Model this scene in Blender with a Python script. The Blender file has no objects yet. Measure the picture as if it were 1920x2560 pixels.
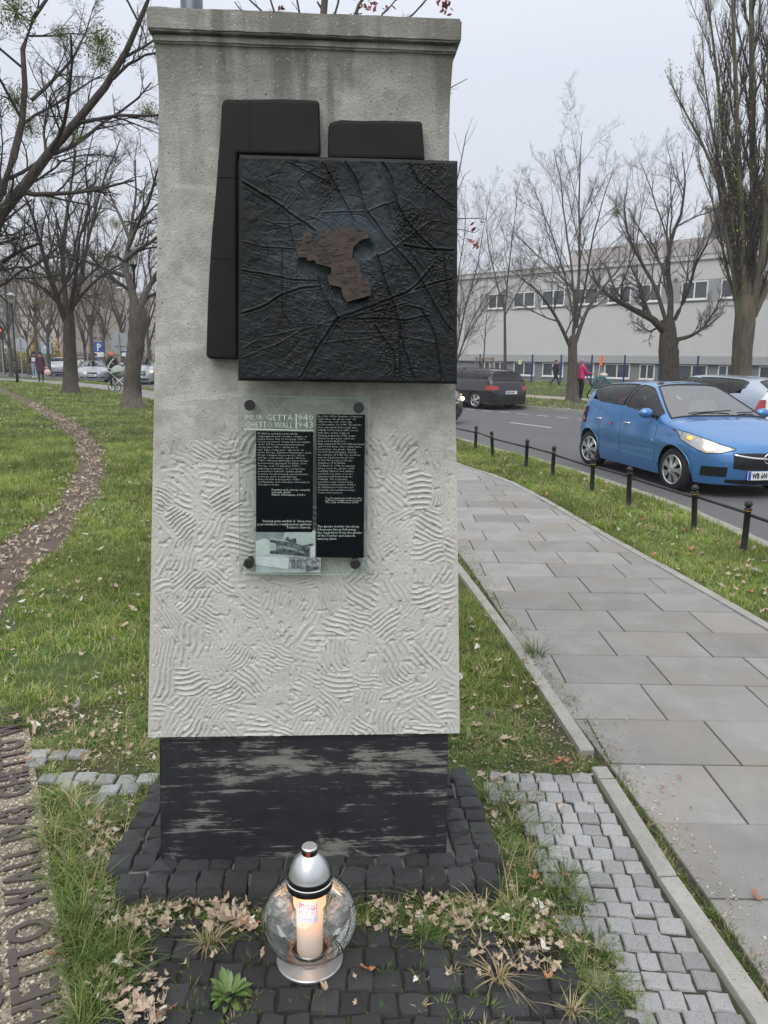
import bpy, bmesh, math, random
import numpy as np
from mathutils import Vector, Matrix, Euler
R=math.radians
scene=bpy.context.scene
COL=scene.collection
rnd=random.Random(7)
# ------------------------------------------------------------------ camera, world, sun, exposure
CAM_H=1.6; FPX=1923.0; PITCH=R(11.26); ROLL=R(0.86)
_f=np.array([0,math.cos(PITCH),-math.sin(PITCH)]); _r0=np.array([1.,0,0]); _u0=np.cross(_r0,_f)
_r=_r0*math.cos(ROLL)+_u0*math.sin(ROLL); _u=-_r0*math.sin(ROLL)+_u0*math.cos(ROLL)
_C=np.array([0,0,CAM_H])
cam=bpy.data.cameras.new('camera'); camo=bpy.data.objects.new('camera',cam); COL.objects.link(camo)
m=Matrix(((_r[0],_u[0],-_f[0],0),(_r[1],_u[1],-_f[1],0),(_r[2],_u[2],-_f[2],CAM_H),(0,0,0,1)))
camo.matrix_world=m
cam.sensor_fit='VERTICAL'; cam.sensor_height=36; cam.lens=36*FPX/2560; cam.clip_start=0.05; cam.clip_end=3000
scene.camera=camo
w=bpy.data.worlds.new('World'); scene.world=w; w.use_nodes=True
nt=w.node_tree; nt.nodes.clear()
SUN_EL=R(52); SUN_AZ=R(200)   # azimuth clockwise from +Y, behind the camera
out=nt.nodes.new('ShaderNodeOutputWorld'); bg=nt.nodes.new('ShaderNodeBackground')
sky=nt.nodes.new('ShaderNodeTexSky'); sky.sky_type='NISHITA'; sky.sun_disc=False
sky.sun_elevation=SUN_EL; sky.sun_rotation=SUN_AZ; sky.dust_density=4; sky.air_density=1.5
tc=nt.nodes.new('ShaderNodeTexCoord'); sep=nt.nodes.new('ShaderNodeSeparateXYZ')
nt.links.new(tc.outputs['Generated'],sep.inputs[0])
ramp=nt.nodes.new('ShaderNodeValToRGB'); nt.links.new(sep.outputs['Z'],ramp.inputs[0])
ramp.color_ramp.elements[0].position=0.0; ramp.color_ramp.elements[0].color=(.47,.49,.53,1)
ramp.color_ramp.elements[1].position=1.0; ramp.color_ramp.elements[1].color=(1,1,1,1)
e=ramp.color_ramp.elements.new(.32); e.color=(.52,.55,.62,1)
nz=nt.nodes.new('ShaderNodeTexNoise'); nz.inputs['Scale'].default_value=1.6; nz.inputs['Detail'].default_value=3
nt.links.new(tc.outputs['Generated'],nz.inputs[0])
mr=nt.nodes.new('ShaderNodeMapRange'); mr.inputs[3].default_value=.95; mr.inputs[4].default_value=1.06
nt.links.new(nz.outputs[0],mr.inputs[0])
sc=nt.nodes.new('ShaderNodeVectorMath'); sc.operation='SCALE'; nt.links.new(ramp.outputs[0],sc.inputs[0])
mm=nt.nodes.new('ShaderNodeMath'); mm.operation='MULTIPLY'; mm.inputs[1].default_value=12.0
nt.links.new(mr.outputs[0],mm.inputs[0]); nt.links.new(mm.outputs[0],sc.inputs['Scale'])
mx=nt.nodes.new('ShaderNodeMix'); mx.data_type='RGBA'; mx.inputs[0].default_value=.92
nt.links.new(sky.outputs[0],mx.inputs[6]); nt.links.new(sc.outputs[0],mx.inputs[7])
nt.links.new(mx.outputs[2],bg.inputs[0]); bg.inputs[1].default_value=.10
nt.links.new(bg.outputs[0],out.inputs[0])
sun=bpy.data.lights.new('sun','SUN'); sun.energy=1.5; sun.angle=R(50); sun.color=(1,.98,.95)
suno=bpy.data.objects.new('sun',sun); COL.objects.link(suno)
sd=Vector((math.sin(SUN_AZ)*math.cos(SUN_EL),math.cos(SUN_AZ)*math.cos(SUN_EL),math.sin(SUN_EL)))
suno.rotation_euler=sd.to_track_quat('Z','Y').to_euler(); suno.location=(0,-5,20)
vs=scene.view_settings; vs.view_transform='Standard'; vs.look='None'; vs.gamma=1; vs.use_curve_mapping=False; vs.exposure=0.36
scene.cycles.max_bounces=7; scene.cycles.transparent_max_bounces=12; scene.cycles.use_denoising=True
scene.cycles.transmission_bounces=7
# ------------------------------------------------------------------ where the photograph's points lie in the place
def ray(x,y): return _f+_r*(x-960)/FPX-_u*(y-1280)/FPX
def G(x,y,z=0.):                       # point on the level z
    d=ray(x,y); return _C+d*((z-CAM_H)/d[2])
def YP(x,y,Y):                         # point at distance Y
    d=ray(x,y); return _C+d*(Y/d[1])
ANG=math.atan(.06); P0=np.array([-.68,2.105,0])
_uu=np.array([math.cos(ANG),math.sin(ANG),0]); _nn=np.array([math.sin(ANG),-math.cos(ANG),0])
def WL(x,y,off=0.):                    # local (x,z) on the pillar's front, off metres before it
    d=ray(x,y); q=_C+d*(((P0+_nn*off-_C)@_nn)/(d@_nn)); return float((q-P0)@_uu),float(q[2])
# ------------------------------------------------------------------ helpers
def tag(o,label=None,cat=None,group=None,kind=None):
    if label: o['label']=label
    if cat: o['category']=cat
    if group: o['group']=group
    if kind: o['kind']=kind
    return o
def empty(name,loc=(0,0,0),rz=0.,label=None,cat=None,group=None,kind=None):
    o=bpy.data.objects.new(name,None); COL.objects.link(o); o.location=loc; o.rotation_euler=(0,0,rz)
    return tag(o,label,cat,group,kind)
def mesh(name,V,F,mats,fm=None,smooth=False):
    me=bpy.data.meshes.new(name)
    if isinstance(V,np.ndarray) and isinstance(F,np.ndarray):
        n=len(V); k=F.shape[1]; me.vertices.add(n); me.vertices.foreach_set('co',np.ascontiguousarray(V,dtype=np.float32).ravel())
        me.loops.add(F.size); me.loops.foreach_set('vertex_index',F.ravel().astype(np.int32))
        me.polygons.add(len(F)); me.polygons.foreach_set('loop_start',np.arange(0,F.size,k,dtype=np.int32))
        me.polygons.foreach_set('loop_total',np.full(len(F),k,dtype=np.int32))
        me.update(calc_edges=True); me.validate()
    else:
        me.from_pydata([tuple(map(float,v)) for v in V],[],[tuple(map(int,f)) for f in F]); me.update()
    if not isinstance(mats,(list,tuple)): mats=[mats]
    for mt in mats: me.materials.append(mt)
    if fm is not None: me.polygons.foreach_set('material_index',np.array(fm,dtype=np.int32))
    if smooth: me.polygons.foreach_set('use_smooth',np.ones(len(me.polygons),dtype=bool))
    return me
def link(name,me,parent=None,loc=(0,0,0),rot=(0,0,0),scale=(1,1,1),**k):
    o=bpy.data.objects.new(name,me); COL.objects.link(o); o.parent=parent
    o.location=loc; o.rotation_euler=rot; o.scale=scale
    return tag(o,**k)
def mo(name,V,F,mt,parent=None,smooth=False,fm=None,**k):
    return link(name,mesh(name,V,F,mt,fm,smooth),parent,**k)
def copy_tree(o,parent=None):
    c=o.copy(); COL.objects.link(c); c.parent=parent
    for ch in list(o.children): copy_tree(ch,c)
    return c
class MB:                               # collects simple shapes into one mesh
    def __init__(s): s.V=[];s.F=[];s.M=[];s.mi=0
    def add(s,V,F):
        b=len(s.V); s.V+= [tuple(v) for v in V]; s.F+=[tuple(i+b for i in f) for f in F]; s.M+=[s.mi]*len(F); return s
    def box(s,x0,x1,y0,y1,z0,z1):
        V=[(x0,y0,z0),(x1,y0,z0),(x1,y1,z0),(x0,y1,z0),(x0,y0,z1),(x1,y0,z1),(x1,y1,z1),(x0,y1,z1)]
        return s.add(V,[(3,2,1,0),(4,5,6,7),(0,1,5,4),(1,2,6,5),(2,3,7,6),(3,0,4,7)])
    def tube(s,pts,rad,n=8,cap=True):
        P=[Vector(p) for p in pts]; rad=rad if isinstance(rad,(list,tuple)) else [rad]*len(P)
        V=[];F=[]
        d0=(P[1]-P[0]).normalized(); a=Vector((0,0,1)) if abs(d0.z)<.9 else Vector((1,0,0)); a=(a-d0*a.dot(d0)).normalized()
        for i,p in enumerate(P):
            d=((P[min(i+1,len(P)-1)]-P[max(i-1,0)])).normalized(); a=(a-d*a.dot(d)).normalized(); b=d.cross(a)
            for k in range(n):
                t=2*math.pi*k/n; V.append(p+(a*math.cos(t)+b*math.sin(t))*rad[i])
        for i in range(len(P)-1):
            for k in range(n):
                k2=(k+1)%n; F.append((i*n+k,i*n+k2,(i+1)*n+k2,(i+1)*n+k))
        if cap: F+= [tuple(range(n))[::-1],tuple((len(P)-1)*n+k for k in range(n))]
        return s.add(V,F)
    def lathe(s,prof,n=32,c=(0,0,0)):
        V=[];F=[]
        for r,z in prof:
            for k in range(n):
                t=2*math.pi*k/n; V.append((c[0]+r*math.cos(t),c[1]+r*math.sin(t),c[2]+z))
        for i in range(len(prof)-1):
            for k in range(n): k2=(k+1)%n; F.append((i*n+k,i*n+k2,(i+1)*n+k2,(i+1)*n+k))
        return s.add(V,F)
    def ell(s,c,r,n=12,m=8):
        V=[(c[0],c[1],c[2]-r[2])];F=[]
        for i in range(1,m):
            a=math.pi*i/m-math.pi/2
            for k in range(n):
                t=2*math.pi*k/n; V.append((c[0]+r[0]*math.cos(a)*math.cos(t),c[1]+r[1]*math.cos(a)*math.sin(t),c[2]+r[2]*math.sin(a)))
        V.append((c[0],c[1],c[2]+r[2])); T=len(V)-1
        for k in range(n):
            k2=(k+1)%n; F.append((0,1+k2,1+k)); F.append((T,T-n+k,T-n+k2))
            for i in range(m-2): F.append((1+i*n+k,1+i*n+k2,1+(i+1)*n+k2,1+(i+1)*n+k))
        return s.add(V,F)
    def prism(s,poly,y0,y1):            # polygon in (x,z), from y0 (front) to y1
        n=len(poly); V=[(p[0],y0,p[1]) for p in poly]+[(p[0],y1,p[1]) for p in poly]
        return s.add(V,[tuple(range(n)),tuple(range(2*n-1,n-1,-1))]+[((i+1)%n,i,i+n,(i+1)%n+n) for i in range(n)])
    def build(s,name,mt,parent=None,smooth=False,bevel=0,segs=2,**k):
        me=mesh(name,s.V,s.F,mt,s.M,smooth)
        bm=bmesh.new(); bm.from_mesh(me); bmesh.ops.recalc_face_normals(bm,faces=bm.faces)
        if bevel: bmesh.ops.bevel(bm,geom=[e for e in bm.edges if e.is_manifold and e.calc_face_angle(0)>.5],offset=bevel,segments=segs,affect='EDGES',profile=.6)
        bm.to_mesh(me); bm.free()
        return link(name,me,parent,**k)
def text_mesh(s,size,mt,name='lettering',ext=0.,align='LEFT',res=1,line=1.0,off=0.,sx=1.0):
    c=bpy.data.curves.new(name,'FONT'); c.body=s; c.size=size; c.extrude=ext; c.align_x=align; c.resolution_u=res; c.space_line=line; c.offset=off
    o=bpy.data.objects.new(name,c); COL.objects.link(o)
    dg=bpy.context.evaluated_depsgraph_get(); me=bpy.data.meshes.new_from_object(o.evaluated_get(dg))
    bpy.data.objects.remove(o); bpy.data.curves.remove(c)
    me.materials.clear(); me.materials.append(mt)
    if sx!=1.0: me.transform(Matrix.Diagonal((sx,1,1,1)))
    me.name=name
    return me
def vnoise(x,y,sc,seed=0):
    rg=np.random.RandomState(seed); T=rg.rand(64,64); x=x*sc; y=y*sc
    xi=np.floor(x).astype(int); yi=np.floor(y).astype(int); fx=x-xi; fy=y-yi
    fx=fx*fx*(3-2*fx); fy=fy*fy*(3-2*fy)
    a=T[xi%64,yi%64]; b=T[(xi+1)%64,yi%64]; c=T[xi%64,(yi+1)%64]; d=T[(xi+1)%64,(yi+1)%64]
    return (a*(1-fx)+b*fx)*(1-fy)+(c*(1-fx)+d*fx)*fy
def fbm(x,y,sc,seed=0,o=4):
    r=0;a=.5
    for i in range(o): r=r+a*vnoise(x,y,sc*2**i,seed+i); a*=.5
    return r
def sstep(a,b,x): t=np.clip((x-a)/(b-a),0,1); return t*t*(3-2*t)
# ------------------------------------------------------------------ materials
def M(name,c1,c2=None,scale=6,detail=5,rough=.7,metal=0.,bump=0.,bscale=60,stretch=(1,1,1),contrast=.25,coord='Object',rand=0.,spec=.5,c3=None,s3=1.2,t3=(.5,.62),coat=0.,emis=None,estr=0.):
    mt=bpy.data.materials.new(name); mt.use_nodes=True; n=mt.node_tree; b=n.nodes['Principled BSDF']
    b.inputs['Roughness'].default_value=rough; b.inputs['Metallic'].default_value=metal
    b.inputs['Specular IOR Level'].default_value=spec; b.inputs['Coat Weight'].default_value=coat
    if emis: b.inputs['Emission Color'].default_value=(*emis,1); b.inputs['Emission Strength'].default_value=estr
    if c2 is None and not bump and not rand:
        b.inputs['Base Color'].default_value=(*c1,1); return mt
    tcn=n.nodes.new('ShaderNodeTexCoord'); mp=n.nodes.new('ShaderNodeMapping'); mp.inputs['Scale'].default_value=stretch
    n.links.new(tcn.outputs[coord],mp.inputs[0])
    src=None
    if c2 is not None:
        nzn=n.nodes.new('ShaderNodeTexNoise'); nzn.inputs['Scale'].default_value=scale; nzn.inputs['Detail'].default_value=detail; nzn.inputs['Roughness'].default_value=.65
        n.links.new(mp.outputs[0],nzn.inputs[0])
        cr=n.nodes.new('ShaderNodeValToRGB'); cr.color_ramp.elements[0].position=.5-contrast; cr.color_ramp.elements[1].position=.5+contrast
        cr.color_ramp.elements[0].color=(*c1,1); cr.color_ramp.elements[1].color=(*c2,1)
        n.links.new(nzn.outputs[0],cr.inputs[0]); src=cr.outputs[0]
        if c3 is not None:
            n3=n.nodes.new('ShaderNodeTexNoise'); n3.inputs['Scale'].default_value=s3; n3.inputs['Detail'].default_value=6; n.links.new(mp.outputs[0],n3.inputs[0])
            r3=n.nodes.new('ShaderNodeMapRange'); r3.inputs[1].default_value=t3[0]; r3.inputs[2].default_value=t3[1]; n.links.new(n3.outputs[0],r3.inputs[0])
            x3=n.nodes.new('ShaderNodeMix'); x3.data_type='RGBA'; n.links.new(r3.outputs[0],x3.inputs[0]); n.links.new(src,x3.inputs[6]); x3.inputs[7].default_value=(*c3,1); src=x3.outputs[2]
    if rand:
        oi=n.nodes.new('ShaderNodeObjectInfo'); r=n.nodes.new('ShaderNodeMapRange'); r.inputs[3].default_value=1-rand; r.inputs[4].default_value=1+rand; n.links.new(oi.outputs['Random'],r.inputs[0])
        v=n.nodes.new('ShaderNodeVectorMath'); v.operation='SCALE'
        if src is None: v.inputs[0].default_value=c1
        else: n.links.new(src,v.inputs[0])
        n.links.new(r.outputs[0],v.inputs['Scale']); src=v.outputs[0]
    if src is None: b.inputs['Base Color'].default_value=(*c1,1)
    else: n.links.new(src,b.inputs['Base Color'])
    if bump:
        bn=n.nodes.new('ShaderNodeTexNoise'); bn.inputs['Scale'].default_value=bscale; bn.inputs['Detail'].default_value=6; n.links.new(mp.outputs[0],bn.inputs[0])
        bp=n.nodes.new('ShaderNodeBump'); bp.inputs['Strength'].default_value=min(bump,1); bp.inputs['Distance'].default_value=.01*max(bump,.3); n.links.new(bn.outputs[0],bp.inputs['Height']); n.links.new(bp.outputs[0],b.inputs['Normal'])
    return mt
def add_spots(mt,col,scale,thr,w=.02,vec=None,jit=1.):   # small specks (aggregate, pits) over an existing colour
    n=mt.node_tree; b=n.nodes['Principled BSDF']; l=b.inputs['Base Color'].links[0].from_socket
    tcn=n.nodes.new('ShaderNodeTexCoord'); v=n.nodes.new('ShaderNodeTexVoronoi'); v.inputs['Scale'].default_value=scale; n.links.new(tcn.outputs['Object'],v.inputs[0])
    r=n.nodes.new('ShaderNodeMapRange'); r.inputs[1].default_value=thr; r.inputs[2].default_value=thr+w; r.inputs[3].default_value=1; r.inputs[4].default_value=0; n.links.new(v.outputs['Distance'],r.inputs[0])
    s=n.nodes.new('ShaderNodeSeparateColor'); n.links.new(v.outputs['Color'],s.inputs[0]); g=n.nodes.new('ShaderNodeMath'); g.operation='GREATER_THAN'; g.inputs[1].default_value=1-jit; n.links.new(s.outputs[0],g.inputs[0])
    k=n.nodes.new('ShaderNodeMath'); k.operation='MULTIPLY'; n.links.new(r.outputs[0],k.inputs[0]); n.links.new(g.outputs[0],k.inputs[1])
    x=n.nodes.new('ShaderNodeMix'); x.data_type='RGBA'; n.links.new(k.outputs[0],x.inputs[0]); n.links.new(l,x.inputs[6]); x.inputs[7].default_value=(*col,1); n.links.new(x.outputs[2],b.inputs['Base Color'])
    return mt
def glassmat(name,tint,refl=.12,rough=.02,top=1.):
    mt=bpy.data.materials.new(name); mt.use_nodes=True; n=mt.node_tree; n.nodes.clear()
    o=n.nodes.new('ShaderNodeOutputMaterial'); t=n.nodes.new('ShaderNodeBsdfTransparent'); t.inputs[0].default_value=(*tint,1)
    g=n.nodes.new('ShaderNodeBsdfGlossy'); g.inputs['Roughness'].default_value=rough
    lw=n.nodes.new('ShaderNodeLayerWeight'); lw.inputs[0].default_value=.35
    r=n.nodes.new('ShaderNodeMapRange'); r.inputs[3].default_value=refl; r.inputs[4].default_value=top; n.links.new(lw.outputs['Fresnel'],r.inputs[0])
    x=n.nodes.new('ShaderNodeMixShader'); n.links.new(r.outputs[0],x.inputs[0]); n.links.new(t.outputs[0],x.inputs[1]); n.links.new(g.outputs[0],x.inputs[2]); n.links.new(x.outputs[0],o.inputs[0])
    return mt
black_metal=M('black_metal',(.012,.012,.013),(.03,.03,.032),scale=20,rough=.45,bump=.3,bscale=80,spec=.4)
dark_pole=M('dark_pole',(.03,.035,.045),rough=.4,metal=.3)
galv=M('galvanised',(.3,.31,.32),(.4,.41,.42),scale=8,rough=.45,metal=.4)
white_paint=M('white_paint',(.75,.75,.74),rough=.4)
bark=M('bark',(.022,.018,.015),(.085,.073,.06),scale=14,rough=.95,bump=1.,bscale=18,stretch=(1,1,.22),contrast=.2,coord='Object')
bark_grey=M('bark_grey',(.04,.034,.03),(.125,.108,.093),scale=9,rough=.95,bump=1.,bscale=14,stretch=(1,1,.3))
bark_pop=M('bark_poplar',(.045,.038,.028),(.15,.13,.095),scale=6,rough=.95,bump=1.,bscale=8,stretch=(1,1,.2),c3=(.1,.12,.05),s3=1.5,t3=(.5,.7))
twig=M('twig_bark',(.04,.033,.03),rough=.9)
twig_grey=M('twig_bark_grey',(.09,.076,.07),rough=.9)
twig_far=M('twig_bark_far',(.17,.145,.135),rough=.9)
tyre=M('tyre_rubber',(.013,.013,.014),rough=.85)
plastic=M('black_plastic',(.012,.012,.013),rough=.5)
chrome=M('chrome',(.8,.8,.82),rough=.12,metal=1)
silver=M('silver_wheel',(.55,.56,.57),rough=.3,metal=.85)
# ------------------------------------------------------------------ the setting: ground, road, pavements
def curve(pts,n=24):
    P=np.array(pts,float); P=P[np.argsort(P[:,1])]; out=[]
    for i in range(len(P)-1):
        p0=P[max(i-1,0)];p1=P[i];p2=P[i+1];p3=P[min(i+2,len(P)-1)]
        for t in np.linspace(0,1,n,endpoint=False):
            out.append(.5*((2*p1)+(-p0+p2)*t+(2*p0-5*p1+4*p2-p3)*t*t+(-p0+3*p1-3*p2+p3)*t**3))
    out.append(P[-1]); O=np.array(out); O[:,1]=np.maximum.accumulate(O[:,1])
    return lambda y: np.interp(y,O[:,1],O[:,0])
XN=curve([(4.2,-6),(3.9,2),(3.58,6),(3.5,7.6),(3.38,9),(3.12,10.4),(2.74,12.1),(2.1,14.1),(1.5,16.2),(.4,19),(-1.5,23),(-4.4,28),(-8,33.5),(-12,39.5),(-17,46),(-24,53.5),(-40,66),(-70,88)])
XF=curve([(22,-5),(18,4),(14.5,11),(11,18),(8.7,22.3),(6.9,25.5),(6.0,26.9),(3,31),(-1,36.5),(-7,44),(-12,50.5),(-20,59),(-36,73),(-64,96)])
XL=curve([(1.10,-1),(1.04,1),(1.02,1.72),(.97,2.41),(.93,2.75),(.87,3.25),(.81,3.7),(.75,4.77),(.6,6.5),(.2,9.2),(-.5,12.5),(-2,17),(-4.5,22),(-8.9,29.0),(-13.5,36.5),(-18,42),(-24,47),(-40,56)])
XR=curve([(2.9,-1),(2.6,2),(2.34,4.4),(2.22,5.53),(2.03,7.04),(1.79,9.16),(1.61,10.23),(1.3,11.33),(1.13,11.75),(.6,13.5),(-.3,17),(-3,22.5),(-7.2,29.6),(-11.8,37),(-16.5,43.3),(-23,49),(-40,58.5)])
PATHPX=[(0,975),(60,1000),(110,1028),(165,1060),(210,1100),(230,1150),(222,1200),(190,1260),(140,1310),(80,1365),(10,1430),(-60,1500),(-160,1600)]
XP=curve([tuple(G(*p)[:2]) for p in PATHPX]+[(-24,46)])
def path_half(y): return .2+.1*vnoise(y,y*0,1.3,5)+.05*np.sin(y*3)
grass_soil=M('lawn_soil',(.035,.05,.014),(.085,.065,.035),scale=3.5,detail=8,rough=1,bump=.6,bscale=40,contrast=.15,c3=(.055,.085,.02),s3=.6,t3=(.4,.6))
far_ground=M('far_ground',(.07,.09,.03),(.11,.1,.06),scale=.3,rough=1)
asphalt=M('asphalt',(.075,.077,.082),(.115,.117,.122),scale=90,detail=4,rough=.9,bump=.5,bscale=160,contrast=.2,c3=(.105,.108,.115),s3=.5,t3=(.35,.65))
add_spots(asphalt,(.16,.16,.16),120,.22,.1,jit=.25)
roadpaint=M('road_paint',(.6,.6,.58),(.35,.35,.35),scale=25,rough=.7,contrast=.2)
slabm=M('paving_concrete',(.185,.184,.178),(.29,.288,.28),scale=4,detail=12,rough=.9,bump=.5,bscale=220,contrast=.26,rand=.15,c3=(.24,.22,.19),s3=1.7,t3=(.5,.68))
add_spots(slabm,(.15,.15,.145),160,.2,.1,jit=.3)
kerbm=M('kerb_concrete',(.24,.235,.215),(.36,.35,.325),scale=8,detail=9,rough=.9,bump=.6,bscale=120,rand=.08)
add_spots(kerbm,(.16,.155,.14),110,.2,.1,jit=.3)
grout=M('joint_soil',(.02,.018,.013),(.06,.05,.035),scale=30,rough=1,bump=.6,bscale=60)
dirt=M('path_dirt',(.07,.05,.037),(.13,.10,.078),scale=12,detail=9,rough=1,bump=1,bscale=40,contrast=.18,c3=(.17,.14,.11),s3=9,t3=(.55,.65))
V=[(-900,-200,-.2),(900,-200,-.2),(900,1200,-.2),(-900,1200,-.2)]
mo('ground',V,[(0,1,2,3)],far_ground,kind='structure',label='flat open ground reaching to the horizon')
def strip(name,fa,fb,ys,z,mt,nx=1,lab=None,edge=None):
    V=[];F=[]
    for y in ys:
        a,b=float(fa(y)),float(fb(y))
        for k in range(nx+1): V.append((a+(b-a)*k/nx,y,z))
    for i in range(len(ys)-1):
        for k in range(nx): q=i*(nx+1)+k; F.append((q,q+1,q+nx+2,q+nx+1))
    return mo(name,V,F,mt,kind='structure',label=lab)
ysr=list(np.linspace(-5,30,71))+list(np.linspace(31,88,40))
strip('road',lambda y:XN(y)-.02,lambda y:XF(y)+.02,ysr,-.12,asphalt,lab='grey asphalt street curving away to the left')
strip('lawn',lambda y:-160,lambda y:XN(y)-.1,ysr,0,grass_soil,lab='green lawn strewn with fallen leaves')
strip('far_verge',lambda y:XF(y)+.12,lambda y:160,ysr,0,grass_soil,lab='grass strip beyond the street')
strip('dirt_path',lambda y:XP(y)-path_half(y),lambda y:XP(y)+path_half(y+9),list(np.linspace(3.2,45,260)),.004,dirt,4,lab='trodden dirt path winding across the lawn')
sw=strip('sidewalk',lambda y:XL(y)-.02,lambda y:XR(y)+.02,list(np.linspace(-1,58,120)),.004,grout,lab='pavement of rectangular concrete slabs')
strip('sidewalk_surface',lambda y:XL(y),lambda y:XR(y),list(np.linspace(13.2,56,80)),.012,slabm,lab='pale pavement running on beside the lawn')
# slabs, each one its own piece
yb=[-.02,.37,.77,1.17,1.6,2.055,2.44,2.845,3.235,3.63,4.01,4.40,4.79]
while yb[-1]<13.2: yb.append(yb[-1]+.39)
def chamfered(poly,z0,z1,c):
    n=len(poly); cx=sum(p[0] for p in poly)/n; cy=sum(p[1] for p in poly)/n
    def ins(p,k): d=Vector((cx-p[0],cy-p[1])); L=d.length; d=d/L*k if L>k else d*.5; return (p[0]+d.x,p[1]+d.y)
    V=[(*p,z0) for p in poly]+[(*p,z1-c) for p in poly]+[(*ins(p,c*1.4),z1) for p in poly]; F=[]
    for r in range(2):
        for i in range(n): j=(i+1)%n; F.append((r*n+i,r*n+j,(r+1)*n+j,(r+1)*n+i))
    F.append(tuple(2*n+i for i in range(n))); return V,F
ns=0
for i in range(len(yb)-1):
    y0,y1=yb[i]+.004,yb[i+1]-.004
    ox=[1.30,.93][i%2]+.0; px=.53
    k0=-3
    for k in range(k0,6):
        x0=ox+k*px+.004; x1=x0+px-.008
        a=lambda xx,yy: min(max(xx,float(XL(yy))),float(XR(yy)))
        q=[(a(x0,y0),y0),(a(x1,y0),y0),(a(x1,y1),y1),(a(x0,y1),y1)]
        if q[1][0]-q[0][0]<.03 and q[2][0]-q[3][0]<.03: continue
        dz=rnd.uniform(-.002,.002)
        V,F=chamfered(q,.0,.016+dz,.003); mo('paving_slab',V,F,slabm,sw); ns+=1
def kerb_run(parent,f,w,y0,y1,L,z0,z1,name,mt=kerbm,gapw=.006):
    # stones of length L along x=f(y)
    ys=np.linspace(y0,y1,400); P=np.array([[float(f(y)),y] for y in ys]); s=np.concatenate([[0],np.cumsum(np.hypot(*np.diff(P,axis=0).T))])
    t=0
    while t<s[-1]-.05:
        t2=min(t+L*rnd.uniform(.97,1.03),s[-1]); ps=[np.array([np.interp(u,s,P[:,0]),np.interp(u,s,P[:,1])]) for u in (t+gapw/2,t2-gapw/2)]
        d=ps[1]-ps[0]; d=d/np.hypot(*d); n=np.array([d[1],-d[0]])*w
        poly=[tuple(ps[0]),tuple(ps[0]+n),tuple(ps[1]+n),tuple(ps[1])]
        V,F=chamfered(poly,z0,z1+rnd.uniform(-.004,.004),.006); mo(name,V,F,mt,parent); t=t2
kr=empty('kerb',kind='structure',label='concrete kerb along the near side of the street')
kerb_run(kr,lambda y:XN(y)-.12,.13,1.5,24,1.0,-.2,.005,'kerb_stone'); kerb_run(kr,lambda y:XN(y)-.12,.13,24,50,4.0,-.2,.005,'kerb_stone')
kr=empty('far_kerb',kind='structure',label='low kerb on the far side of the street')
kerb_run(kr,lambda y:XF(y)-.02,.14,8,44,3.0,-.2,.0,'kerb_stone')
kr=empty('sidewalk_edging',kind='structure',label='concrete edging between pavement and verge')
kerb_run(kr,lambda y:XR(y)+.005,.07,1,13,1.0,-.1,.022,'edging_stone')
kerb_run(kr,lambda y:XR(y)+.005,.07,13,40,4.0,-.1,.022,'edging_stone')
XE=curve([(.98,1),(.925,1.64),(.905,1.9),(.875,2.14),(.84,2.78),(.80,3.2),(.72,4.2),(.55,5.77),(.3,8),(0,10.5)])
kr=empty('lawn_edging',kind='structure',label='narrow concrete edging between lawn and pavement')
kerb_run(kr,XE,.062,1.05,2.80,.56,-.1,.028,'edging_stone'); kerb_run(kr,XE,.06,2.93,10.4,1.0,-.1,.028,'edging_stone')
# road markings
mk=empty('road_markings',kind='structure',label='white dashed lines painted on the asphalt')
def dash(a,b,w):
    a=np.array(a);b=np.array(b);d=(b-a)/np.hypot(*(b-a));n=np.array([-d[1],d[0]])*w/2
    V=[(*(a-n),-.116),(*(a+n),-.116),(*(b+n),-.116),(*(b-n),-.116)]; mo('line_mark',V,[(0,1,2,3)],roadpaint,mk)
a=np.array([6.3,23.1]); d=np.array([-.59,.807])
for k in range(0,16): dash(a+d*k*.85-d*3.2,a+d*(k*.85+.5)-d*3.2,.12)
dash((4.40,20.38),(3.53,21.88),.12); dash((1.9,25.2),(.9,27.2),.12);
for k in range(5): dash((-9-4.2*k,41+5.*k),(-10.6-4.2*k,42.9+5.*k),.12)
# far footpath and fence line
FS=lambda s,t:(6.0+.807*s-.59*t,26.9+.59*s+.807*t)
V=[];ts=np.linspace(-30,50,30)
for t in ts:
    for s in (4.9,6.9): V.append((*FS(s,t),.006))
mo('far_footpath',V,[(2*i,2*i+1,2*i+3,2*i+2) for i in range(len(ts)-1)],M('footpath_gravel',(.3,.27,.22),(.38,.34,.29),scale=4,rough=1),kind='structure',label='pale footpath beyond the street')
# ------------------------------------------------------------------ stones: setts, cobbles
def stone_mesh(name,mt,seed,sz=.09,h=.05,irr=.12):
    r=random.Random(seed); n=8; out=[]
    for k,(x,y) in enumerate([(-1,-1),(0,-1.02),(1,-1),(1.02,0),(1,1),(0,1.02),(-1,1),(-1.02,0)]):
        out.append(((x+r.uniform(-irr,irr))*sz/2,(y+r.uniform(-irr,irr))*sz/2))
    V=[(x*.97,y*.97,-h) for x,y in out]; V+=[(x,y,-.10+r.uniform(-.05,.03)) for x,y in out]
    V+=[(x*.90+r.uniform(-.03,.03),y*.90+r.uniform(-.04,.04),r.uniform(-.05,.03)) for x,y in out]; V.append((r.uniform(-.1,.1),r.uniform(-.1,.1),.04+r.uniform(-.03,.05)))
    F=[]
    for q in range(2):
        for i in range(n): j=(i+1)%n; F.append((q*n+i,q*n+j,(q+1)*n+j,(q+1)*n+i))
    for i in range(n): F.append((2*n+i,2*n+(i+1)%n,3*n))
    me=mesh(name,V,F,mt); return me
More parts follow.
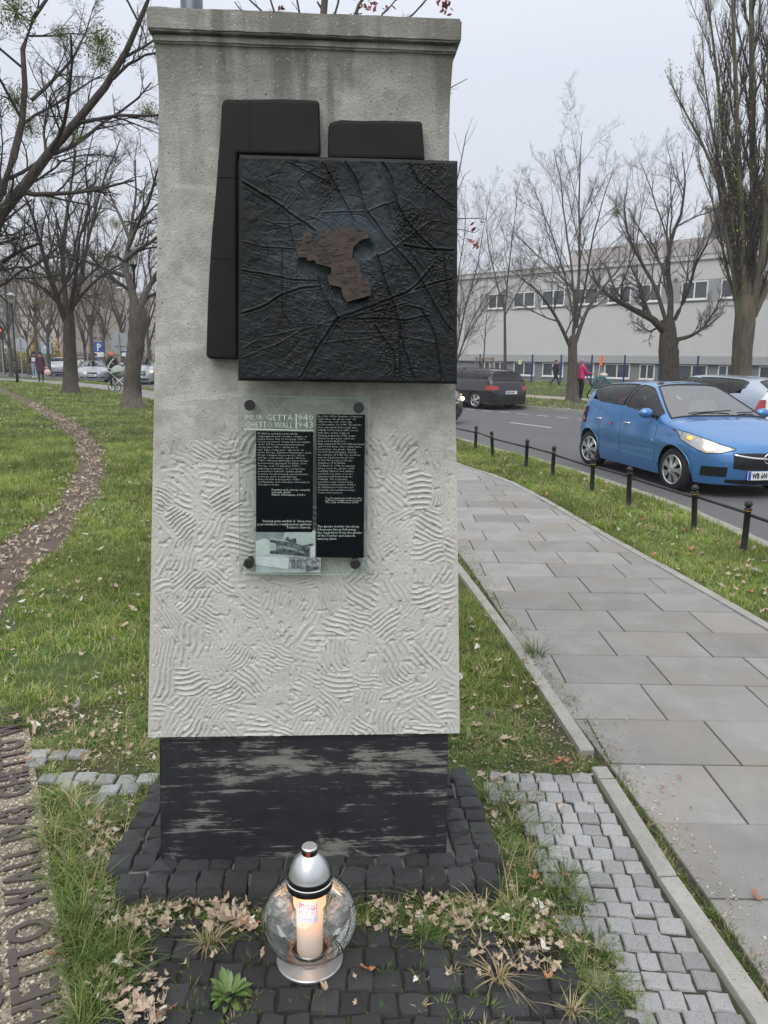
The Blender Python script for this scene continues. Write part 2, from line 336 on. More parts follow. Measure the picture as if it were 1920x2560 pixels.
basalt=M('basalt',(.026,.027,.031),(.11,.113,.12),scale=30,detail=8,rough=.75,bump=1.,bscale=60,contrast=.25,rand=.35)
add_spots(basalt,(.1,.1,.11),200,.2,.1,jit=.15)
granite=M('granite',(.48,.49,.50),(.86,.87,.88),scale=90,detail=6,rough=.8,bump=1.,bscale=70,contrast=.2,rand=.2,c3=(.42,.4,.35),s3=12,t3=(.55,.7))
add_spots(granite,(.1,.1,.105),230,.3,.15,jit=.35)
bas=[stone_mesh('cobblestone',basalt,i,1.,.6,.13) for i in range(10)]
gra=[stone_mesh('granite_sett',granite,40+i,1.,.6,.07) for i in range(10)]
def lay(parent,meshes,name,x,y,z,sx,sy,rz,h=.1,tl=.045):
    o=link(name,rnd.choice(meshes),parent,(x,y,z+rnd.uniform(-.004,.004)),(rnd.uniform(-tl,tl),rnd.uniform(-tl,tl),rz+rnd.choice([0,math.pi])+rnd.uniform(-.03,.03)),(sx,sy,h)); return o
FC=empty('cobble_paving',kind='structure',label='patch of dark basalt cobbles before the plinth')
def poly_obj(name,pts,z,mt,parent=None,**k): return mo(name,[(*p,z) for p in pts],[tuple(range(len(pts)))],mt,parent,**k)
poly_obj('cobble_bed',[(-.72,1.1),(.64,1.1),(.60,1.62),(.50,1.93),(-.70,1.93)],.004,M('joint_dirt',(.008,.007,.006),(.03,.025,.018),scale=40,rough=1,bump=.6,bscale=80),FC)
y=1.905;row=0
while y>1.15:
    x=-.67+rnd.uniform(-.02,.02)+.03*(row%2); xe={0:.33,1:.42,2:.52}.get(row,.62)
    while x<xe-.03:
        wd=rnd.uniform(.062,.094); yy=y-.02*math.sin((x+.6)*2.2)
        lay(FC,bas,'cobblestone',x+wd/2,yy,.014,wd-.005,.071,0,.07,.035); x+=wd
    y-=.077; row+=1
PL=empty('plinth',kind='structure',label='low plinth of basalt cobbles around the foot of the pillar')
def PLW(u,v): return (P0[0]+u*math.cos(ANG)-v*math.sin(ANG),P0[1]+u*math.sin(ANG)+v*math.cos(ANG))
mortar=M('mortar',(.2,.2,.19),(.1,.1,.09),scale=40,rough=1,bump=.5,bscale=80)
me=MB(); me.box(-.085,1.03,-.085,.50,-.02,.052); po=me.build('plinth_core',mortar,PL,loc=(P0[0],P0[1],0)); po.rotation_euler=(0,0,ANG)
def prow(u0,u1,v,wdt,du):
    u=u0
    while u<u1-.02:
        ww=min(rnd.uniform(.068,.1),u1-u)
        if u1-u-ww<.04: ww=u1-u
        p=PLW(u+ww/2,v); lay(PL,bas,'cobblestone',*p,.07,ww-.005,wdt,ANG,.14); u+=ww
prow(-.1,1.04,-.078,.082,0); prow(-.02,.97,-.004,.06,0)
v=.02
while v<.48:
    for u,wd in ((-.098,.075),(-.022,.066),(.925,.066),(1.0,.07)):
        p=PLW(u+(.035 if u>.5 else 0)+rnd.uniform(-.004,.004)-(.02 if u<0 else 0)+.15*v*(.5 if u<0 else -.35),v); lay(PL,bas,'cobblestone',*p,.07,wd,.066,ANG,.14)
    v+=.07
prow(-.1,1.04,.49,.08,0)
SW=empty('sett_strip',kind='structure',label='strip of pale granite setts beside the pavement')
XS=lambda y: float(XE(y))-.012
poly_obj('sett_bed',[(XS(1.0)-.4,1.0),(XS(1.0),1.0),(XS(1.9),1.9),(XS(2.79),2.79),(XS(2.79)-.36,2.79),(XS(1.9)-.36,1.9)],.004,M('sett_grout',(.015,.013,.01),(.06,.055,.042),scale=40,rough=1,bump=.6,bscale=80),SW)
y=1.02;row=0
while y<2.78:
    x=XS(y)-.035*0; nc=[4,4,5][row%3] if y<2.2 else 5
    for c in range(nc if y<2.6 else 6):
        wd=rnd.uniform(.058,.082); lay(SW,gra,'granite_sett',x-wd/2-.002,y+rnd.uniform(-.004,.004),.011,wd-.006,.060,-.10,.045,.035); x-=wd
    y+=.066; row+=1
LS=empty('sett_row',kind='structure',label='grass-grown row of pale granite setts left of the pillar')
for (x0,x1,y_,skip) in [(-1.31,-.88,2.69,()),(-1.20,-.90,2.615,(1,)),(-1.14,-.98,2.54,()),(-1.43,-1.22,2.865,()),(-1.41,-1.25,2.79,(1,))]:
    x=x0; k=0
    while x<x1-.03:
        wd=rnd.uniform(.066,.09)
        if k not in skip: lay(LS,gra,'granite_sett',x+wd/2,y_+rnd.uniform(-.008,.008),.012,wd-.008,.064,.04,.05,.06)
        x+=wd; k+=1
# ------------------------------------------------------------------ iron letters set in pebble concrete
peb=M('pebble_concrete',(.12,.098,.072),(.34,.295,.23),scale=90,detail=3,rough=.95,bump=1.,bscale=90,contrast=.12)
add_spots(peb,(.55,.51,.43),55,.28,.12,jit=.45); add_spots(peb,(.06,.05,.04),75,.25,.1,jit=.3)
iron=M('cast_iron',(.062,.048,.045),(.105,.085,.08),scale=25,rough=.55,metal=.15,bump=.4,bscale=120)
d=np.array([-.469,.883]); o0=np.array([-.84,1.75]); nl=np.array([-.883,-.469])
LT=empty('letter_strip',kind='structure',label='strip of pebble concrete set with rusty iron letters')
a=o0-d*1.1+nl*-.02; b=o0+d*1.50+nl*-.02
poly_obj('concrete_bed',[tuple(a),tuple(b),tuple(b+nl*.34),tuple(a+nl*.34)],.008,peb,LT)
rgp=random.Random(5); pm=MB()
pebm=[]
for k in range(3):
    mbx=MB(); mbx.ell((0,0,0),(.0048,.0036,.003),6,4); pebm.append(mesh('pebble',mbx.V,mbx.F,M('pebble',[(.36,.31,.24),(.2,.16,.12),(.5,.46,.38)][k],rough=.7)))
rows=['GHETTO WALL 1943  GHETTO WALL','MUR GETTA 1940  MUR GETTA']
ang=math.atan2(d[1],d[0])
for k,s in enumerate(rows):
    pos=o0-d*(.24 if k==0 else .36)+nl*(.008+.128*k)
    x=0.
    for ch in s:
        if ch==' ': x+=.036; continue
        me=text_mesh(ch,.152,iron,'iron_letter',ext=.006,res=3,sx=.70,off=.004)
        xs=[v.co.x for v in me.vertices]; w=max(xs)-min(xs)
        me.transform(Matrix.Translation((-min(xs),0,0)))
        p=pos+d*x; link('iron_letter',me,LT,(p[0],p[1],.010),(0,0,ang)); x+=w+.012

# ------------------------------------------------------------------ damp autumn air
hz_=bpy.data.materials.new('haze'); hz_.use_nodes=True; n=hz_.node_tree; n.nodes.clear(); o_=n.nodes.new('ShaderNodeOutputMaterial'); v_=n.nodes.new('ShaderNodeVolumePrincipled'); v_.inputs['Density'].default_value=.0009; v_.inputs['Color'].default_value=(.93,.94,.97,1); v_.inputs['Anisotropy'].default_value=.2; n.links.new(v_.outputs[0],o_.inputs['Volume'])
_m=MB(); _m.box(-120,120,-20,230,-1.3,45); ho_=_m.build('haze',hz_,None,kind='stuff',label='thin grey autumn haze over the park and street')
# ------------------------------------------------------------------ grass, leaves, weeds
def gmat(name,lo,hi,dry,dryt=.8):
    mt=bpy.data.materials.new(name); mt.use_nodes=True; n=mt.node_tree; b=n.nodes['Principled BSDF']; b.inputs['Roughness'].default_value=.55; b.inputs['Specular IOR Level'].default_value=.3
    oi=n.nodes.new('ShaderNodeObjectInfo'); cr=n.nodes.new('ShaderNodeValToRGB'); e=cr.color_ramp.elements
    e[0].color=(*lo,1); e[1].position=1; e[1].color=(*dry,1); k=e.new(dryt*.95); k.color=(*hi,1); k=e.new(dryt+.05); k.color=(*dry,1)
    n.links.new(oi.outputs['Random'],cr.inputs[0])
    g=n.nodes.new('ShaderNodeNewGeometry'); nz=n.nodes.new('ShaderNodeTexNoise'); nz.inputs['Scale'].default_value=.9; nz.inputs['Detail'].default_value=4; n.links.new(g.outputs['Position'],nz.inputs[0])
    r=n.nodes.new('ShaderNodeMapRange'); r.inputs[1].default_value=.35; r.inputs[2].default_value=.68; r.inputs[3].default_value=.65; r.inputs[4].default_value=1.45; n.links.new(nz.outputs[0],r.inputs[0])
    v=n.nodes.new('ShaderNodeVectorMath'); v.operation='SCALE'; n.links.new(cr.outputs[0],v.inputs[0]); n.links.new(r.outputs[0],v.inputs['Scale']); n.links.new(v.outputs[0],b.inputs['Base Color'])
    tr=n.nodes.new('ShaderNodeBsdfTranslucent'); n.links.new(v.outputs[0],tr.inputs[0]); ms=n.nodes.new('ShaderNodeMixShader'); ms.inputs[0].default_value=.25
    n.links.new(b.outputs[0],ms.inputs[1]); n.links.new(tr.outputs[0],ms.inputs[2]); n.links.new(ms.outputs[0],n.nodes['Material Output'].inputs[0])
    return mt
gm_near=gmat('grass_blades',(.075,.13,.03),(.20,.28,.07),(.42,.36,.2),.80)
gm_far=gmat('lawn_grass',(.13,.20,.035),(.27,.34,.085),(.40,.38,.17),.84)
gm_dry=gmat('dry_grass',(.4,.32,.17),(.5,.42,.25),(.3,.22,.12),.9)
def blade(V,F,r,x,y,h,w,lean,az,seg=3):
    b=len(V); dx,dy=math.cos(az),math.sin(az); px,py=-dy*w/2,dx*w/2
    for i in range(seg+1):
        t=i/seg; o=lean*h*t*t; z=h*t*(1-.35*lean*t); k=(1-t)**.6 if i<seg else 0
        if i<seg: V+= [(x+dx*o-px*k,y+dy*o-py*k,z),(x+dx*o+px*k,y+dy*o+py*k,z)]
        else: V.append((x+dx*o,y+dy*o,z))
    for i in range(seg-1): q=b+2*i; F.append((q,q+1,q+3,q+2))
    q=b+2*(seg-1); F.append((q,q+1,q+2))
def tuft(name,mt,seed,n,h,w,rad,lean,seg=3,hv=.4):
    r=random.Random(seed); V=[];F=[]
    for i in range(n):
        a=r.uniform(0,6.28); q=rad*r.random()**.5
        blade(V,F,r,q*math.cos(a),q*math.sin(a),h*r.uniform(1-hv,1+hv),w*r.uniform(.7,1.2),lean*r.uniform(.2,1.5),a+r.uniform(-1,1),seg)
    me=mesh(name,V,F,mt); return me
def gn_scatter(name,pts,rots,scales,meshes,label,cat=None):
    objs=[]; cc=bpy.data.collections.new(name+'_source')
    for me in meshes: o=bpy.data.objects.new(name+'_piece',me); cc.objects.link(o)
    me=bpy.data.meshes.new(name); me.vertices.add(len(pts)); me.vertices.foreach_set('co',np.asarray(pts,dtype=np.float32).ravel())
    a=me.attributes.new('rot','FLOAT_VECTOR','POINT'); a.data.foreach_set('vector',np.asarray(rots,dtype=np.float32).ravel())
    a=me.attributes.new('scl','FLOAT','POINT'); a.data.foreach_set('value',np.asarray(scales,dtype=np.float32).ravel())
    a=me.attributes.new('pick','INT','POINT'); a.data.foreach_set('value',np.random.RandomState(3).randint(0,len(meshes),len(pts)).astype(np.int32))
    o=bpy.data.objects.new(name,me); COL.objects.link(o)
    ng=bpy.data.node_groups.new(name,'GeometryNodeTree'); ng.interface.new_socket('Geometry',in_out='INPUT',socket_type='NodeSocketGeometry'); ng.interface.new_socket('Geometry',in_out='OUTPUT',socket_type='NodeSocketGeometry')
    gi=ng.nodes.new('NodeGroupInput'); go=ng.nodes.new('NodeGroupOutput'); ip=ng.nodes.new('GeometryNodeInstanceOnPoints'); ci=ng.nodes.new('GeometryNodeCollectionInfo')
    ci.inputs[0].default_value=cc; ci.inputs['Separate Children'].default_value=True; ci.inputs['Reset Children'].default_value=True; ip.inputs['Pick Instance'].default_value=True
    def na(nm,ty): q=ng.nodes.new('GeometryNodeInputNamedAttribute'); q.data_type=ty; q.inputs[0].default_value=nm; return q.outputs[0]
    ng.links.new(gi.outputs[0],ip.inputs['Points']); ng.links.new(ci.outputs[0],ip.inputs['Instance']); ng.links.new(na('pick','INT'),ip.inputs['Instance Index'])
    e=ng.nodes.new('FunctionNodeEulerToRotation'); ng.links.new(na('rot','FLOAT_VECTOR'),e.inputs[0]); ng.links.new(e.outputs[0],ip.inputs['Rotation'])
    ng.links.new(na('scl','FLOAT'),ip.inputs['Scale']); ng.links.new(ip.outputs[0],go.inputs[0])
    md=o.modifiers.new('scatter','NODES'); md.node_group=ng
    return tag(o,label,cat,kind='stuff')
rg=np.random.RandomState(11)
def in_view(x,y,mg=.6):
    px=960+FPX*x/np.maximum(y*.98,.2); return (px>-250*mg-100)&(px<2020+250*mg)
def sdist(x,y):  # signed side of the letter strip (perpendicular distance to its right edge, + to the right)
    return -((x+.84)*(-.883)+(y-1.75)*(-.469))
def grass_ok(x,y,far=False):
    ok=(x<XN(y)-.13)
    ok&=~((x>XL(y)-.03)&(x<XR(y)+.08))
    e=XE(y); ok&=~((y<10.4)&(x>e-.005)&(x<e+.066)&~((y>2.8)&(y<2.93)))
    ok&=~((np.abs(x-XP(y))<path_half(y)-.03)&(y>3))
    ok&=~((sdist(x,y)<.02)&(sdist(x,y)>-.36)&(y<3.1)); ok&=~((x>-1.34)&(x<-.86)&(y>2.56)&(y<2.73)&(rg.rand(len(x))<.8)); ok&=~((x>-1.42)&(x<-1.2)&(y>2.76)&(y<2.9)&(rg.rand(len(x))<.8))
    u=(x-P0[0])*math.cos(ANG)+(y-P0[1])*math.sin(ANG); v=-(x-P0[0])*math.sin(ANG)+(y-P0[1])*math.cos(ANG)
    ok&=~((u>-.13)&(u<1.07)&(v>-.12)&(v<.53))
    ok&=~((x>e-.34)&(x<e)&(y<2.76)&(y>2.25)); ok&=~((x>e-.27)&(x<e)&(y<=2.25))
    return ok
def front(x,y): return (x>-.66)&(x<.52)&(y<1.86)
def scatter_pts(y0,y1,dens,mg=2.6,thin=None):
    xw=.75*y1+1.4; N=int(dens*2*xw*(y1-y0)); x=rg.uniform(-xw,xw,N); y=rg.uniform(y0,y1,N)
    k=in_view(x,y,mg)&grass_ok(x,y); return x[k],y[k]
def grow(name,zones,meshes,label,hz=0):
    X=[];Yy=[];S=[]
    for (y0,y1,dens,s,f) in zones:
        x,y=scatter_pts(y0,y1,dens)
        if f is not None: k=f(x,y); x=x[k];y=y[k]
        X.append(x);Yy.append(y);S.append(s*rg.uniform(.7,1.3,len(x)))
    x=np.concatenate(X);y=np.concatenate(Yy);s=np.concatenate(S)
    r=np.stack([rg.normal(0,.12,len(x)),rg.normal(0,.12,len(x)),rg.uniform(0,6.28,len(x))],1)
    return gn_scatter(name,np.stack([x,y,np.full(len(x),hz)],1),r,s,meshes,label)
clump=lambda x,y: rg.rand(len(x))<np.clip((vnoise(x+50,y+50,2.2,3)*.65+vnoise(x+50,y+50,7,8)*.35-.33)*4.5,.10,1)
T_short=[tuft('grass_tuft',gm_near,i,11,.034,.0032,.026,1.1) for i in range(6)]
T_long=[tuft('grass_tuft',gm_near,20+i,15,.078,.0034,.02,1.25,4) for i in range(6)]
T_lawn=[tuft('grass_tuft',gm_far,30+i,9,.045,.0045,.03,.8,2) for i in range(6)]
T_far=[tuft('grass_tuft',gm_far,40+i,9,.04,.012,.09,.7,2) for i in range(5)]
grow('near_grass',[(1.15,3.3,2300,1.,lambda x,y:clump(x,y)&~front(x,y)&~((np.abs(x+.1)<.75)&(y<2.0)&(y>1.86)&(rg.rand(len(x))<.6)))],T_short,'short green grass around the pillar and setts')
def longf(x,y):
    s=sdist(x,y); u=(x-P0[0]); 
    a=(s>.015)&(s<.17)&(y<2.6)&(rg.rand(len(x))<.75)
    b=(x>.32)&(x<.60)&(y>1.95)&(y<2.6)&(rg.rand(len(x))<.38)
    c=(y>1.9)&(y<2.02)&(x>-.8)&(x<.42)&(rg.rand(len(x))<.3)
    d2=(x>-1.0)&(x<-.75)&(y>1.7)&(y<2.7)&(rg.rand(len(x))<.25)
    e=(x>.34)&(x<.55)&(y<1.9)&(rg.rand(len(x))<.06)
    return (a|b|c|d2|e)&~(front(x,y))
grow('long_grass',[(1.2,2.9,900,1.,longf)],T_long,'long arching grass beside the letters and plinth')
grow('lawn_grass',[(3.3,7,1050,1.,lambda x,y:rg.rand(len(x))<np.clip(vnoise(x+50,y+50,1.3,4)*1.6+vnoise(x+50,y+50,5,14)*.9-.45,.10,1)),(7,15,330,1.5,None)],T_lawn,'mown green lawn grass')
grow('far_lawn_grass',[(15,27,45,1.4,None),(27,48,14,2.2,None)],T_far,'lawn grass further off under the trees')
# verge beyond the street
N=5200; s=rg.uniform(.25,30,N); t=rg.uniform(-14,34,N); fx,fy=FS(s,t); k=in_view(fx,fy,.4)&~((s>4.9)&(s<6.9))&(fx>2)
fx=fx[k];fy=fy[k]
gn_scatter('verge_grass',np.stack([fx,fy,np.zeros(len(fx))],1),np.stack([fx*0,fy*0,rg.uniform(0,6.28,len(fx))],1),rg.uniform(1.8,3.2,len(fx)),T_far,'grass on the verge across the street')
# fallen leaves
def leaf_mesh(name,mt,seed,lobes=5,curl=.5):
    r=random.Random(seed); n=18; ju=[r.uniform(-1,1) for _ in range(18)]; V=[];F=[]; c0=r.uniform(-curl,curl); c1=r.uniform(.2,1)*curl
    for ring,rr in ((0,0.),(1,.5),(2,1.)):
        for i in range(n if ring else 1):
            a=2*math.pi*i/n; q=rr*(.78+(.20*math.cos(a*lobes+.3)+.12*math.cos(a*(lobes*2+1)+seed)+.1*ju[i] if ring==2 else .05*math.cos(a*lobes)))*(1-.2*math.sin(a)) if ring else 0
            x=q*math.cos(a); y=q*[.8,.55,.7,.45][seed%4]*math.sin(a); z=c1*(x*x)*1.1+c0*y*y*2.2+.3*curl*math.sin(3*a+seed)*rr*rr+(.15*x*y)+(.12*ju[i]*rr)
            V.append((x,y,z))
    for i in range(n):
        j=(i+1)%n; F.append((0,1+i,1+j)); F.append((1+i,1+n+i,1+n+j,1+j))
    b=len(V); V+=[(-.5,0,.02),(-1.5,.1,.25*curl),(-1.5,.16,.25*curl),(-.5,.06,.02)]; F.append((b,b+1,b+2,b+3))
    return mesh(name,V,F,mt)
def lmat(nm,cols,tr=.15):
    mt=bpy.data.materials.new(nm); mt.use_nodes=True; n=mt.node_tree; b=n.nodes['Principled BSDF']; b.inputs['Roughness'].default_value=.7
    oi=n.nodes.new('ShaderNodeObjectInfo'); cr=n.nodes.new('ShaderNodeValToRGB'); cr.color_ramp.interpolation='CONSTANT'
    e=cr.color_ramp.elements
    for i,c in enumerate(cols):
        k=e[i] if i<2 else e.new(0); k.position=i/len(cols); k.color=(*c,1)
    n.links.new(oi.outputs['Random'],cr.inputs[0])
    tcn=n.nodes.new('ShaderNodeTexCoord'); nz=n.nodes.new('ShaderNodeTexNoise'); nz.inputs['Scale'].default_value=3; nz.inputs['Detail'].default_value=5; n.links.new(tcn.outputs['Object'],nz.inputs[0])
    r=n.nodes.new('ShaderNodeMapRange'); r.inputs[3].default_value=.5; r.inputs[4].default_value=1.5; n.links.new(nz.outputs[0],r.inputs[0])
    v=n.nodes.new('ShaderNodeVectorMath'); v.operation='SCALE'; n.links.new(cr.outputs[0],v.inputs[0]); n.links.new(r.outputs[0],v.inputs['Scale']); n.links.new(v.outputs[0],b.inputs['Base Color'])
    return mt
lm=lmat('dead_leaf',[(.40,.32,.24),(.22,.14,.09),(.50,.45,.38),(.14,.085,.055),(.30,.22,.16),(.44,.37,.29),(.24,.12,.065),(.09,.06,.045),(.55,.52,.46),(.18,.13,.10)])
lmo=lmat('orange_leaf',[(.36,.16,.08),(.45,.28,.1),(.3,.13,.08),(.5,.36,.12)])
leaves=[leaf_mesh('fallen_leaf',lm,i,[5,3,2,7,4][i%5],[.9,.5,.3,.7][i%4]) for i in range(12)]
leaves_o=[leaf_mesh('fallen_leaf',lmo,30+i,[5,7,2][i%3],.4) for i in range(4)]
LV=empty('leaf_litter',kind='structure',label='loose litter of fallen leaves on the ground')
def put_leaf(x,y,z,s,ms=None,tilt=.35):
    link('fallen_leaf',rnd.choice(ms or leaves),LV,(x,y,z),(rnd.gauss(0,tilt),rnd.gauss(0,tilt),rnd.uniform(0,6.28)),(s,s,s))
spots=[(300,1975,.06,.06,0),]
nl_=0
small=[]
def cluster(px0,px1,py0,py1,n,s=(.011,.023),z=.02):
    global nl_
    for i in range(n):
        if s[1]<.0185:
            g=G(rnd.uniform(px0,px1),rnd.uniform(py0,py1),z); small.append((g[0],g[1],z+rnd.uniform(0,.014),rnd.uniform(*s))); continue
        g=G(rnd.uniform(px0,px1),rnd.uniform(py0,py1),z); put_leaf(g[0],g[1],z+rnd.uniform(0,.02),rnd.uniform(*s)); nl_+=1
cluster(215,320,2030,2150,34); cluster(230,600,2230,2330,70); cluster(560,640,2270,2330,8,(.03,.045)); cluster(930,1200,2200,2330,40); cluster(215,620,2215,2335,75,(.009,.018)); cluster(920,1230,2190,2335,90,(.009,.018)); cluster(200,330,2010,2180,45,(.009,.018)); cluster(215,620,2215,2335,80,(.008,.016)); cluster(100,380,1700,1900,60,(.008,.015)); cluster(1180,1380,2230,2440,60,(.008,.016)); cluster(210,420,2380,2560,50,(.008,.016))
cluster(1180,1400,2260,2420,26); cluster(240,420,2400,2560,22); cluster(90,400,1760,1900,16); cluster(1180,1330,1860,1960,12); cluster(300,420,2500,2560,12,(.02,.035),.03)
cluster(1300,1340,1520,1800,14,(.012,.02)); cluster(400,1150,2330,2540,14,(.008,.016))
cluster(1100,1500,1985,2420,16)
for (px,py,s) in [(918,2428,.022),(1395,1905,.035),(1410,1905,.03),(230,2210,.022),(130,2390,.02),(70,1905,.02),(1335,2200,.02),(1410,2190,.02),(1370,2450,.024),(620,2320,.03),(400,2545,.03),(1655,1970,.014),(1700,1945,.014),(1890,2245,.02)]:
    g=G(px,py,.02); put_leaf(g[0],g[1],.028,s,leaves_o,.2)
sm=np.array(small); gn_scatter('small_leaves',sm[:,:3],np.stack([rg.normal(0,.5,len(sm)),rg.normal(0,.5,len(sm)),rg.uniform(0,6.28,len(sm))],1),sm[:,3],leaves,'small curled leaves heaped before the plinth')
# leaves scattered on the lawns: beyond counting
N=6500; y=3+38*rg.rand(N)**1.7; x=rg.uniform(-1,1,N)*(.62*y+.8); k=in_view(x,y,.3)&grass_ok(x,y)&(rg.rand(N)<.1+.9*vnoise(x+9,y+9,1.1,6)); x=x[k];y=y[k]
N=1500; yy=3.4+22*rg.rand(N)**1.4; xx=XP(yy)+rg.normal(0,.2,N)
y=np.concatenate([y,yy]);x=np.concatenate([x,xx])
gn_scatter('lawn_leaves',np.stack([x,y,np.full(len(x),.03)],1),np.stack([rg.normal(0,.3,len(x)),rg.normal(0,.3,len(x)),rg.uniform(0,6.28,len(x))],1),rg.uniform(.012,.032,len(x))*(1+.02*y),leaves,'fallen leaves lying all over the lawn and path')
yy=rg.uniform(4,15,240); xx=XR(yy)+.1+(XN(yy)-.2-XR(yy)-.1)*rg.rand(240)
gn_scatter('verge_leaves',np.stack([xx,yy,np.full(240,.035)],1),np.stack([rg.normal(0,.3,240),rg.normal(0,.3,240),rg.uniform(0,6.28,240)],1),rg.uniform(.015,.04,240),leaves_o+leaves[:4],'orange and brown leaves on the verge by the kerb')
N=900; s=rg.uniform(-.3,2.5,N)**1.; t=rg.uniform(-12,14,N); fx,fy=FS(s,t)
gn_scatter('street_leaves',np.stack([fx,fy,np.full(N,.03)],1),np.stack([rg.normal(0,.3,N),rg.normal(0,.3,N),rg.uniform(0,6.28,N)],1),rg.uniform(.03,.06,N),leaves,'brown leaves drifted along the far kerb')
# small debris between the tufts: chips and stalks
N=9000; x=rg.uniform(-1.6,1.1,N); y=rg.uniform(1.2,3.4,N); k=grass_ok(x,y)&in_view(x,y,.3)&~front(x,y); x=x[k];y=y[k]
gn_scatter('leaf_crumbs',np.stack([x,y,np.full(len(x),.008)],1),np.stack([rg.normal(0,.4,len(x)),rg.normal(0,.4,len(x)),rg.uniform(0,6.28,len(x))],1),rg.uniform(.003,.010,len(x)),leaves,'crumbled dead leaves and straw between the grass')
N=4200; s=-rg.uniform(.0,.33,N); t=rg.uniform(-.9,1.5,N); x=-.84+(-.469)*t-.883*(-s); y=1.75+.883*t-.469*(-s)
gn_scatter('pebbles',np.stack([x,y,np.full(N,.010)],1),np.stack([rg.normal(0,.3,N),rg.normal(0,.3,N),rg.uniform(0,6.28,N)],1),rg.uniform(.5,1.2,N),pebm,'pebbles bedded between the iron letters')
N=1500; y=rg.uniform(1.3,7,N); x=XL(y)+np.abs(rg.normal(0,.09,N)); gn_scatter('slab_litter',np.stack([x,y,np.full(N,.019)],1),np.stack([rg.normal(0,.3,N),rg.normal(0,.3,N),rg.uniform(0,6.28,N)],1),rg.uniform(.002,.008,N),leaves,'dry crumbs and bits blown along the left edge of the slabs')
# moss and weeds in the joints of the front paving
T_weed=[tuft('weed_tuft',gm_near,60+i,8,.03,.003,.012,.8,2) for i in range(3)]
pts=[]
for i in range(520):
    x=rg.uniform(-.7,.62); y=rg.uniform(1.2,1.95)
    if rg.rand()<.35+.65*(vnoise(np.array([x+9]),np.array([y+9]),5,2)[0]>.6): pts.append((x,y,.008))
for i in range(260):
    y=rg.uniform(1.2,2.8); pts.append((float(XE(y))+rg.uniform(.06,.11),y,.005))
for i in range(420):
    y=rg.uniform(2.8,6.5); pts.append((float(XE(y))+rg.uniform(.065,.11+.06*vnoise(np.array([y]),np.array([y]),2,7)[0]),y,.005))
for i in range(160):
    y=rg.uniform(1.1,2.75); pts.append((float(XE(y))-rg.uniform(.24,.4),y,.005))
pts=np.array(pts); n=len(pts)
gn_scatter('joint_weeds',pts,np.stack([rg.normal(0,.2,n),rg.normal(0,.2,n),rg.uniform(0,6.28,n)],1),rg.uniform(.5,1.2,n),T_weed,'small weeds rooted in the paving joints')
# rosette weed and straw tufts
def rosette(px,py,s,lab,n=34,seed=1):
    g=G(px,py,.01); r=random.Random(seed); e=empty('weed_plant',(g[0],g[1],.01),label=lab,cat='plant')
    mt=M('weed_leaf',(.055,.11,.025),(.15,.23,.07),scale=20,rough=.5)
    for i in range(n):
        V=[];F=[]; az=i*2.4+r.uniform(-.2,.2); L=s*r.uniform(.6,1.1); up=r.uniform(.15,1.1); w=L*.11
        for k in range(6):
            t=k/5; ww=w*(.35+1.0*t)*(1-t**6)*(1+.25*(k%2)); x=L*t*math.cos(up*.8); z=L*(math.sin(up)*t-.55*t*t*math.cos(up)*.6); V+=[(x,-ww,z+.2*ww),(x,0,z),(x,ww,z+.2*ww)]
        for k in range(5):
            for q in (0,1): a=3*k+q; F.append((a,a+1,a+4,a+3))
        o=mo('leaf',V,F,mt,e,True); o.rotation_euler=(0,0,az)
rosette(572,2492,.068,'bright green rosette weed growing among the dark cobbles',60,2)
rosette(470,1905,.05,'small clump of green weeds left of the pillar foot',14,3) if False else None
def straw(px,py,s,lab,seed):
    g=G(px,py,.01); me=tuft('straw_tuft',gm_dry,seed,60,.09*s,.003,.03*s,1.4,3,.5); link('dry_grass_tuft',me,None,(g[0],g[1],.012),label=lab,cat='grass tuft')
straw(1245,2450,.6,'pale dry grass tuft on the dark cobbles right of the lantern',70)
straw(1430,2535,.5,'straw coloured grass tuft at the foot of the granite setts',71)
for px,py,sc_,lab,sd in [(1060,2350,.55,'green grass tuft nearest the lantern on its right',80),(520,2360,.5,'small green tuft left of the lantern at the edge of the cobbles',81),(1440,1500,1.,'dense green tuft between edging and pavement slabs',82)]:
    if px==1440: px,py=1338,1642
    g=G(px,py,.01); me=tuft('green_tuft',gm_near,sd,70,.11*sc_,.0035,.05*sc_,1.1,3,.5); link('grass_tuft',me,None,(g[0],g[1],.008),label=lab,cat='grass tuft')
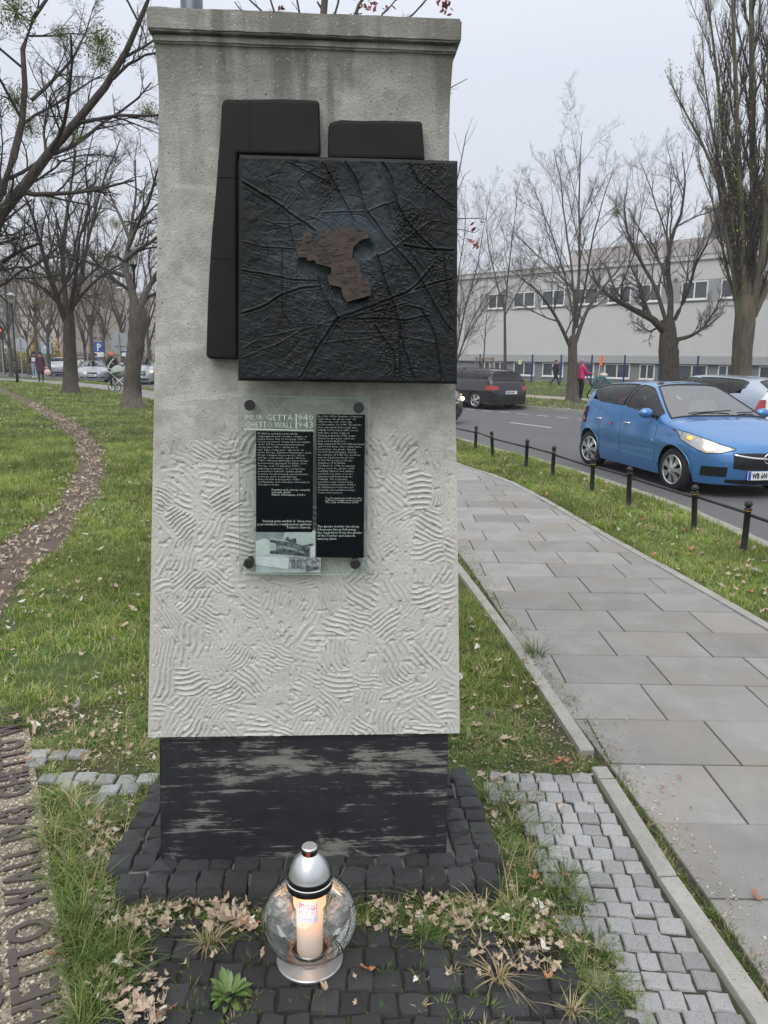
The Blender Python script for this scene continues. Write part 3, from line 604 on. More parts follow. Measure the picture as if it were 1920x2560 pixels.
# ------------------------------------------------------------------ the memorial pillar
def conc():
    mt=M('pillar_concrete',(.275,.268,.245),(.57,.56,.53),scale=11,detail=12,rough=.9,bump=.5,bscale=170,contrast=.22)
    n=mt.node_tree; b=n.nodes['Principled BSDF']
    tcn=n.nodes.new('ShaderNodeTexCoord'); sp=n.nodes.new('ShaderNodeSeparateXYZ'); n.links.new(tcn.outputs['Object'],sp.inputs[0])
    def rng(a,bb,c=0,d=1): 
        r=n.nodes.new('ShaderNodeMapRange'); r.inputs[1].default_value=a; r.inputs[2].default_value=bb; r.inputs[3].default_value=c; r.inputs[4].default_value=d; n.links.new(sp.outputs['Z'],r.inputs[0]); return r.outputs[0]
    def noi(sc,st,det=6):
        m_=n.nodes.new('ShaderNodeMapping'); m_.inputs['Scale'].default_value=st; n.links.new(tcn.outputs['Object'],m_.inputs[0]); q=n.nodes.new('ShaderNodeTexNoise'); q.inputs['Scale'].default_value=sc; q.inputs['Detail'].default_value=det; n.links.new(m_.outputs[0],q.inputs[0]); return q.outputs[0]
    def rm(s,a,bb,c=0,d=1): r=n.nodes.new('ShaderNodeMapRange'); r.inputs[1].default_value=a; r.inputs[2].default_value=bb; r.inputs[3].default_value=c; r.inputs[4].default_value=d; n.links.new(s,r.inputs[0]); return r.outputs[0]
    def mul(a,bb): q=n.nodes.new('ShaderNodeMath'); q.operation='MULTIPLY'; n.links.new(a,q.inputs[0]); n.links.new(bb,q.inputs[1]); return q.outputs[0]
    def mixc(f,col,mode='MIX'):
        l=b.inputs['Base Color'].links[0].from_socket; x=n.nodes.new('ShaderNodeMix'); x.data_type='RGBA'; x.blend_type=mode; n.links.new(f,x.inputs[0]); n.links.new(l,x.inputs[6]); x.inputs[7].default_value=(*col,1); n.links.new(x.outputs[2],b.inputs['Base Color'])
    mixc(rm(noi(3.2,(1,1,1.3),8),.42,.6,0,.5),(.34,.33,.305)); mixc(rm(noi(26,(1,1,1)),.5,.66,0,.5),(.25,.24,.22)); mixc(rm(noi(7,(.7,1,3.2),8),.57,.62,0,.55),(.52,.53,.5))                    # mottling
    mixc(mul(rm(noi(9,(1.6,1,.16)),.48,.62,0,.9),rng(1.95,2.33)),(.11,.10,.085))  # drips below the cap
    mixc(mul(rm(noi(3,(1,1,.5)),.3,.6,.2,1),rng(2.1,2.45)),(.19,.185,.165))  # weathered top
    mixc(mul(rm(noi(14,(1.4,1,.2)),.5,.7,0,.8),rng(1.05,.55,.0,.0)),(.2,.2,.19))
    mixc(rng(1.40,1.25,0,.6),(.60,.59,.56))                               # paler cast lower down
    mixc(rm(noi(6,(1,1,.35)),.58,.68,0,.5),(.56,.57,.54))                 # lime bloom
    add_spots(mt,(.10,.095,.09),210,.2,.15,jit=.12); add_spots(mt,(.7,.7,.68),200,.16,.15,jit=.05); add_spots(mt,(.06,.055,.05),60,.10,.04,jit=.10)
    return mt
CONC=conc()
zl=[.489,1.032,1.524,1.856,2.111,2.253,2.362]; xl_=[-.010,.023,.053,.074,.088,.097,.096]; xr_=[.922,.898,.874,.853,.838,.835,.838]
pillar=empty('memorial_pillar',tuple(P0),ANG,label='tall pale concrete memorial pillar with raked lower face on a black base',cat='memorial')
NX=352
zr=np.concatenate([np.arange(.489,1.43,.0026),np.arange(1.434,2.15,.012),np.linspace(2.16,2.362,26)])
U,Z=np.meshgrid(np.linspace(0,1,NX),zr)
XLp=np.interp(Z,zl,xl_); XRp=np.interp(Z,zl,xr_); X=XLp+(XRp-XLp)*U
rs=np.random.RandomState(21)
sx,sz=np.meshgrid(np.arange(-.05,1.0,.084),np.arange(.42,1.5,.080)); sx=(sx+rs.uniform(-.034,.034,sx.shape)).ravel(); sz=(sz+rs.uniform(-.036,.036,sz.shape)).ravel()
an=rs.uniform(0,math.pi,len(sx)); cu=rs.uniform(-3.2,3.2,len(sx)); ph=rs.uniform(0,6.28,len(sx)); pw=rs.uniform(.0115,.0175,len(sx)); am=rs.uniform(.3,1.2,len(sx))
XX=X+.018*(fbm(X,Z,9,3)-.5)*2; ZZ=Z+.018*(fbm(X,Z,9,13)-.5)*2
D=np.full(X.shape,9.);D2=np.full(X.shape,9.);I=np.zeros(X.shape,int)
for i in range(len(sx)):
    q=np.hypot(XX-sx[i],ZZ-sz[i]); c=q<D; D2=np.where(c,D,np.minimum(D2,q)); I=np.where(c,i,I); D=np.where(c,q,D)
dx=XX-sx[I];dz=ZZ-sz[I]; ca=np.cos(an[I]);sa=np.sin(an[I]); v=dx*ca+dz*sa; t=-dx*sa+dz*ca+cu[I]*v*v+.0022*np.sin(v*60+ph[I])
wv=np.cos(2*np.pi*t/pw[I]+ph[I]); gr=np.clip(wv,-.25,1)-.2
t+=.0035*(vnoise(X,Z,28,33)-.5); gr=np.clip(np.cos(2*np.pi*t/pw[I]+ph[I]),-.3,1)-.2; H=.0037*gr*am[I]*sstep(.001,.010,D2-D)*sstep(.22,.52,vnoise(X,Z,19,9)+.14*am[I])
H+=.0014*(fbm(X,Z,110,4,3)-.5)-.004*sstep(.80,.9,vnoise(X,Z,75,91))
fade=sstep(1.40,1.33,Z+.05*(vnoise(X,Z,8,2)-.5)); H=H*fade+.0006*(fbm(X,Z,30,6)-.5)*(1-fade)
H*=sstep(.0,.03,X-XLp)*sstep(.0,.03,XRp-X)*.9+.1
flare=.028*np.clip((Z-2.14)/.222,0,1)**2.2
Yf=-(H+flare)
nr,nc=X.shape; V=np.stack([X,Yf,Z],-1).reshape(-1,3); idx=np.arange(nr*nc).reshape(nr,nc)
F=np.stack([idx[:-1,:-1],idx[:-1,1:],idx[1:,1:],idx[1:,:-1]],-1).reshape(-1,4)
DEP=.32; b0=len(V); Lb=np.stack([X[:,0],np.full(nr,DEP),Z[:,0]],-1); Rb=np.stack([X[:,-1],np.full(nr,DEP),Z[:,-1]],-1)
V=np.concatenate([V,Lb,Rb]); il=b0+np.arange(nr); ir=b0+nr+np.arange(nr)
F=np.concatenate([F,np.stack([idx[1:,0],il[1:],il[:-1],idx[:-1,0]],-1),np.stack([idx[:-1,-1],ir[:-1],ir[1:],idx[1:,-1]],-1),np.stack([il[1:],ir[1:],ir[:-1],il[:-1]],-1)])
bot=np.array([[idx[0,0],il[0],ir[0],idx[0,-1]]]); F=np.concatenate([F,bot,np.array([[idx[-1,0],idx[-1,-1],ir[-1],il[-1]]])])
bo=mo('shaft',V,F,CONC,pillar,smooth=True)
bo.data.set_sharp_from_angle(angle=R(50)) if hasattr(bo.data,'set_sharp_from_angle') else None
def wobbly_box(name,x0,x1,y0,y1,z0,z1,mt,parent,cell=.02,amp=.0018,taper=(0,0),seed=1,**k):
    bm=bmesh.new(); bmesh.ops.create_cube(bm,size=1); bmesh.ops.scale(bm,vec=(x1-x0,y1-y0,z1-z0),verts=bm.verts); bmesh.ops.translate(bm,vec=((x0+x1)/2,(y0+y1)/2,(z0+z1)/2),verts=bm.verts)
    bmesh.ops.bevel(bm,geom=list(bm.edges),offset=.004,segments=2,affect='EDGES')
    cut=int((x1-x0)/cell)
    for i in range(1,cut): bmesh.ops.bisect_plane(bm,geom=list(bm.verts)+list(bm.edges)+list(bm.faces),plane_co=(x0+i*(x1-x0)/cut,0,0),plane_no=(1,0,0))
    r=random.Random(seed)
    for v_ in bm.verts:
        tz=(v_.co.z-z0)/(z1-z0); s=v_.co.x-(x0+x1)/2
        v_.co.x+= (taper[0]*(1-tz) if s<0 else taper[1]*(1-tz)); v_.co.y+=r.uniform(-amp,amp); v_.co.z+=r.uniform(-amp,amp)
    me=bpy.data.meshes.new(name); bm.to_mesh(me); bm.free(); me.materials.append(mt); return link(name,me,parent,**k)
wobbly_box('capstone',.084,.853,-.052,DEP+.02,2.376,2.428,CONC,pillar,.03,.0012,seed=3)
wobbly_box('drip_lip',.092,.845,-.036,DEP+.01,2.355,2.3745,CONC,pillar,.03,.0008,seed=4)
def basemat():
    mt=M('black_bitumen_paint',(.010,.011,.015),(.025,.027,.034),scale=5,rough=.6,bump=.3,bscale=16,stretch=(1,1,1.5))
    n=mt.node_tree; b=n.nodes['Principled BSDF']; l=b.inputs['Base Color'].links[0].from_socket
    tcn=n.nodes.new('ShaderNodeTexCoord')
    def noi(sc,st,det=8,ro=.7):
        m_=n.nodes.new('ShaderNodeMapping'); m_.inputs['Scale'].default_value=st; n.links.new(tcn.outputs['Object'],m_.inputs[0]); q=n.nodes.new('ShaderNodeTexNoise'); q.inputs['Scale'].default_value=sc; q.inputs['Detail'].default_value=det; q.inputs['Roughness'].default_value=ro; q.inputs['Distortion'].default_value=.4; n.links.new(m_.outputs[0],q.inputs[0]); return q.outputs[0]
    a=noi(2.6,(1.,1,20.),10,.8); c=noi(3.2,(1,1,2.2),6); f=noi(26,(1.,1,9),4)
    s=n.nodes.new('ShaderNodeMath'); s.operation='MULTIPLY_ADD'; n.links.new(a,s.inputs[0]); s.inputs[1].default_value=.9; n.links.new(c,s.inputs[2])
    s2=n.nodes.new('ShaderNodeMath'); s2.operation='MULTIPLY_ADD'; n.links.new(f,s2.inputs[0]); s2.inputs[1].default_value=.35; n.links.new(s.outputs[0],s2.inputs[2])
    r=n.nodes.new('ShaderNodeMapRange'); r.inputs[1].default_value=1.17; r.inputs[2].default_value=1.25; r.inputs[4].default_value=.85; n.links.new(s2.outputs[0],r.inputs[0])
    x=n.nodes.new('ShaderNodeMix'); x.data_type='RGBA'; n.links.new(r.outputs[0],x.inputs[0]); n.links.new(l,x.inputs[6]); x.inputs[7].default_value=(.22,.22,.2,1); n.links.new(x.outputs[2],b.inputs['Base Color'])
    return mt
wobbly_box('painted_base',.019,.889,.016,DEP-.02,.02,.4885,basemat(),pillar,.03,.0012,taper=(-.014,.008),seed=5)

# ------------------------------------------------------------------ black bronze relief
bronze=M('black_bronze',(.005,.006,.0075),(.016,.019,.022),scale=9,detail=9,rough=.48,metal=.1,bump=.35,bscale=60,contrast=.2,spec=.3)
plate=M('blackened_plate',(.006,.006,.0065),(.013,.013,.0135),scale=5,detail=8,rough=.6,metal=0,bump=.5,bscale=9,contrast=.2,spec=.25)
relief=empty('map_relief',tuple(P0),ANG,label='square black bronze street map relief with a raised brown ghetto outline',cat='relief')
sideg=empty('wall_block_relief',tuple(P0),ANG,label='black block relief behind the map shaped like a broken wall',cat='relief')
ZX=lambda X,Y_: (500+X/2.44,220+Y_/2.44)
def zp(pts,off): return [WL(*ZX(*p),off) for p in pts]
def plate_piece(name,pts,par,off=.045,thick=.043,bev=.004):
    P=zp(pts,off); 
    if sum(P[i][0]*P[(i+1)%len(P)][1]-P[(i+1)%len(P)][0]*P[i][1] for i in range(len(P)))<0: P=P[::-1]
    b_=MB(); b_.prism(P,-off,-(off-thick)); return b_.build(name,plate,par,bevel=bev,segs=3)
plate_piece('wall_block',[(150,62),(240,66),(500,63),(715,70),(728,90),(731,200),(735,380),(728,412),(480,404),(225,400),(224,543),(225,1040),(228,1655),(60,1652),(35,1640),(42,1400),(50,1200),(60,1035),(72,860),(88,700),(101,543),(108,430),(122,260),(130,95)],sideg,bev=.009)
seam=M('seam_shadow_line',(.004,.004,.004),rough=.9)
for a_,c_ in [((304,72),(303,398)),((104,544),(222,546)),((63,1036),(222,1044))]:
    q=zp([a_,c_],.045); b_=MB(); b_.tube([(q[0][0],-.0452,q[0][1]),(q[1][0],-.0452,q[1][1])],.0011,4); b_.build('seam',seam,sideg)
plate_piece('wall_block',[(795,203),(860,190),(1000,196),(1120,193),(1345,197),(1358,215),(1366,330),(1375,440),(779,428),(780,330),(783,230)],sideg,bev=.010)
OFFM=.082
tl,tr,br,bl=zp([(238,404),(1573,441),(1569,1806),(231,1786)],OFFM)
NU=430
uu=np.linspace(0,1,NU); A,B=np.meshgrid(uu,uu)          # A right, B down
gx=(1-A)*(1-B)*tl[0]+A*(1-B)*tr[0]+A*B*br[0]+(1-A)*B*bl[0]
gz=(1-A)*(1-B)*tl[1]+A*(1-B)*tr[1]+A*B*br[1]+(1-A)*B*bl[1]
zx=238+A*1333; zy=404+A*30+B*1375+0*A                    # back to drawing coordinates
wx=zx+14*(fbm(zx/100,zy/100,1.3,41)-.5); wy=zy+14*(fbm(zx/100,zy/100,1.3,51)-.5)
def pd(pts):
    d=np.full(A.shape,1e9)
    for (x0,y0),(x1,y1) in zip(pts[:-1],pts[1:]):
        ex,ey=x1-x0,y1-y0; t=np.clip(((wx-x0)*ex+(wy-y0)*ey)/(ex*ex+ey*ey),0,1); d=np.minimum(d,np.hypot(wx-x0-t*ex,wy-y0-t*ey))
    return d
H=.004*(fbm(zx/100,zy/100,.45,61)-.5)+.003*(fbm(zx/100,zy/100,2.2,71)-.5)+.0015*(fbm(zx/100,zy/100,7,81,4)-.5)
# river band
rv=pd([(1040,450),(1090,600),(1130,760),(1200,930),(1330,1110),(1430,1250),(1500,1390),(1580,1500)]); H-=.0025*sstep(75,50,rv)
rv2=pd([(1075,450),(1110,560),(1160,740),(1230,900),(1360,1070),(1470,1220),(1570,1430)]); H+=.002*sstep(16,4,rv2)
roads=[([(262,572),(400,650),(560,760),(700,850)],9,1.4),([(540,450),(640,500),(790,570)],5,1),([(740,450),(810,560),(860,650),(940,800)],6,1),
([(880,450),(940,540),(1000,720),(1130,900),(1300,1080),(1400,1250),(1480,1400),(1560,1500)],8,1.2),([(1105,450),(1160,550),(1190,680),(1240,780),(1330,880),(1430,970)],9,1.4),
([(1010,735),(1090,700),(1180,670)],9,-1),([(740,750),(880,740),(1010,740)],5,1),([(262,920),(380,950),(580,965)],5,1.2),([(262,1090),(420,1120),(560,1150),(720,1150)],6,1.3),
([(262,1360),(400,1310),(500,1240),(620,1200),(730,1190)],8,1.5),([(262,1575),(380,1500),(480,1480),(640,1450),(840,1385)],5,-1),([(262,1630),(480,1540),(640,1450)],6,-1),
([(615,1765),(700,1600),(840,1385)],9,1.5),([(720,1130),(770,1280),(840,1385)],8,1.3),([(840,1385),(1000,1330),(1170,1265),(1300,1200),(1420,1070)],8,1.4),([(840,1390),(1050,1390),(1250,1400),(1400,1370)],7,1.2),
([(1080,1000),(1120,1150),(1180,1300),(1220,1450),(1215,1780)],8,1.4),([(1220,1500),(1260,1640),(1310,1790)],7,1.3),([(1250,1310),(1350,1330),(1420,1450),(1450,1600),(1480,1780)],7,1.3),
([(1060,1010),(1150,970),(1270,880),(1390,800)],9,-1.2),([(1270,450),(1330,560),(1420,620),(1560,720)],6,1),([(1240,940),(1350,960),(1450,970),(1560,970)],8,1.4),([(1250,1230),(1400,1180),(1560,1135)],8,1.2),
([(540,740),(545,830),(570,940)],4,1),([(500,960),(500,1340),(560,1420),(840,1440)],4,1),([(410,1760),(530,1670),(620,1600)],4,1),([(1230,1500),(1330,1520),(1440,1545)],6,-1),([(1060,1430),(1180,1600),(1190,1780)],6,1.2),
([(1370,580),(1500,450)],5,1),([(1480,990),(1500,1120),(1530,1300)],6,1),([(640,620),(590,560),(700,480)],4,1),([(380,780),(430,800),(620,805)],4,-1),([(430,800),(520,830),(600,800)],4,-1),([(840,1470),(1000,1475),(1130,1470)],5,-1),
([(740,1540),(900,1520),(1050,1510)],4,-1),([(1370,600),(1390,720),(1270,810),(1200,860)],4,1),([(660,760),(760,800),(830,860)],5,-1),([(720,1440),(700,1560),(640,1600)],4,1),([(860,1390),(1110,1340),(1280,1290)],6,1),([(1290,1440),(1390,1370)],4,1)]
for pts,wd,sg in roads:
    d_=pd(pts); k=.0024*abs(sg)
    if sg>0: H+= -k*sstep(wd,wd*.3,d_)+k*.45*np.exp(-((d_-wd*1.5)/(wd*.6))**2)
    else: H+= k*.75*sstep(wd,wd*.2,d_)
def blocks(x0,y0,x1,y1,ang,su,sv,seed,k=.0022):
    global H
    c,s=math.cos(ang),math.sin(ang); u=(wx*c+wy*s)/su; v_=(-wx*s+wy*c)/sv; ui=np.floor(u).astype(int); vi=np.floor(v_).astype(int)
    T=np.random.RandomState(seed).rand(97,89); q=T[ui%97,vi%89]; m_=(u-ui>.22)&(v_-vi>.25)&(q>.3)
    msk=sstep(x0-20,x0+30,zx)*sstep(x1+20,x1-30,zx)*sstep(y0-20,y0+30,zy)*sstep(y1+20,y1-30,zy)*sstep(.3,.55,fbm(zx/100,zy/100,1.1,seed))
    H+=k*(m_*(.4+q)-.3)*msk
blocks(735,440,960,720,.3,19,14,1); blocks(1030,1080,1260,1540,-.15,22,15,2); blocks(1170,700,1420,960,.6,20,14,3); blocks(860,1280,1260,1440,-.25,17,15,4); blocks(1380,980,1560,1320,.2,18,16,5)
blocks(470,900,620,1320,.1,26,15,6,.0014); blocks(700,1000,860,1400,.4,18,16,7,.0014); blocks(1060,1480,1330,1780,0.1,17,15,8); blocks(1250,430,1560,640,.7,24,13,9,.0016); blocks(550,1400,760,1700,.15,22,14,10,.0012); blocks(240,900,1560,1800,0.3,46,23,12,.0007)
edge=np.minimum(np.minimum(A,1-A),np.minimum(B,1-B)); H=H*sstep(.004,.03,edge)-.006*sstep(.014,0,edge)
rl_=np.random.RandomState(77)
for k in range(110):
    x0=rl_.uniform(250,1550); y0=rl_.uniform(430,1780); a_=rl_.choice([.1,.3,1.7,1.2,-.3,2.2])+rl_.normal(0,.12); L_=rl_.uniform(30,170); d_=pd([(x0,y0),(x0+L_*.5*math.cos(a_),y0+L_*.5*math.sin(a_)),(x0+L_*math.cos(a_+.15),y0+L_*math.sin(a_+.15))]); H+=.0014*rl_.choice([-1,-1,1])*sstep(4.5,1.2,d_)
cut=pd([(800,950),(960,920),(1000,960)]); H-=.01*sstep(75,20,np.minimum(cut,pd([(880,1110),(960,1230),(840,1210),(650,1060)])))
V=np.stack([gx,-(OFFM+H),gz],-1).reshape(-1,3); idx=np.arange(NU*NU).reshape(NU,NU)
F=np.stack([idx[:-1,:-1],idx[1:,:-1],idx[1:,1:],idx[:-1,1:]],-1).reshape(-1,4)
ring=np.concatenate([idx[0,:],idx[1:,-1],idx[-1,-2::-1],idx[-2:0:-1,0]]); b0=len(V); bk=V[ring].copy(); bk[:,1]=-.046
V=np.concatenate([V,bk]); n_=len(ring); j=(np.arange(n_)+1)%n_
F=np.concatenate([F,np.stack([ring,ring[j],b0+j,b0+np.arange(n_)],-1)])
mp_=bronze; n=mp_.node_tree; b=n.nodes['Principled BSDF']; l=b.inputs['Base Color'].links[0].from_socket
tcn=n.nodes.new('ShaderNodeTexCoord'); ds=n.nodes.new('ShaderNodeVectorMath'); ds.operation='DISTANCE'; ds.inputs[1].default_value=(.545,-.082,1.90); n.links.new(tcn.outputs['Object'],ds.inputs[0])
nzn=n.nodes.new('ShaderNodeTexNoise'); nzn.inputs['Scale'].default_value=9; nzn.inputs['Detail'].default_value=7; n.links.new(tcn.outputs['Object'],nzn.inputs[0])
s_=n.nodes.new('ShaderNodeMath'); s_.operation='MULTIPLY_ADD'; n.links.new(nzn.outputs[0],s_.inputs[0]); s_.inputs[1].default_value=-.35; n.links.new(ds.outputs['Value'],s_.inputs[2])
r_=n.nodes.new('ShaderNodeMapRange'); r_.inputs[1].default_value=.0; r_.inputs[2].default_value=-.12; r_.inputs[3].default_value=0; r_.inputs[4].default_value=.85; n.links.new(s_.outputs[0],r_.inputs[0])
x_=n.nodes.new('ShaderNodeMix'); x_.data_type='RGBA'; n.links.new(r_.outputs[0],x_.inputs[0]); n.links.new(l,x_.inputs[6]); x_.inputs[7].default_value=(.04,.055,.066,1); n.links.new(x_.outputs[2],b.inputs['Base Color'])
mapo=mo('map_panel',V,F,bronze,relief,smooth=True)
brown=M('rust_brown_bronze',(.035,.024,.020),(.07,.052,.045),scale=26,detail=7,rough=.65,metal=.15,bump=.6,bscale=60)
gp=[(630,870),(618,960),(585,955),(600,1030),(650,1035),(655,1055),(700,1050),(710,1070),(800,1095),(803,1130),(775,1150),(790,1200),(860,1215),(870,1265),(895,1305),(1040,1265),(1045,1220),(1020,1160),(992,1165),(980,1120),(972,1085),(957,1052),(925,1038),(932,1008),(935,970),(985,925),(1030,915),(1025,870),(960,880),(930,850),(870,852),(830,875),(780,860),(735,900),(710,975),(692,940),(680,885)]
P=zp(gp,.094)
if sum(P[i][0]*P[(i+1)%len(P)][1]-P[(i+1)%len(P)][0]*P[i][1] for i in range(len(P)))<0: P=P[::-1]
b_=MB(); b_.prism(P,-.0955,-.076); go_=b_.build('ghetto_outline',brown,relief)
rr=random.Random(4); b_=MB()
for i in range(120):
    x=rr.uniform(600,1040); y=rr.uniform(900,1250); 
    w_=rr.uniform(18,60); an_=rr.choice([.0,.0,1.5])-.15
    # street scratches standing proud of the brown piece, only where the piece is
    def ins(px,py):
        c=False
        for k in range(len(gp)):
            (x1,y1),(x2,y2)=gp[k],gp[k-1]
            if (y1>py)!=(y2>py) and px<(x2-x1)*(py-y1)/(y2-y1)+x1: c=not c
        return c
    x2=x+w_*math.cos(an_); y2=y+w_*math.sin(an_)
    if ins(x,y) and ins(x2,y2):
        q=zp([(x,y),(x2,y2),(x2,y2+5),(x,y+5)],.096); 
        if sum(q[k][0]*q[(k+1)%4][1]-q[(k+1)%4][0]*q[k][1] for k in range(4))<0: q=q[::-1]
        b_=MB(); b_.prism(q,-.0970,-.095); b_.build('street_ridge',brown,relief)
# ------------------------------------------------------------------ glass information plaque
plq=empty('information_plaque',tuple(P0),ANG,label='clear glass plaque with black text panels bolted on by four dark studs',cat='plaque')
OG=.034
def pr(x0,y0,x1,y1,off=OG): a=WL(x0,y0,off); c=WL(x1,y1,off); return a[0],a[1],c[0],c[1]
GP=glassmat('plaque_glass',(.95,.98,.965),.0,.02,.3)
q=[WL(*p,OG+.004) for p in [(597,990),(922,996),(917,1437),(600,1434)]]
b_=MB(); b_.prism([q[3],q[2],q[1],q[0]],-(OG+.008),-OG-.0015); b_.build('glass_pane',GP,plq,bevel=.0008,segs=1)
edge_m=M('glass_edge',(.3,.42,.38),rough=.2)
b_=MB()
for i in range(4):
    a,c=q[i],q[(i+1)%4]; b_.tube([(a[0],-OG-.005,a[1]),(c[0],-OG-.005,c[1])],.0011,4)
b_.build('glass_edge',edge_m,plq)
navy=M('black_print',(.003,.004,.010),rough=.5,spec=.1); wht=M('white_print',(.85,.88,.88),rough=.5)
def flat(name,pts,mt,y,par=plq):
    P=[(p[0],-y,p[1]) for p in pts]; return mo(name,P,[tuple(range(len(P)))],mt,par)
def quad(px): return [WL(*p,OG) for p in px]
flat('text_panel',quad([(640,1330),(782,1330),(783,1080),(640,1077)]),navy,OG+.0002)
flat('text_panel',quad([(791,1393),(909,1395),(913,1037),(791,1035)]),navy,OG+.0002)
def put_text(s,px,mt,y=OG+.0008,align='LEFT',name='lettering',size=.01,sxl=None,off=0.,line=1.):
    # fit the text block into the photograph's box px=(x0,y0,x1,y1)
    me=text_mesh(s,1.,mt,name,align=align,res=1,off=off,line=line); x0,z1,x1,z0=pr(*px)
    co=np.array([v.co[:] for v in me.vertices]); mn=co.min(0);mxv=co.max(0)
    sx=(x1-x0)/(mxv[0]-mn[0]); sy=(z1-z0)/(mxv[1]-mn[1])
    me.transform(Matrix.Translation((x0,0,z0))@Matrix(((sx,0,0,0),(0,0,-1,0),(0,sy,0,0),(0,0,0,1)))@Matrix.Translation((-mn[0],-mn[1],0)))
    o=link(name,me,plq,(0,-y,0)); return o
put_text("MUR GETTA",(614,1036,732,1051),wht,off=-.012); put_text("940",(745,1036,783,1051),wht,off=-.012)
put_text("GHETTO WALL",(614,1054,732,1070),wht,off=-.012); put_text("943",(745,1054,783,1070),wht,off=-.012)
flat('title_rule',quad([(611,1074),(785,1077),(785,1075),(611,1071)]),wht,OG+.0008); flat('title_rule',quad([(739,1071),(742,1071),(742,1035),(739,1035)]),wht,OG+.0008)
PLt="""W ślad za zarządzeniami władz
okupacyjnych getto zostało odcięte od
reszty miasta dnia 16 listopada 1940 r.
Otoczony murem obszar miał z początku
około 307 ha, potem był zmniejszany;
od stycznia 1942 r. dzielił się na
tzw. duże i małe getto. Stłoczono tu
około 360 tys. Żydów z Warszawy i około
90 tys. z innych miejscowości. Około
100 tys. osób zmarło z głodu. W lecie
1942 r. Niemcy wywieźli i zamordowali
w komorach gazowych Treblinki około
300 tys. osób. 19 kwietnia 1943 r.
wybuchło powstanie; do połowy maja
powstańcy i ludność cywilna ginęli
w walce i w płomieniach systematycznie
palonego getta; resztę Niemcy
zamordowali w listopadzie 1943 r.
na Majdanku, w Poniatowej i Trawnikach.
Przeżyli nieliczni."""
ENt="""By order of the German occupation
authorities, the ghetto was cut
off from the rest of the city
on November 16, 1940. The ghetto
area, surrounded by a wall, was
initially 307 hectares (759 acres);
with time, it was reduced.
Starting in January 1942, it was
divided in two parts called the
large and small ghettos.
Approximately 360,000 Warsaw Jews
and 90,000 from other towns were
herded into the ghetto. Nearly
100,000 died of hunger. During
the summer of 1942, the Germans
deported and murdered close
to 300,000 people in the gas
chambers of Treblinka.
On April 19, 1943, an uprising
broke out in the ghetto. Until
mid-May, fighters and civilians
perished in combat or in the
systematically burned ghetto
buildings. The remaining
population was murdered by
Germans in November 1943 in
the Majdanek, Poniatowa and
Trawniki concentration camps.
Only a few survived."""
put_text(PLt,(643,1081,779,1215),wht,off=-.014,line=1.12); put_text("Pamięci tych, którzy cierpieli,\nwalczyli, ginęli.\nMiasto Warszawa, 2008 r.",(679,1222,776,1240),wht)
put_text("Granicę getta wzdłuż ul. Okopowej\npoprowadzono z wyłączeniem garbarni\nTemlera i Szwede.",(644,1299,778,1321),wht,align='RIGHT')
put_text(ENt,(794,1038,909,1235),wht,off=-.014,line=1.12); put_text("To the memory of those who\nsuffered, fought and perished.\nThe City of Warsaw, 2008.",(813,1243,905,1259),wht)
put_text("The ghetto border ran along\nOkopowa Street following\nthe separation from the ghetto\nof the Temler and Szwede\ntannery plant.",(793,1313,905,1351),wht)
ph=[M('print_pale',(.45,.48,.5),(.6,.63,.65),scale=40,contrast=.2),M('print_mid',(.12,.14,.16),(.45,.48,.5),scale=90,contrast=.12),M('print_dark',(.01,.013,.02),(.22,.25,.27),scale=80,contrast=.16),M('print_light',(.55,.6,.62),(.7,.73,.74),scale=50,contrast=.2),M('print_smoke',(.1,.115,.13),(.4,.43,.46),scale=14,contrast=.2)]
def PHq(pts): return [WL(590+x/4.608,980+y/4.608,OG) for x,y in pts]
photo=flat('photo_print',PHq([(225,2080),(970,2080),(980,1910),(915,1905),(915,1595),(880,1595),(880,1615),(228,1615)]),ph[0],OG+.0003)
for k,(pts,mi) in enumerate([([(228,1780),(400,1690),(540,1700),(560,1615),(228,1615)],4),([(228,1890),(390,1870),(390,1720),(330,1680),(228,1720)],3),([(390,1860),(850,1900),(850,1790),(640,1730),(390,1700)],2),([(560,1700),(700,1760),(690,1680),(620,1700),(600,1660)],2),([(676,1740),(690,1740),(686,1680),(678,1680)],2),([(450,1790),(640,1820),(780,1860),(780,1840),(640,1790),(450,1750)],1),([(385,1830),(460,1820),(460,1740),(385,1730)],0),([(740,1790),(900,1770),(890,1740),(740,1770)],2),([(610,1895),(900,1900),(970,1920),(960,2040),(610,2040)],1),([(640,2030),(680,2030),(680,1930),(640,1930)],2),([(700,2030),(760,2030),(760,1930),(700,1930)],2),([(800,2070),(960,2040),(960,2020),(800,1990)],2),([(225,1990),(600,2040),(610,1910),(225,1890)],3),([(390,1895),(540,1915),(540,1890),(390,1870)],0),([(860,1900),(912,1900),(912,1760),(860,1780)],3)]):
    flat('photo_patch',PHq(pts),ph[mi],OG+.0006+.00012*k,photo)
for p in [(624,1013),(897,1019),(622,1409),(888,1410)]:
    x,z=WL(*p,.048); b_=MB(); b_.lathe([(0,-.052),(.0125,-.052),(.0145,-.050),(.0145,-.043),(.009,-.042),(.009,0)],20); me=mesh('stud',b_.V,b_.F,black_metal)
    o=link('mounting_stud',me,plq,(x,0,z),(R(90),0,0)); me.transform(Matrix.Diagonal((1,1,-1,1))); me.flip_normals()
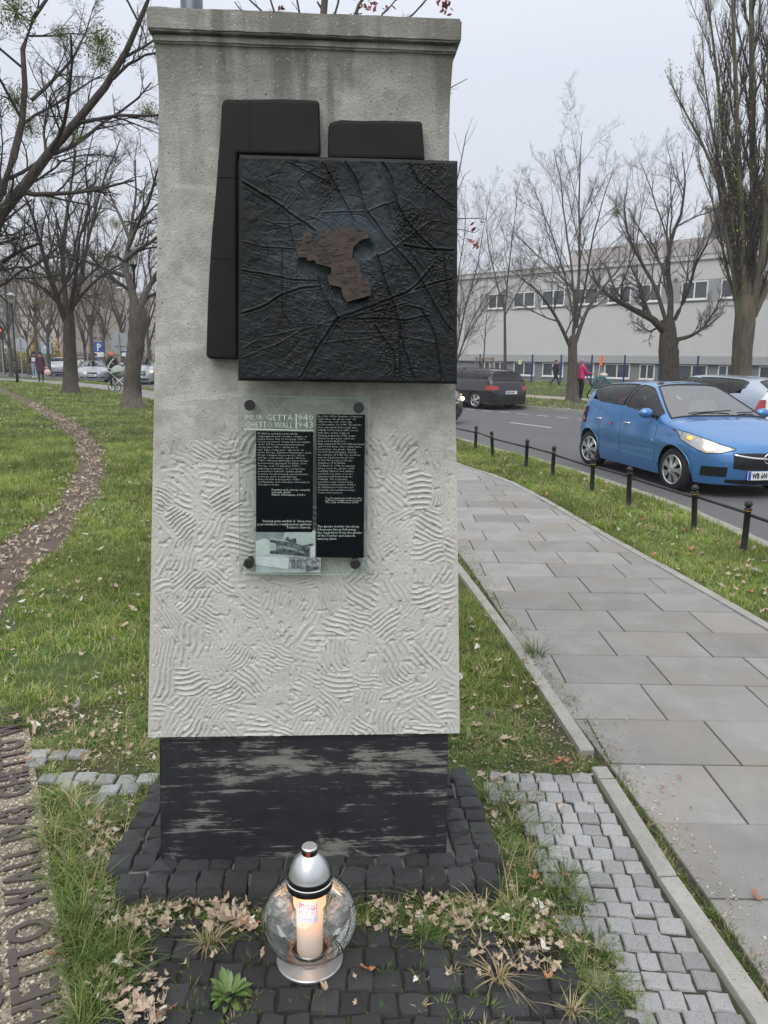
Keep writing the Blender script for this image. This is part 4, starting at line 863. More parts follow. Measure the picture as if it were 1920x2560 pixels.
# ------------------------------------------------------------------ grave lantern
g=G(775,2400,.012); LY=g[1]; LX=g[0]; hz=lambda py: float(YP(775,py,LY)[2])
LN=empty('candle_lantern',(LX,LY,.012),label='round glass grave lantern with silver lid and burning white candle',cat='lantern')
def lat(name,prof,mt,n=48,par=LN,smooth=True,**k):
    b_=MB(); b_.lathe(prof,n); o=b_.build(name,mt,par,smooth=smooth,**k); o.data.set_sharp_from_angle(angle=R(35)); return o
alu=M('brushed_aluminium',(.55,.56,.58),(.85,.86,.88),scale=12,rough=.32,metal=.85,stretch=(1,1,.3),contrast=.3)
dk=M('dark_ring',(.010,.010,.011),rough=.2,metal=0,spec=.6)
z0=.012; zc=hz(2292)-z0; rv=.108; rh=.127; hf=lambda py,o_: float(YP(775,py,LY-o_)[2]); zt=hf(2236,.055)-z0+.004
lat('base_dish',[(0,.0),(.082,.0),(.0875,.003),(.089,.010),(.087,.013),(.06,.016),(.045,.022),(.04,.026),(0,.026)],alu)
prof=[(.046,.024)]
for k in range(4,37):
    a=-math.pi/2+math.pi*k/42; prof.append((rh*math.cos(a)*1.0,zc+rv*math.sin(a)))
prof=[p for p in prof if p[1]>.024 and (p[1]<zc or p[0]>.062)]; prof.append((.058,prof[-1][1]+.003))
prof.sort(key=lambda p:p[1])
globe=lat('glass_globe',prof,glassmat('globe_glass',(.93,.95,.945),.05,.02,.8),56)
lat('glass_globe_bowl',[(.07,.032),(.066,.03),(.05,.028),(.046,.034),(.05,.05),(.062,.058)],glassmat('globe_glass_inner',(.9,.92,.92),.10,.05,.5),40)
lat('candle_tray',[(0,.028),(.05,.028),(.052,.032),(0,.032)],dk)
def glowmat(name,c,em,e0,e1,z0_,z1_):
    mt=M(name,c,rough=.5); n=mt.node_tree; b=n.nodes['Principled BSDF']; b.inputs['Emission Color'].default_value=(*em,1); b.inputs['Subsurface Weight'].default_value=0
    tcn=n.nodes.new('ShaderNodeTexCoord'); sp=n.nodes.new('ShaderNodeSeparateXYZ'); n.links.new(tcn.outputs['Object'],sp.inputs[0]); r=n.nodes.new('ShaderNodeMapRange'); r.interpolation_type='SMOOTHSTEP'
    r.inputs[1].default_value=z0_; r.inputs[2].default_value=z1_; r.inputs[3].default_value=e0; r.inputs[4].default_value=e1; n.links.new(sp.outputs['Z'],r.inputs[0]); n.links.new(r.outputs[0],b.inputs['Emission Strength']); return mt
zk=hf(2294,.04)-z0
zf=hf(2250,.037)-z0
wax=glowmat('lit_wax',(.8,.76,.7),(1,.34,.08),.06,1.0,.06,zk+.012)
lat('candle_body',[(0,.032),(.034,.032),(.035,.04),(.035,zk),(.043,zk+.014),(.044,zt-.004),(.041,zt-.004),(.041,zk+.02),(0,zk+.018)],wax)
lat('flame',[(0,zf-.012),(.006,zf-.005),(.0075,zf),(.005,zf+.009),(.0,zf+.022)],M('flame',(1,.6,.1),emis=(1,.62,.12),estr=9),12).location=(0,-.037,0)
o=None
# sticker wrapped on the candle front
st=empty('label_sticker',(0,0,0)); st.parent=LN
def wrapq(name,x0,x1,za,zb,mt,r=.0450,n=8):
    V=[];F=[]
    for i in range(n+1):
        a=-math.pi/2+(x0+(x1-x0)*i/n)/r; V+=[(r*math.cos(a),r*math.sin(a),za),(r*math.cos(a),r*math.sin(a),zb)]
        if i<n: F.append((2*i,2*i+2,2*i+3,2*i+1))
    return mo(name,V,F,mt,st)
sz0=hf(2309,.045)-z0; sz1=hf(2258,.045)-z0; sh=sz1-sz0
pink=M('magenta_print',(.6,.10,.35),emis=(.8,.15,.4),estr=.10)  # sticker print and paper emit faintly, a glow put into their materials
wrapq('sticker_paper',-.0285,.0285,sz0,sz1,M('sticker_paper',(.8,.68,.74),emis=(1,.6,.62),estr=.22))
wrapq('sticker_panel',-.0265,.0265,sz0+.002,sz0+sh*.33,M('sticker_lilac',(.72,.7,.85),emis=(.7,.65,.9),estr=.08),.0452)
def pk(x0,x1,f0,f1): wrapq('sticker_print',x0,x1,sz0+sh*f0,sz0+sh*f1,pink,.0453,3)
for a in [(-.024,-.0225,.66,.86),(-.018,-.0165,.66,.86),(-.0115,-.010,.66,.90),(-.024,-.010,.87,.92),(-.006,-.0045,.68,.88),(-.006,.004,.88,.92),(-.006,.004,.65,.69),(.0025,.004,.69,.79),(-.001,.004,.76,.79),(.009,.0105,.68,.92),(.0155,.017,.68,.86),(.0225,.024,.68,.92),(.009,.024,.65,.69),(-.024,-.0225,.40,.58),(-.019,.024,.52,.56),(-.019,.024,.42,.45),(-.012,.010,.18,.20)]: pk(*a)
# grey lumps inside the globe, shaped to stand for reflections in the glass
grey_refl=M('reflection_grey',(.55,.56,.56),(.3,.31,.3),scale=40,rough=.25,metal=.35,bump=1,bscale=35)
for sgn in (-1,1):
    b_=MB(); b_.ell((0,0,0),(.034,.022,.046),14,10); rr=random.Random(3+sgn)
    V=[(v[0]*rr.uniform(.8,1.1),v[1]*rr.uniform(.7,1.1),v[2]*rr.uniform(.85,1.05)) for v in b_.V]
    o=mo('reflection_lump',V,b_.F,grey_refl,LN); o.location=(sgn*.075,.012,zc+.006); o.rotation_euler=(0,0,sgn*.3)
zl0=zt-.006; zl1=hf(2144,.02)-z0
lat('lid_dome',[(.057,zl0-.004),(.0585,zl0+.0),(.0585,zl0+.006),(.0555,zl0+.009),(.0565,zl0+.012),(.0565,zl0+.019),(.0545,zl0+.023),(.0530,zl0+(zl1-zl0)*.36),(.0490,zl0+(zl1-zl0)*.52),(.0430,zl0+(zl1-zl0)*.68),(.0360,zl0+(zl1-zl0)*.82),(.0285,zl0+(zl1-zl0)*.93),(.021,zl1),(.02,zl1)],chrome if False else alu)
lat('lid_ring',[(.0575,zl0-.012),(.0605,zl0-.010),(.0605,zl0+.004),(.0575,zl0+.006)],dk); lat('lid_ring',[(.056,zl0+.010),(.0590,zl0+.011),(.0590,zl0+.022),(.056,zl0+.023)],dk)
lat('lid_lip',[(.0583,zl0+.006),(.0610,zl0+.0075),(.0610,zl0+.0095),(.058,zl0+.011)],chrome)
lat('lid_knob',[(.0195,zl1-.003),(.0205,zl1),(.0205,zl1+.018),(.018,zl1+.0205),(0,zl1+.0205)],alu); lat('knob_band',[(.0208,zl1+.0),(.0212,zl1+.001),(.0212,zl1+.013),(.0208,zl1+.014)],dk)
b_=MB(); b_.box(-.006,.004,-.0222,-.0205,zl1+.001,zl1+.013); b_.build('orange_reflection_strip',M('orange_reflection',(.35,.07,.02),rough=.3),LN)  # reflection on the knob band, put in as an orange-coloured strip
glow=bpy.data.lights.new('candle_glow','POINT'); glow.energy=.06; glow.color=(1,.55,.25); glow.shadow_soft_size=.02
go2=bpy.data.objects.new('candle_glow',glow); COL.objects.link(go2); go2.parent=LN; go2.location=(0,-.06,zf)
# ------------------------------------------------------------------ trees
def resample(P,rad,K):
    P=np.array(P,float); rad=np.array(rad,float); s=np.concatenate([[0],np.cumsum(np.linalg.norm(np.diff(P,axis=0),axis=1))]); s/=s[-1]; t=np.linspace(0,1,K)
    return np.stack([np.interp(t,s,P[:,i]) for i in range(3)],1),np.interp(t,s,rad)
def spawn(rg,P,Rr,n,t0,t1,lenf,ang,up,K,wob,rr,absmax=9.,tip=.35,droop=0.,keep=1.):
    N,Kp,_=P.shape
    t=(t0+(t1-t0)*(np.arange(n)[None,:]+rg.rand(N,n))/n); x=t*(Kp-1); i=np.minimum(x.astype(int),Kp-2); f=(x-i)[...,None]
    ar=np.arange(N)[:,None]; p=P[ar,i]*(1-f)+P[ar,i+1]*f; d=P[ar,i+1]-P[ar,i]; d/=np.linalg.norm(d,axis=-1,keepdims=True)+1e-9
    r0=Rr[ar,i]*(1-f[...,0])+Rr[ar,i+1]*f[...,0]; L=np.linalg.norm(np.diff(P,axis=1),axis=-1).sum(1)[:,None]*lenf*(1.05-.55*t)*rg.uniform(.55,1.25,(N,n)); L=np.minimum(L,absmax)
    q=rg.normal(size=(N,n,3)); q-= (q*d).sum(-1,keepdims=True)*d; q/=np.linalg.norm(q,axis=-1,keepdims=True)+1e-9
    a=R(ang)*rg.uniform(.6,1.35,(N,n,1)); dd=np.cos(a)*d+np.sin(a)*q; dd[...,2]+=up; dd/=np.linalg.norm(dd,axis=-1,keepdims=True)
    M_=N*n; p=p.reshape(M_,3); dd=dd.reshape(M_,3); L=L.reshape(M_); r0=np.minimum(r0.reshape(M_)*rr,.9*r0.reshape(M_))
    if keep<1: k=rg.rand(M_)<keep; p=p[k];dd=dd[k];L=L[k];r0=r0[k]; M_=len(p)
    out=[p]; 
    for k in range(K-1):
        dd=dd+wob*rg.normal(size=(M_,3)); dd[:,2]+=up*.35-droop*(k/K); dd/=np.linalg.norm(dd,axis=1,keepdims=True); p=p+dd*(L/(K-1))[:,None]; out.append(p)
    return np.stack(out,1), r0[:,None]*np.linspace(1,tip,K)[None,:]
def tubes(P,Rr,n):
    N,K,_=P.shape; d=np.gradient(P,axis=1); d/=np.linalg.norm(d,axis=-1,keepdims=True)+1e-9
    h=np.where(np.abs(d[...,2:3])<.9,np.array([0,0,1.]),np.array([1.,0,0])); a=np.cross(d,h); a/=np.linalg.norm(a,axis=-1,keepdims=True)+1e-9; b=np.cross(d,a)
    t=2*np.pi*np.arange(n)/n
    V=P[:,:,None,:]+Rr[:,:,None,None]*(a[:,:,None,:]*np.cos(t)[None,None,:,None]+b[:,:,None,:]*np.sin(t)[None,None,:,None])
    idx=np.arange(N*K*n).reshape(N,K,n); j=np.roll(np.arange(n),-1)
    F=np.stack([idx[:,:-1,:],idx[:,:-1,j],idx[:,1:,j],idx[:,1:,:]],-1).reshape(-1,4)
    return V.reshape(-1,3),F
def join(parts):
    V=[];F=[];o=0
    for v,f in parts: V.append(v);F.append(f+o);o+=len(v)
    return np.concatenate(V),np.concatenate(F)
def batch(limbs,K): r=[resample(p,np.array(q)*.82,K) for p,q in limbs]; return np.stack([a for a,_ in r]),np.stack([b for _,b in r])
def leaf_quads(rg,pts,s,sp):
    n=len(pts); c=pts+rg.normal(0,sp,(n,3)); a=rg.normal(size=(n,3)); a/=np.linalg.norm(a,axis=1,keepdims=True); b=np.cross(a,rg.normal(size=(n,3))); b/=np.linalg.norm(b,axis=1,keepdims=True); s=(s*rg.uniform(.6,1.3,n))[:,None]
    V=np.stack([c-a*s,c+b*s*.5,c+a*s,c-b*s*.5],1).reshape(-1,3); return V,np.arange(4*n).reshape(n,4)
mistle=M('mistletoe_leaf',(.09,.11,.035),(.2,.22,.08),scale=3,rough=.7,coord='Object')
yleaf=M('yellow_leaf',(.42,.32,.05),(.3,.3,.08),scale=2,rough=.7)
def tree(name,label,base,trunk,limbs,seed,mt,tw,lv,cat='tree',group=None,mist=(),leaf=None,knobs=0,roots=True,spread=1.):
    # trunk/limbs: ([points],[radii]) in world coordinates; lv: list of (n,t0,t1,lenf,ang,up,K,wob,rr,absmax,sides)
    rg=np.random.RandomState(seed); e=empty(name,tuple(base),label=label,cat=cat,group=group); B=np.array(base,float)
    tp,tr_=resample(trunk[0],trunk[1],16); 
    ns_=14; d=np.gradient(tp,axis=0); V=[];
    ph_=rg.uniform(0,6.28,5)
    t=2*np.pi*np.arange(ns_)/ns_
    for k in range(16):
        z=k/15.; rad=tr_[k]*(1+.07*np.sin(3*t+ph_[0]+z*3)+.05*np.sin(5*t+ph_[1]-z*4)+(rg.normal(0,.03+.05*knobs,ns_)))
        if roots: rad=rad*(1+.28*math.exp(-z*20)*(1+.5*np.sin(4*t+ph_[2])))
        V.append(np.stack([tp[k,0]+rad*np.cos(t),tp[k,1]+rad*np.sin(t),np.full(ns_,tp[k,2])],1))
    V=np.concatenate(V); idx=np.arange(16*ns_).reshape(16,ns_); j=np.roll(np.arange(ns_),-1); F=np.stack([idx[:-1],idx[:-1][:,j],idx[1:][:,j],idx[1:]],-1).reshape(-1,4)
    mo('trunk',V-B,F,mt,e,True)
    LP,LR=batch(limbs,12); LP=LP+rg.normal(0,.02*spread,LP.shape)*np.linspace(0,1,12)[None,:,None]
    v,f=tubes(LP,LR,8); mo('limbs',v-B,f,mt,e,True)
    P,Rr=LP,LR; parts=[];tips=None
    for (n,t0,t1,lenf,ang,up,K,wob,rr,am,sd) in lv:
        P,Rr=spawn(rg,P,Rr,n,t0,t1,lenf,ang,up,K,wob,rr,am); Rr=np.maximum(Rr,.0016*spread); parts.append(tubes(P,Rr,sd))
    v,f=join(parts); mo('crown',v-B,f,tw,e)
    if leaf:
        q=P.reshape(-1,3); q=q[rg.rand(len(q))<leaf[1]]; v,f=leaf_quads(rg,q,leaf[2],leaf[3]); mo('foliage',v-B,f,leaf[0],e)
    for (c,rad) in mist:
        n=int(900); q=rg.normal(size=(n,3)); q/=np.linalg.norm(q,axis=1,keepdims=True); q=np.array(c)+q*rad*(rg.rand(n,1)**.45)*(.75+.25*rg.rand(n,1)); v,f=leaf_quads(rg,q,rad*.055,rad*.1)
        st=np.stack([np.repeat(np.array(c)[None],60,0),np.array(c)+(q[:60]-np.array(c))*.9],1); v2,f2=tubes(st,np.full((60,2),rad*.012),3); v,f=join([(v,f),(v2,f2)]); mo('mistletoe',v-B,f,mistle,e)
    return e
def PX(D,pts,rad,dy=0.,jit=0.,sd=0):
    # photograph points at distance D (dy runs off with height), returned with radii
    n=len(pts); out=[]
    for i,p in enumerate(pts):
        out.append(YP(p[0],p[1],D+dy*i/(n-1)))
    return np.array(out),np.linspace(rad[0],rad[1],n)
def grp(pts): return np.array(pts)
LVA=[(9,.12,.98,.50,42,.10,7,.10,.55,4.5,5),(7,.15,1.,.50,40,.06,6,.13,.55,2.2,4),(6,.15,1.,.5,40,.02,5,.15,.6,1.1,3),(4,.1,1.,.55,38,.0,4,.15,.75,.5,3)]
D=32.3; b=G(178,985)
tree('bare_tree','bare tree with thick straight trunk forking into five limbs, right of the left lamp',b,([b,YP(177,930,D),YP(175,870,D),YP(173,820,D),YP(171,770,D)],[.34,.28,.25,.24,.18]),
 [PX(D,[(166,805),(148,760),(132,712),(115,660),(100,610),(86,560),(66,500),(40,440)],(.17,.03),-3),PX(D,[(168,790),(160,720),(156,650),(160,600),(165,545),(178,470),(186,390),(182,300)],(.16,.03),2),
  PX(D,[(176,790),(192,730),(205,680),(213,640),(222,590),(240,520),(262,440),(300,350)],(.15,.03),3),PX(D,[(178,775),(203,737),(240,702),(280,672),(312,655),(345,640)],(.09,.02),-2),PX(D,[(172,785),(185,715),(193,660),(198,600),(222,520),(215,420),(235,330)],(.11,.02),-3),
  PX(D,[(150,765),(110,720),(70,705),(30,690),(-20,650)],(.06,.015),-2),PX(D,[(185,740),(215,745),(240,775),(262,820),(280,850)],(.045,.008),-1.5),PX(D,[(160,700),(130,640),(120,560),(130,470)],(.07,.015),1)],3,bark,twig,LVA,group='large bare trees on the lawn',mist=[(YP(125,690,D-1),.35),(YP(98,760,D-2),.28),(YP(270,650,D),.5)])
D=24.2; b=G(330,1020)
tree('bare_tree','bare leaning tree with forked trunk close to the left edge of the pillar',b,([b,YP(328,975,D),YP(335,905,D),YP(343,850,D),YP(347,800,D),YP(344,765,D)],[.33,.25,.24,.25,.27,.22]),
 [PX(D,[(340,780),(331,735),(322,700),(312,665),(314,640),(326,600),(330,550),(340,480),(338,400)],(.17,.025),1.5),PX(D,[(347,780),(360,745),(378,708),(398,672),(430,620),(470,560)],(.13,.03),1),PX(D,[(312,652),(335,632),(355,618),(385,600),(420,570),(460,520)],(.10,.03),-1),
  PX(D,[(312,655),(290,640),(262,640),(225,655)],(.05,.01),-1),PX(D,[(325,600),(300,540),(275,490),(262,420)],(.07,.015),1),PX(D,[(318,625),(345,560),(375,500),(392,430),(420,350)],(.08,.02),-1)],5,bark_grey,twig,LVA,group='large bare trees on the lawn',mist=[(YP(372,280,D),.42),(YP(290,560,D),.22)])
D=14.; b=np.array([-8.9,D,0])
LVB=[(10,.1,.98,.42,45,.12,7,.10,.5,3,5),(8,.15,1.,.5,42,.05,6,.13,.55,1.5,4),(6,.15,1.,.5,42,.02,5,.15,.62,.8,3),(4,.1,1.,.55,40,.0,4,.15,.8,.38,3)]
tree('bare_tree','big bare tree at the left edge with mistletoe balls and limbs reaching over the lawn',b,([b,b+np.array([0,0,1]),b+np.array([.1,0,2.2])],[.3,.26,.22]),
 [PX(D,[(-255,840),(-150,720),(-60,610),(0,538),(60,468),(116,393),(200,290),(283,197),(330,95),(370,0),(400,-90)],(.17,.03),0),PX(D,[(-255,840),(-130,680),(-50,570),(0,490),(30,410),(52,324),(62,200),(64,87),(100,25),(133,-20)],(.13,.03),1.5),
  PX(D,[(283,197),(320,160),(355,140),(400,128),(440,150)],(.035,.01),-.5),PX(D,[(-255,845),(-130,790),(-40,735),(20,700),(97,648),(170,610)],(.06,.012),-1),PX(D,[(0,538),(20,600),(70,650),(90,700),(110,760)],(.03,.006),-.5),
  PX(D,[(60,468),(110,440),(160,400),(225,385),(300,395)],(.03,.008),1),PX(D,[(80,250),(120,215),(180,150),(215,80),(240,0)],(.04,.012),1),PX(D,[(116,393),(110,330),(125,250),(180,190)],(.035,.01),1)],9,bark,twig,LVB,group='large bare trees on the lawn',mist=[(YP(252,105,D),.36),(YP(255,150,D),.28),(YP(40,30,D+1),.45),(YP(40,250,D+1),.34),(YP(75,320,D+1),.28),(YP(150,85,D),.2),(YP(200,345,D),.16),(YP(130,505,D),.16)])
# trees across the street
LVC=[(10,.12,.98,.5,38,.12,7,.10,.5,4,5),(8,.15,1.,.5,36,.1,6,.12,.55,2,4),(7,.15,1.,.5,36,.08,5,.14,.6,1.2,3),(5,.1,1.,.6,34,.05,4,.14,.75,.65,3)]
D=32.1; b=G(1432,1003)
tree('bare_tree','slim bare tree forking low, between the walking man and the woman in the pink jacket',b,([b,YP(1432,950,D),YP(1432,900,D),YP(1431,862,D),YP(1432,840,D)],[.28,.21,.19,.18,.14]),
 [PX(D,[(1427,870),(1405,820),(1380,775),(1352,735),(1310,700),(1260,670)],(.10,.015),-2),PX(D,[(1436,862),(1455,805),(1475,762),(1510,715),(1540,680),(1570,640)],(.12,.02),2),PX(D,[(1432,850),(1440,770),(1448,700),(1450,600),(1447,500),(1450,400),(1455,330)],(.10,.012),1),
  PX(D,[(1440,820),(1462,720),(1478,620),(1500,520),(1530,430)],(.07,.012),-2),PX(D,[(1434,800),(1415,700),(1385,600),(1355,520),(1320,440)],(.06,.01),2),PX(D,[(1438,780),(1428,660),(1410,540),(1400,430),(1380,370)],(.06,.01),-1)],13,bark_grey,twig_grey,LVC,group='bare trees along the far pavement')
D=37; b=G(1672,970); b=np.array([YP(1672,985,D)[0],D,0])
tree('knobbly_tree','knobbly old tree with crooked limbs behind the blue car',b,([b,YP(1672,930,D),YP(1671,880,D),YP(1670,840,D),YP(1672,800,D)],[.55,.42,.44,.38,.28]),
 [PX(D,[(1662,830),(1635,800),(1600,782),(1568,766),(1530,748),(1502,722),(1480,680)],(.24,.04),-2),PX(D,[(1686,850),(1722,842),(1752,825),(1785,782),(1805,740)],(.13,.03),1),PX(D,[(1674,810),(1678,740),(1668,670),(1676,600),(1705,530),(1715,450),(1705,380)],(.2,.02),2),
  PX(D,[(1664,800),(1640,720),(1600,650),(1570,590),(1560,520),(1570,440)],(.13,.015),1),PX(D,[(1686,800),(1720,730),(1740,660),(1770,600),(1795,540)],(.12,.02),-2),PX(D,[(1530,748),(1560,700),(1590,620),(1600,540),(1620,420)],(.06,.01),1),PX(D,[(1650,815),(1625,830),(1600,815),(1575,800)],(.07,.01),1)],17,bark,twig_grey,LVC,group='bare trees along the far pavement',knobs=1,mist=[(YP(1545,530,D),.35),(YP(1690,700,D),.2)])
D=40; b=np.array([YP(1150,985,D)[0]-.6,D,0])
tree('multi_stemmed_tree','fine many-stemmed bare tree just right of the pillar above the black estate car',b,([b,b+np.array([.05,0,.5]),b+np.array([.1,0,1.0])],[.25,.18,.14]),
 [PX(D,[(1128,950),(1150,880),(1180,800),(1215,740),(1260,690),(1300,640)],(.06,.01),1),PX(D,[(1126,950),(1145,860),(1165,760),(1190,680),(1205,600),(1215,540)],(.07,.01),0),PX(D,[(1124,950),(1130,850),(1140,750),(1150,650),(1165,560),(1160,500)],(.07,.01),2),PX(D,[(1122,950),(1110,850),(1100,750),(1100,650),(1110,560)],(.06,.01),-1),PX(D,[(1127,950),(1160,850),(1205,780),(1240,740),(1290,715)],(.05,.01),-2)],19,bark_grey,twig_grey,LVC,group='bare trees along the far pavement')
D=44.; b=np.array([YP(1262,960,D)[0],D,0])
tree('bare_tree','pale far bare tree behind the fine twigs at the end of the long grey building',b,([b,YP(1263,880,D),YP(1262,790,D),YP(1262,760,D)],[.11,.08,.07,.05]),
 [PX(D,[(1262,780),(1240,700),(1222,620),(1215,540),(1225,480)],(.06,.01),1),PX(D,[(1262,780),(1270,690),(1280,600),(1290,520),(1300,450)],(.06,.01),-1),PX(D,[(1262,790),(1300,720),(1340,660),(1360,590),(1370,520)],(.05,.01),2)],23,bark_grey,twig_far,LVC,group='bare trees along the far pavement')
D=36.5; b=np.array([YP(1858,985,D)[0],D,0])
LVP=[(20,.04,.98,.26,26,.40,7,.08,.45,3.2,5),(11,.08,1.,.5,26,.32,6,.11,.55,1.5,3),(9,.1,1.,.6,28,.26,5,.15,.7,.8,3)]
tree('poplar_tree','tall poplar at the right edge with upright stems and a few yellow leaves',b,([b,YP(1856,930,D),YP(1858,870,D),YP(1862,800,D),YP(1864,740,D)],[.6,.42,.43,.47,.4]),
 [PX(D,[(1845,800),(1835,690),(1815,590),(1795,460),(1770,390),(1730,310),(1692,245),(1670,190)],(.14,.015),-2),PX(D,[(1850,790),(1840,650),(1830,500),(1810,350),(1795,200),(1780,80),(1765,-60)],(.2,.03),1),PX(D,[(1858,780),(1858,640),(1850,480),(1842,320),(1838,150),(1830,0),(1826,-200)],(.22,.05),-1),
  PX(D,[(1868,770),(1880,640),(1885,480),(1880,300),(1878,100),(1880,-100),(1884,-300)],(.28,.08),2),PX(D,[(1880,780),(1905,650),(1918,480),(1922,300),(1925,100),(1930,-100)],(.24,.06),-2),PX(D,[(1885,790),(1930,690),(1960,560),(1975,400),(1985,200)],(.18,.04),1),PX(D,[(1840,760),(1812,650),(1795,560),(1780,500),(1752,420),(1745,350)],(.09,.012),2),PX(D,[(1846,640),(1822,520),(1800,420),(1775,300),(1760,180),(1755,60)],(.1,.015),-2)],
 29,bark_pop,twig,LVP,leaf=(yleaf,.07,.045,.10))
# young tree whose twigs show above and beside the pillar
D=4.3; b=np.array([YP(770,1600,D)[0],D,0.])
redkey=M('maple_keys',(.22,.05,.05),(.3,.12,.1),scale=9,rough=.8)
TT=[PX(D,[(780,300),(795,160),(806,60),(812,-30),(820,-120)],(.03,.016),0),PX(D,[(780,300),(730,150),(700,60),(650,-60)],(.013,.004),.2),PX(D,[(785,280),(760,140),(745,40),(740,-60)],(.012,.004),-.2),PX(D,[(790,270),(850,140),(880,55),(930,-40)],(.02,.008),.2),
 PX(D,[(790,300),(830,180),(870,90),(900,0)],(.010,.003),-.2),PX(D,[(800,300),(900,160),(1000,60),(1090,-10),(1130,-60)],(.009,.003),.1),PX(D,[(800,420),(960,330),(1080,250),(1130,215),(1169,196)],(.007,.0018),.1),PX(D,[(800,620),(1000,560),(1130,505),(1152,400),(1170,330),(1181,296)],(.007,.0016),.2),
 PX(D,[(900,640),(1080,560),(1150,470),(1160,440),(1174,421)],(.005,.0014),.2),PX(D,[(800,700),(1000,620),(1140,548),(1180,545),(1214,546)],(.006,.0016),.1),PX(D,[(1000,620),(1120,580),(1155,572),(1180,583),(1205,575)],(.004,.0016),.0),PX(D,[(790,290),(770,200),(690,60),(600,-20),(560,-60)],(.010,.003),.2),
 PX(D,[(780,300),(800,150),(840,40),(850,-60)],(.012,.005),.1),PX(D,[(785,300),(700,160),(620,50),(590,0)],(.009,.003),-.1),PX(D,[(800,290),(900,150),(950,50),(1000,-20)],(.009,.003),-.2),PX(D,[(1120,560),(1160,600),(1185,602),(1195,612)],(.0025,.001),0)]
tree('young_maple','young maple behind the pillar, its bare twigs hung with dark red seed keys',b,([b,YP(772,1200,D),YP(775,800,D),YP(780,300,D)],[.07,.055,.045,.032]),TT,31,bark_grey,twig,[(5,.35,.98,.16,38,.12,5,.10,.5,.28,4),(3,.3,1.,.45,34,.05,4,.1,.6,.12,3)],roots=False,spread=.3)
rgk=np.random.RandomState(4); kb=bpy.data.objects['young_maple']
for (px,py,n) in [(905,8,16),(925,18,12),(1108,12,14),(1115,22,10),(1190,606,10),(1205,560,4),(1180,575,4),(700,20,5),(885,40,4),(965,10,5)]:
    c=YP(px,py,D)+rgk.normal(0,.012,(n,3)); c=c+np.array([0,0,-.0]); V,F=leaf_quads(rgk,c,.017,.006); mo('seed_keys',V-b,F,redkey,kb)
# far bare trees on the left: three shapes, each copy its own tree
def far_tree(seed,h,mt,tw,label,lean=0):
    rg=np.random.RandomState(seed); L=[]
    for i in range(6):
        a=rg.uniform(0,6.28); z0=h*rg.uniform(.22,.4); P=[(0,0,z0)]; p=np.array([0,0,z0]); d=np.array([math.cos(a)*.5,math.sin(a)*.5,1.]); 
        for k in range(6): d=d+rg.normal(0,.12,3)+np.array([0,0,.1]); d/=np.linalg.norm(d); p=p+d*h*.12; P.append(tuple(p))
        L.append((np.array(P),np.linspace(.07,.015,7)*h/8))
    return tree('bare_tree',label,(0,0,0),([(0,0,0),(.05,0,h*.2),(0,.05,h*.42)],[.13*h/8,.1*h/8,.07*h/8]),L,seed,mt,tw,[(7,.1,1,.5,38,.1,6,.1,.5,3,4),(6,.1,1,.5,38,.08,5,.12,.6,1.6,3),(5,.1,1,.55,38,.05,4,.14,.8,.9,3)],group='far bare trees along the street',spread=4)
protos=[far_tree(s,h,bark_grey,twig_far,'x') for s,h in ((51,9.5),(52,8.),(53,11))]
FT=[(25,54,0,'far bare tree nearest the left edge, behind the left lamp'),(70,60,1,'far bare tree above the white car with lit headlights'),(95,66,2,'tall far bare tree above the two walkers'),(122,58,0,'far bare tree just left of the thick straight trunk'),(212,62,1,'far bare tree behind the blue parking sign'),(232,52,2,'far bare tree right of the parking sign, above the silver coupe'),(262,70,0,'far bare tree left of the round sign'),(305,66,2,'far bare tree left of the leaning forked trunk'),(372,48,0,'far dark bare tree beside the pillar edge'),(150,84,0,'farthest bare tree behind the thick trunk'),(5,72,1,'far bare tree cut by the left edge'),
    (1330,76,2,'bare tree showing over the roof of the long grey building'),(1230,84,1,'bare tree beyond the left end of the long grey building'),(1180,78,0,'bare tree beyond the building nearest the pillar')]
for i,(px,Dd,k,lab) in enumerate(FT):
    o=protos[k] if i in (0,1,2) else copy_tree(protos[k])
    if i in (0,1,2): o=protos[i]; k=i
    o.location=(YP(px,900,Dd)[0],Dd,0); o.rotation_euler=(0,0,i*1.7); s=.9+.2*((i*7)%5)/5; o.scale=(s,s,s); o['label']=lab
# yellow bushes and hedges
def bush(name,label,px,D,w,h,mt,seed,cat='bush',group=None,n=1500,s=.09):
    rg=np.random.RandomState(seed); e=empty(name,(float(YP(px,900,D)[0]),D,0),label=label,cat=cat,group=group)
    q=rg.normal(size=(n,3)); q/=np.linalg.norm(q,axis=1,keepdims=True); q*=rg.rand(n,1)**.4; lob=rg.uniform(-1,1,(7,3)); k=rg.randint(0,7,n); q=q*.55+lob[k]*.5; q[:,2]=np.abs(q[:,2])
    V,F=leaf_quads(rg,q*np.array([w/2,w/3,h])+np.array([0,0,.15]),s,.04); mo('foliage',V,F,mt,e)
    st=np.stack([np.zeros((14,3)),q[:14]*np.array([w/2,w/3,h*.9])],1); V,F=tubes(st,np.full((14,2),.03),4); mo('stems',V,F,bark,e)
ymat=M('yellow_foliage',(.4,.27,.04),(.5,.38,.1),scale=1.5,rough=.8); omat=M('olive_foliage',(.10,.11,.05),(.2,.18,.09),scale=1.5,rough=.9); bmat=M('brown_foliage',(.16,.12,.09),(.24,.2,.15),scale=1.5,rough=.9)
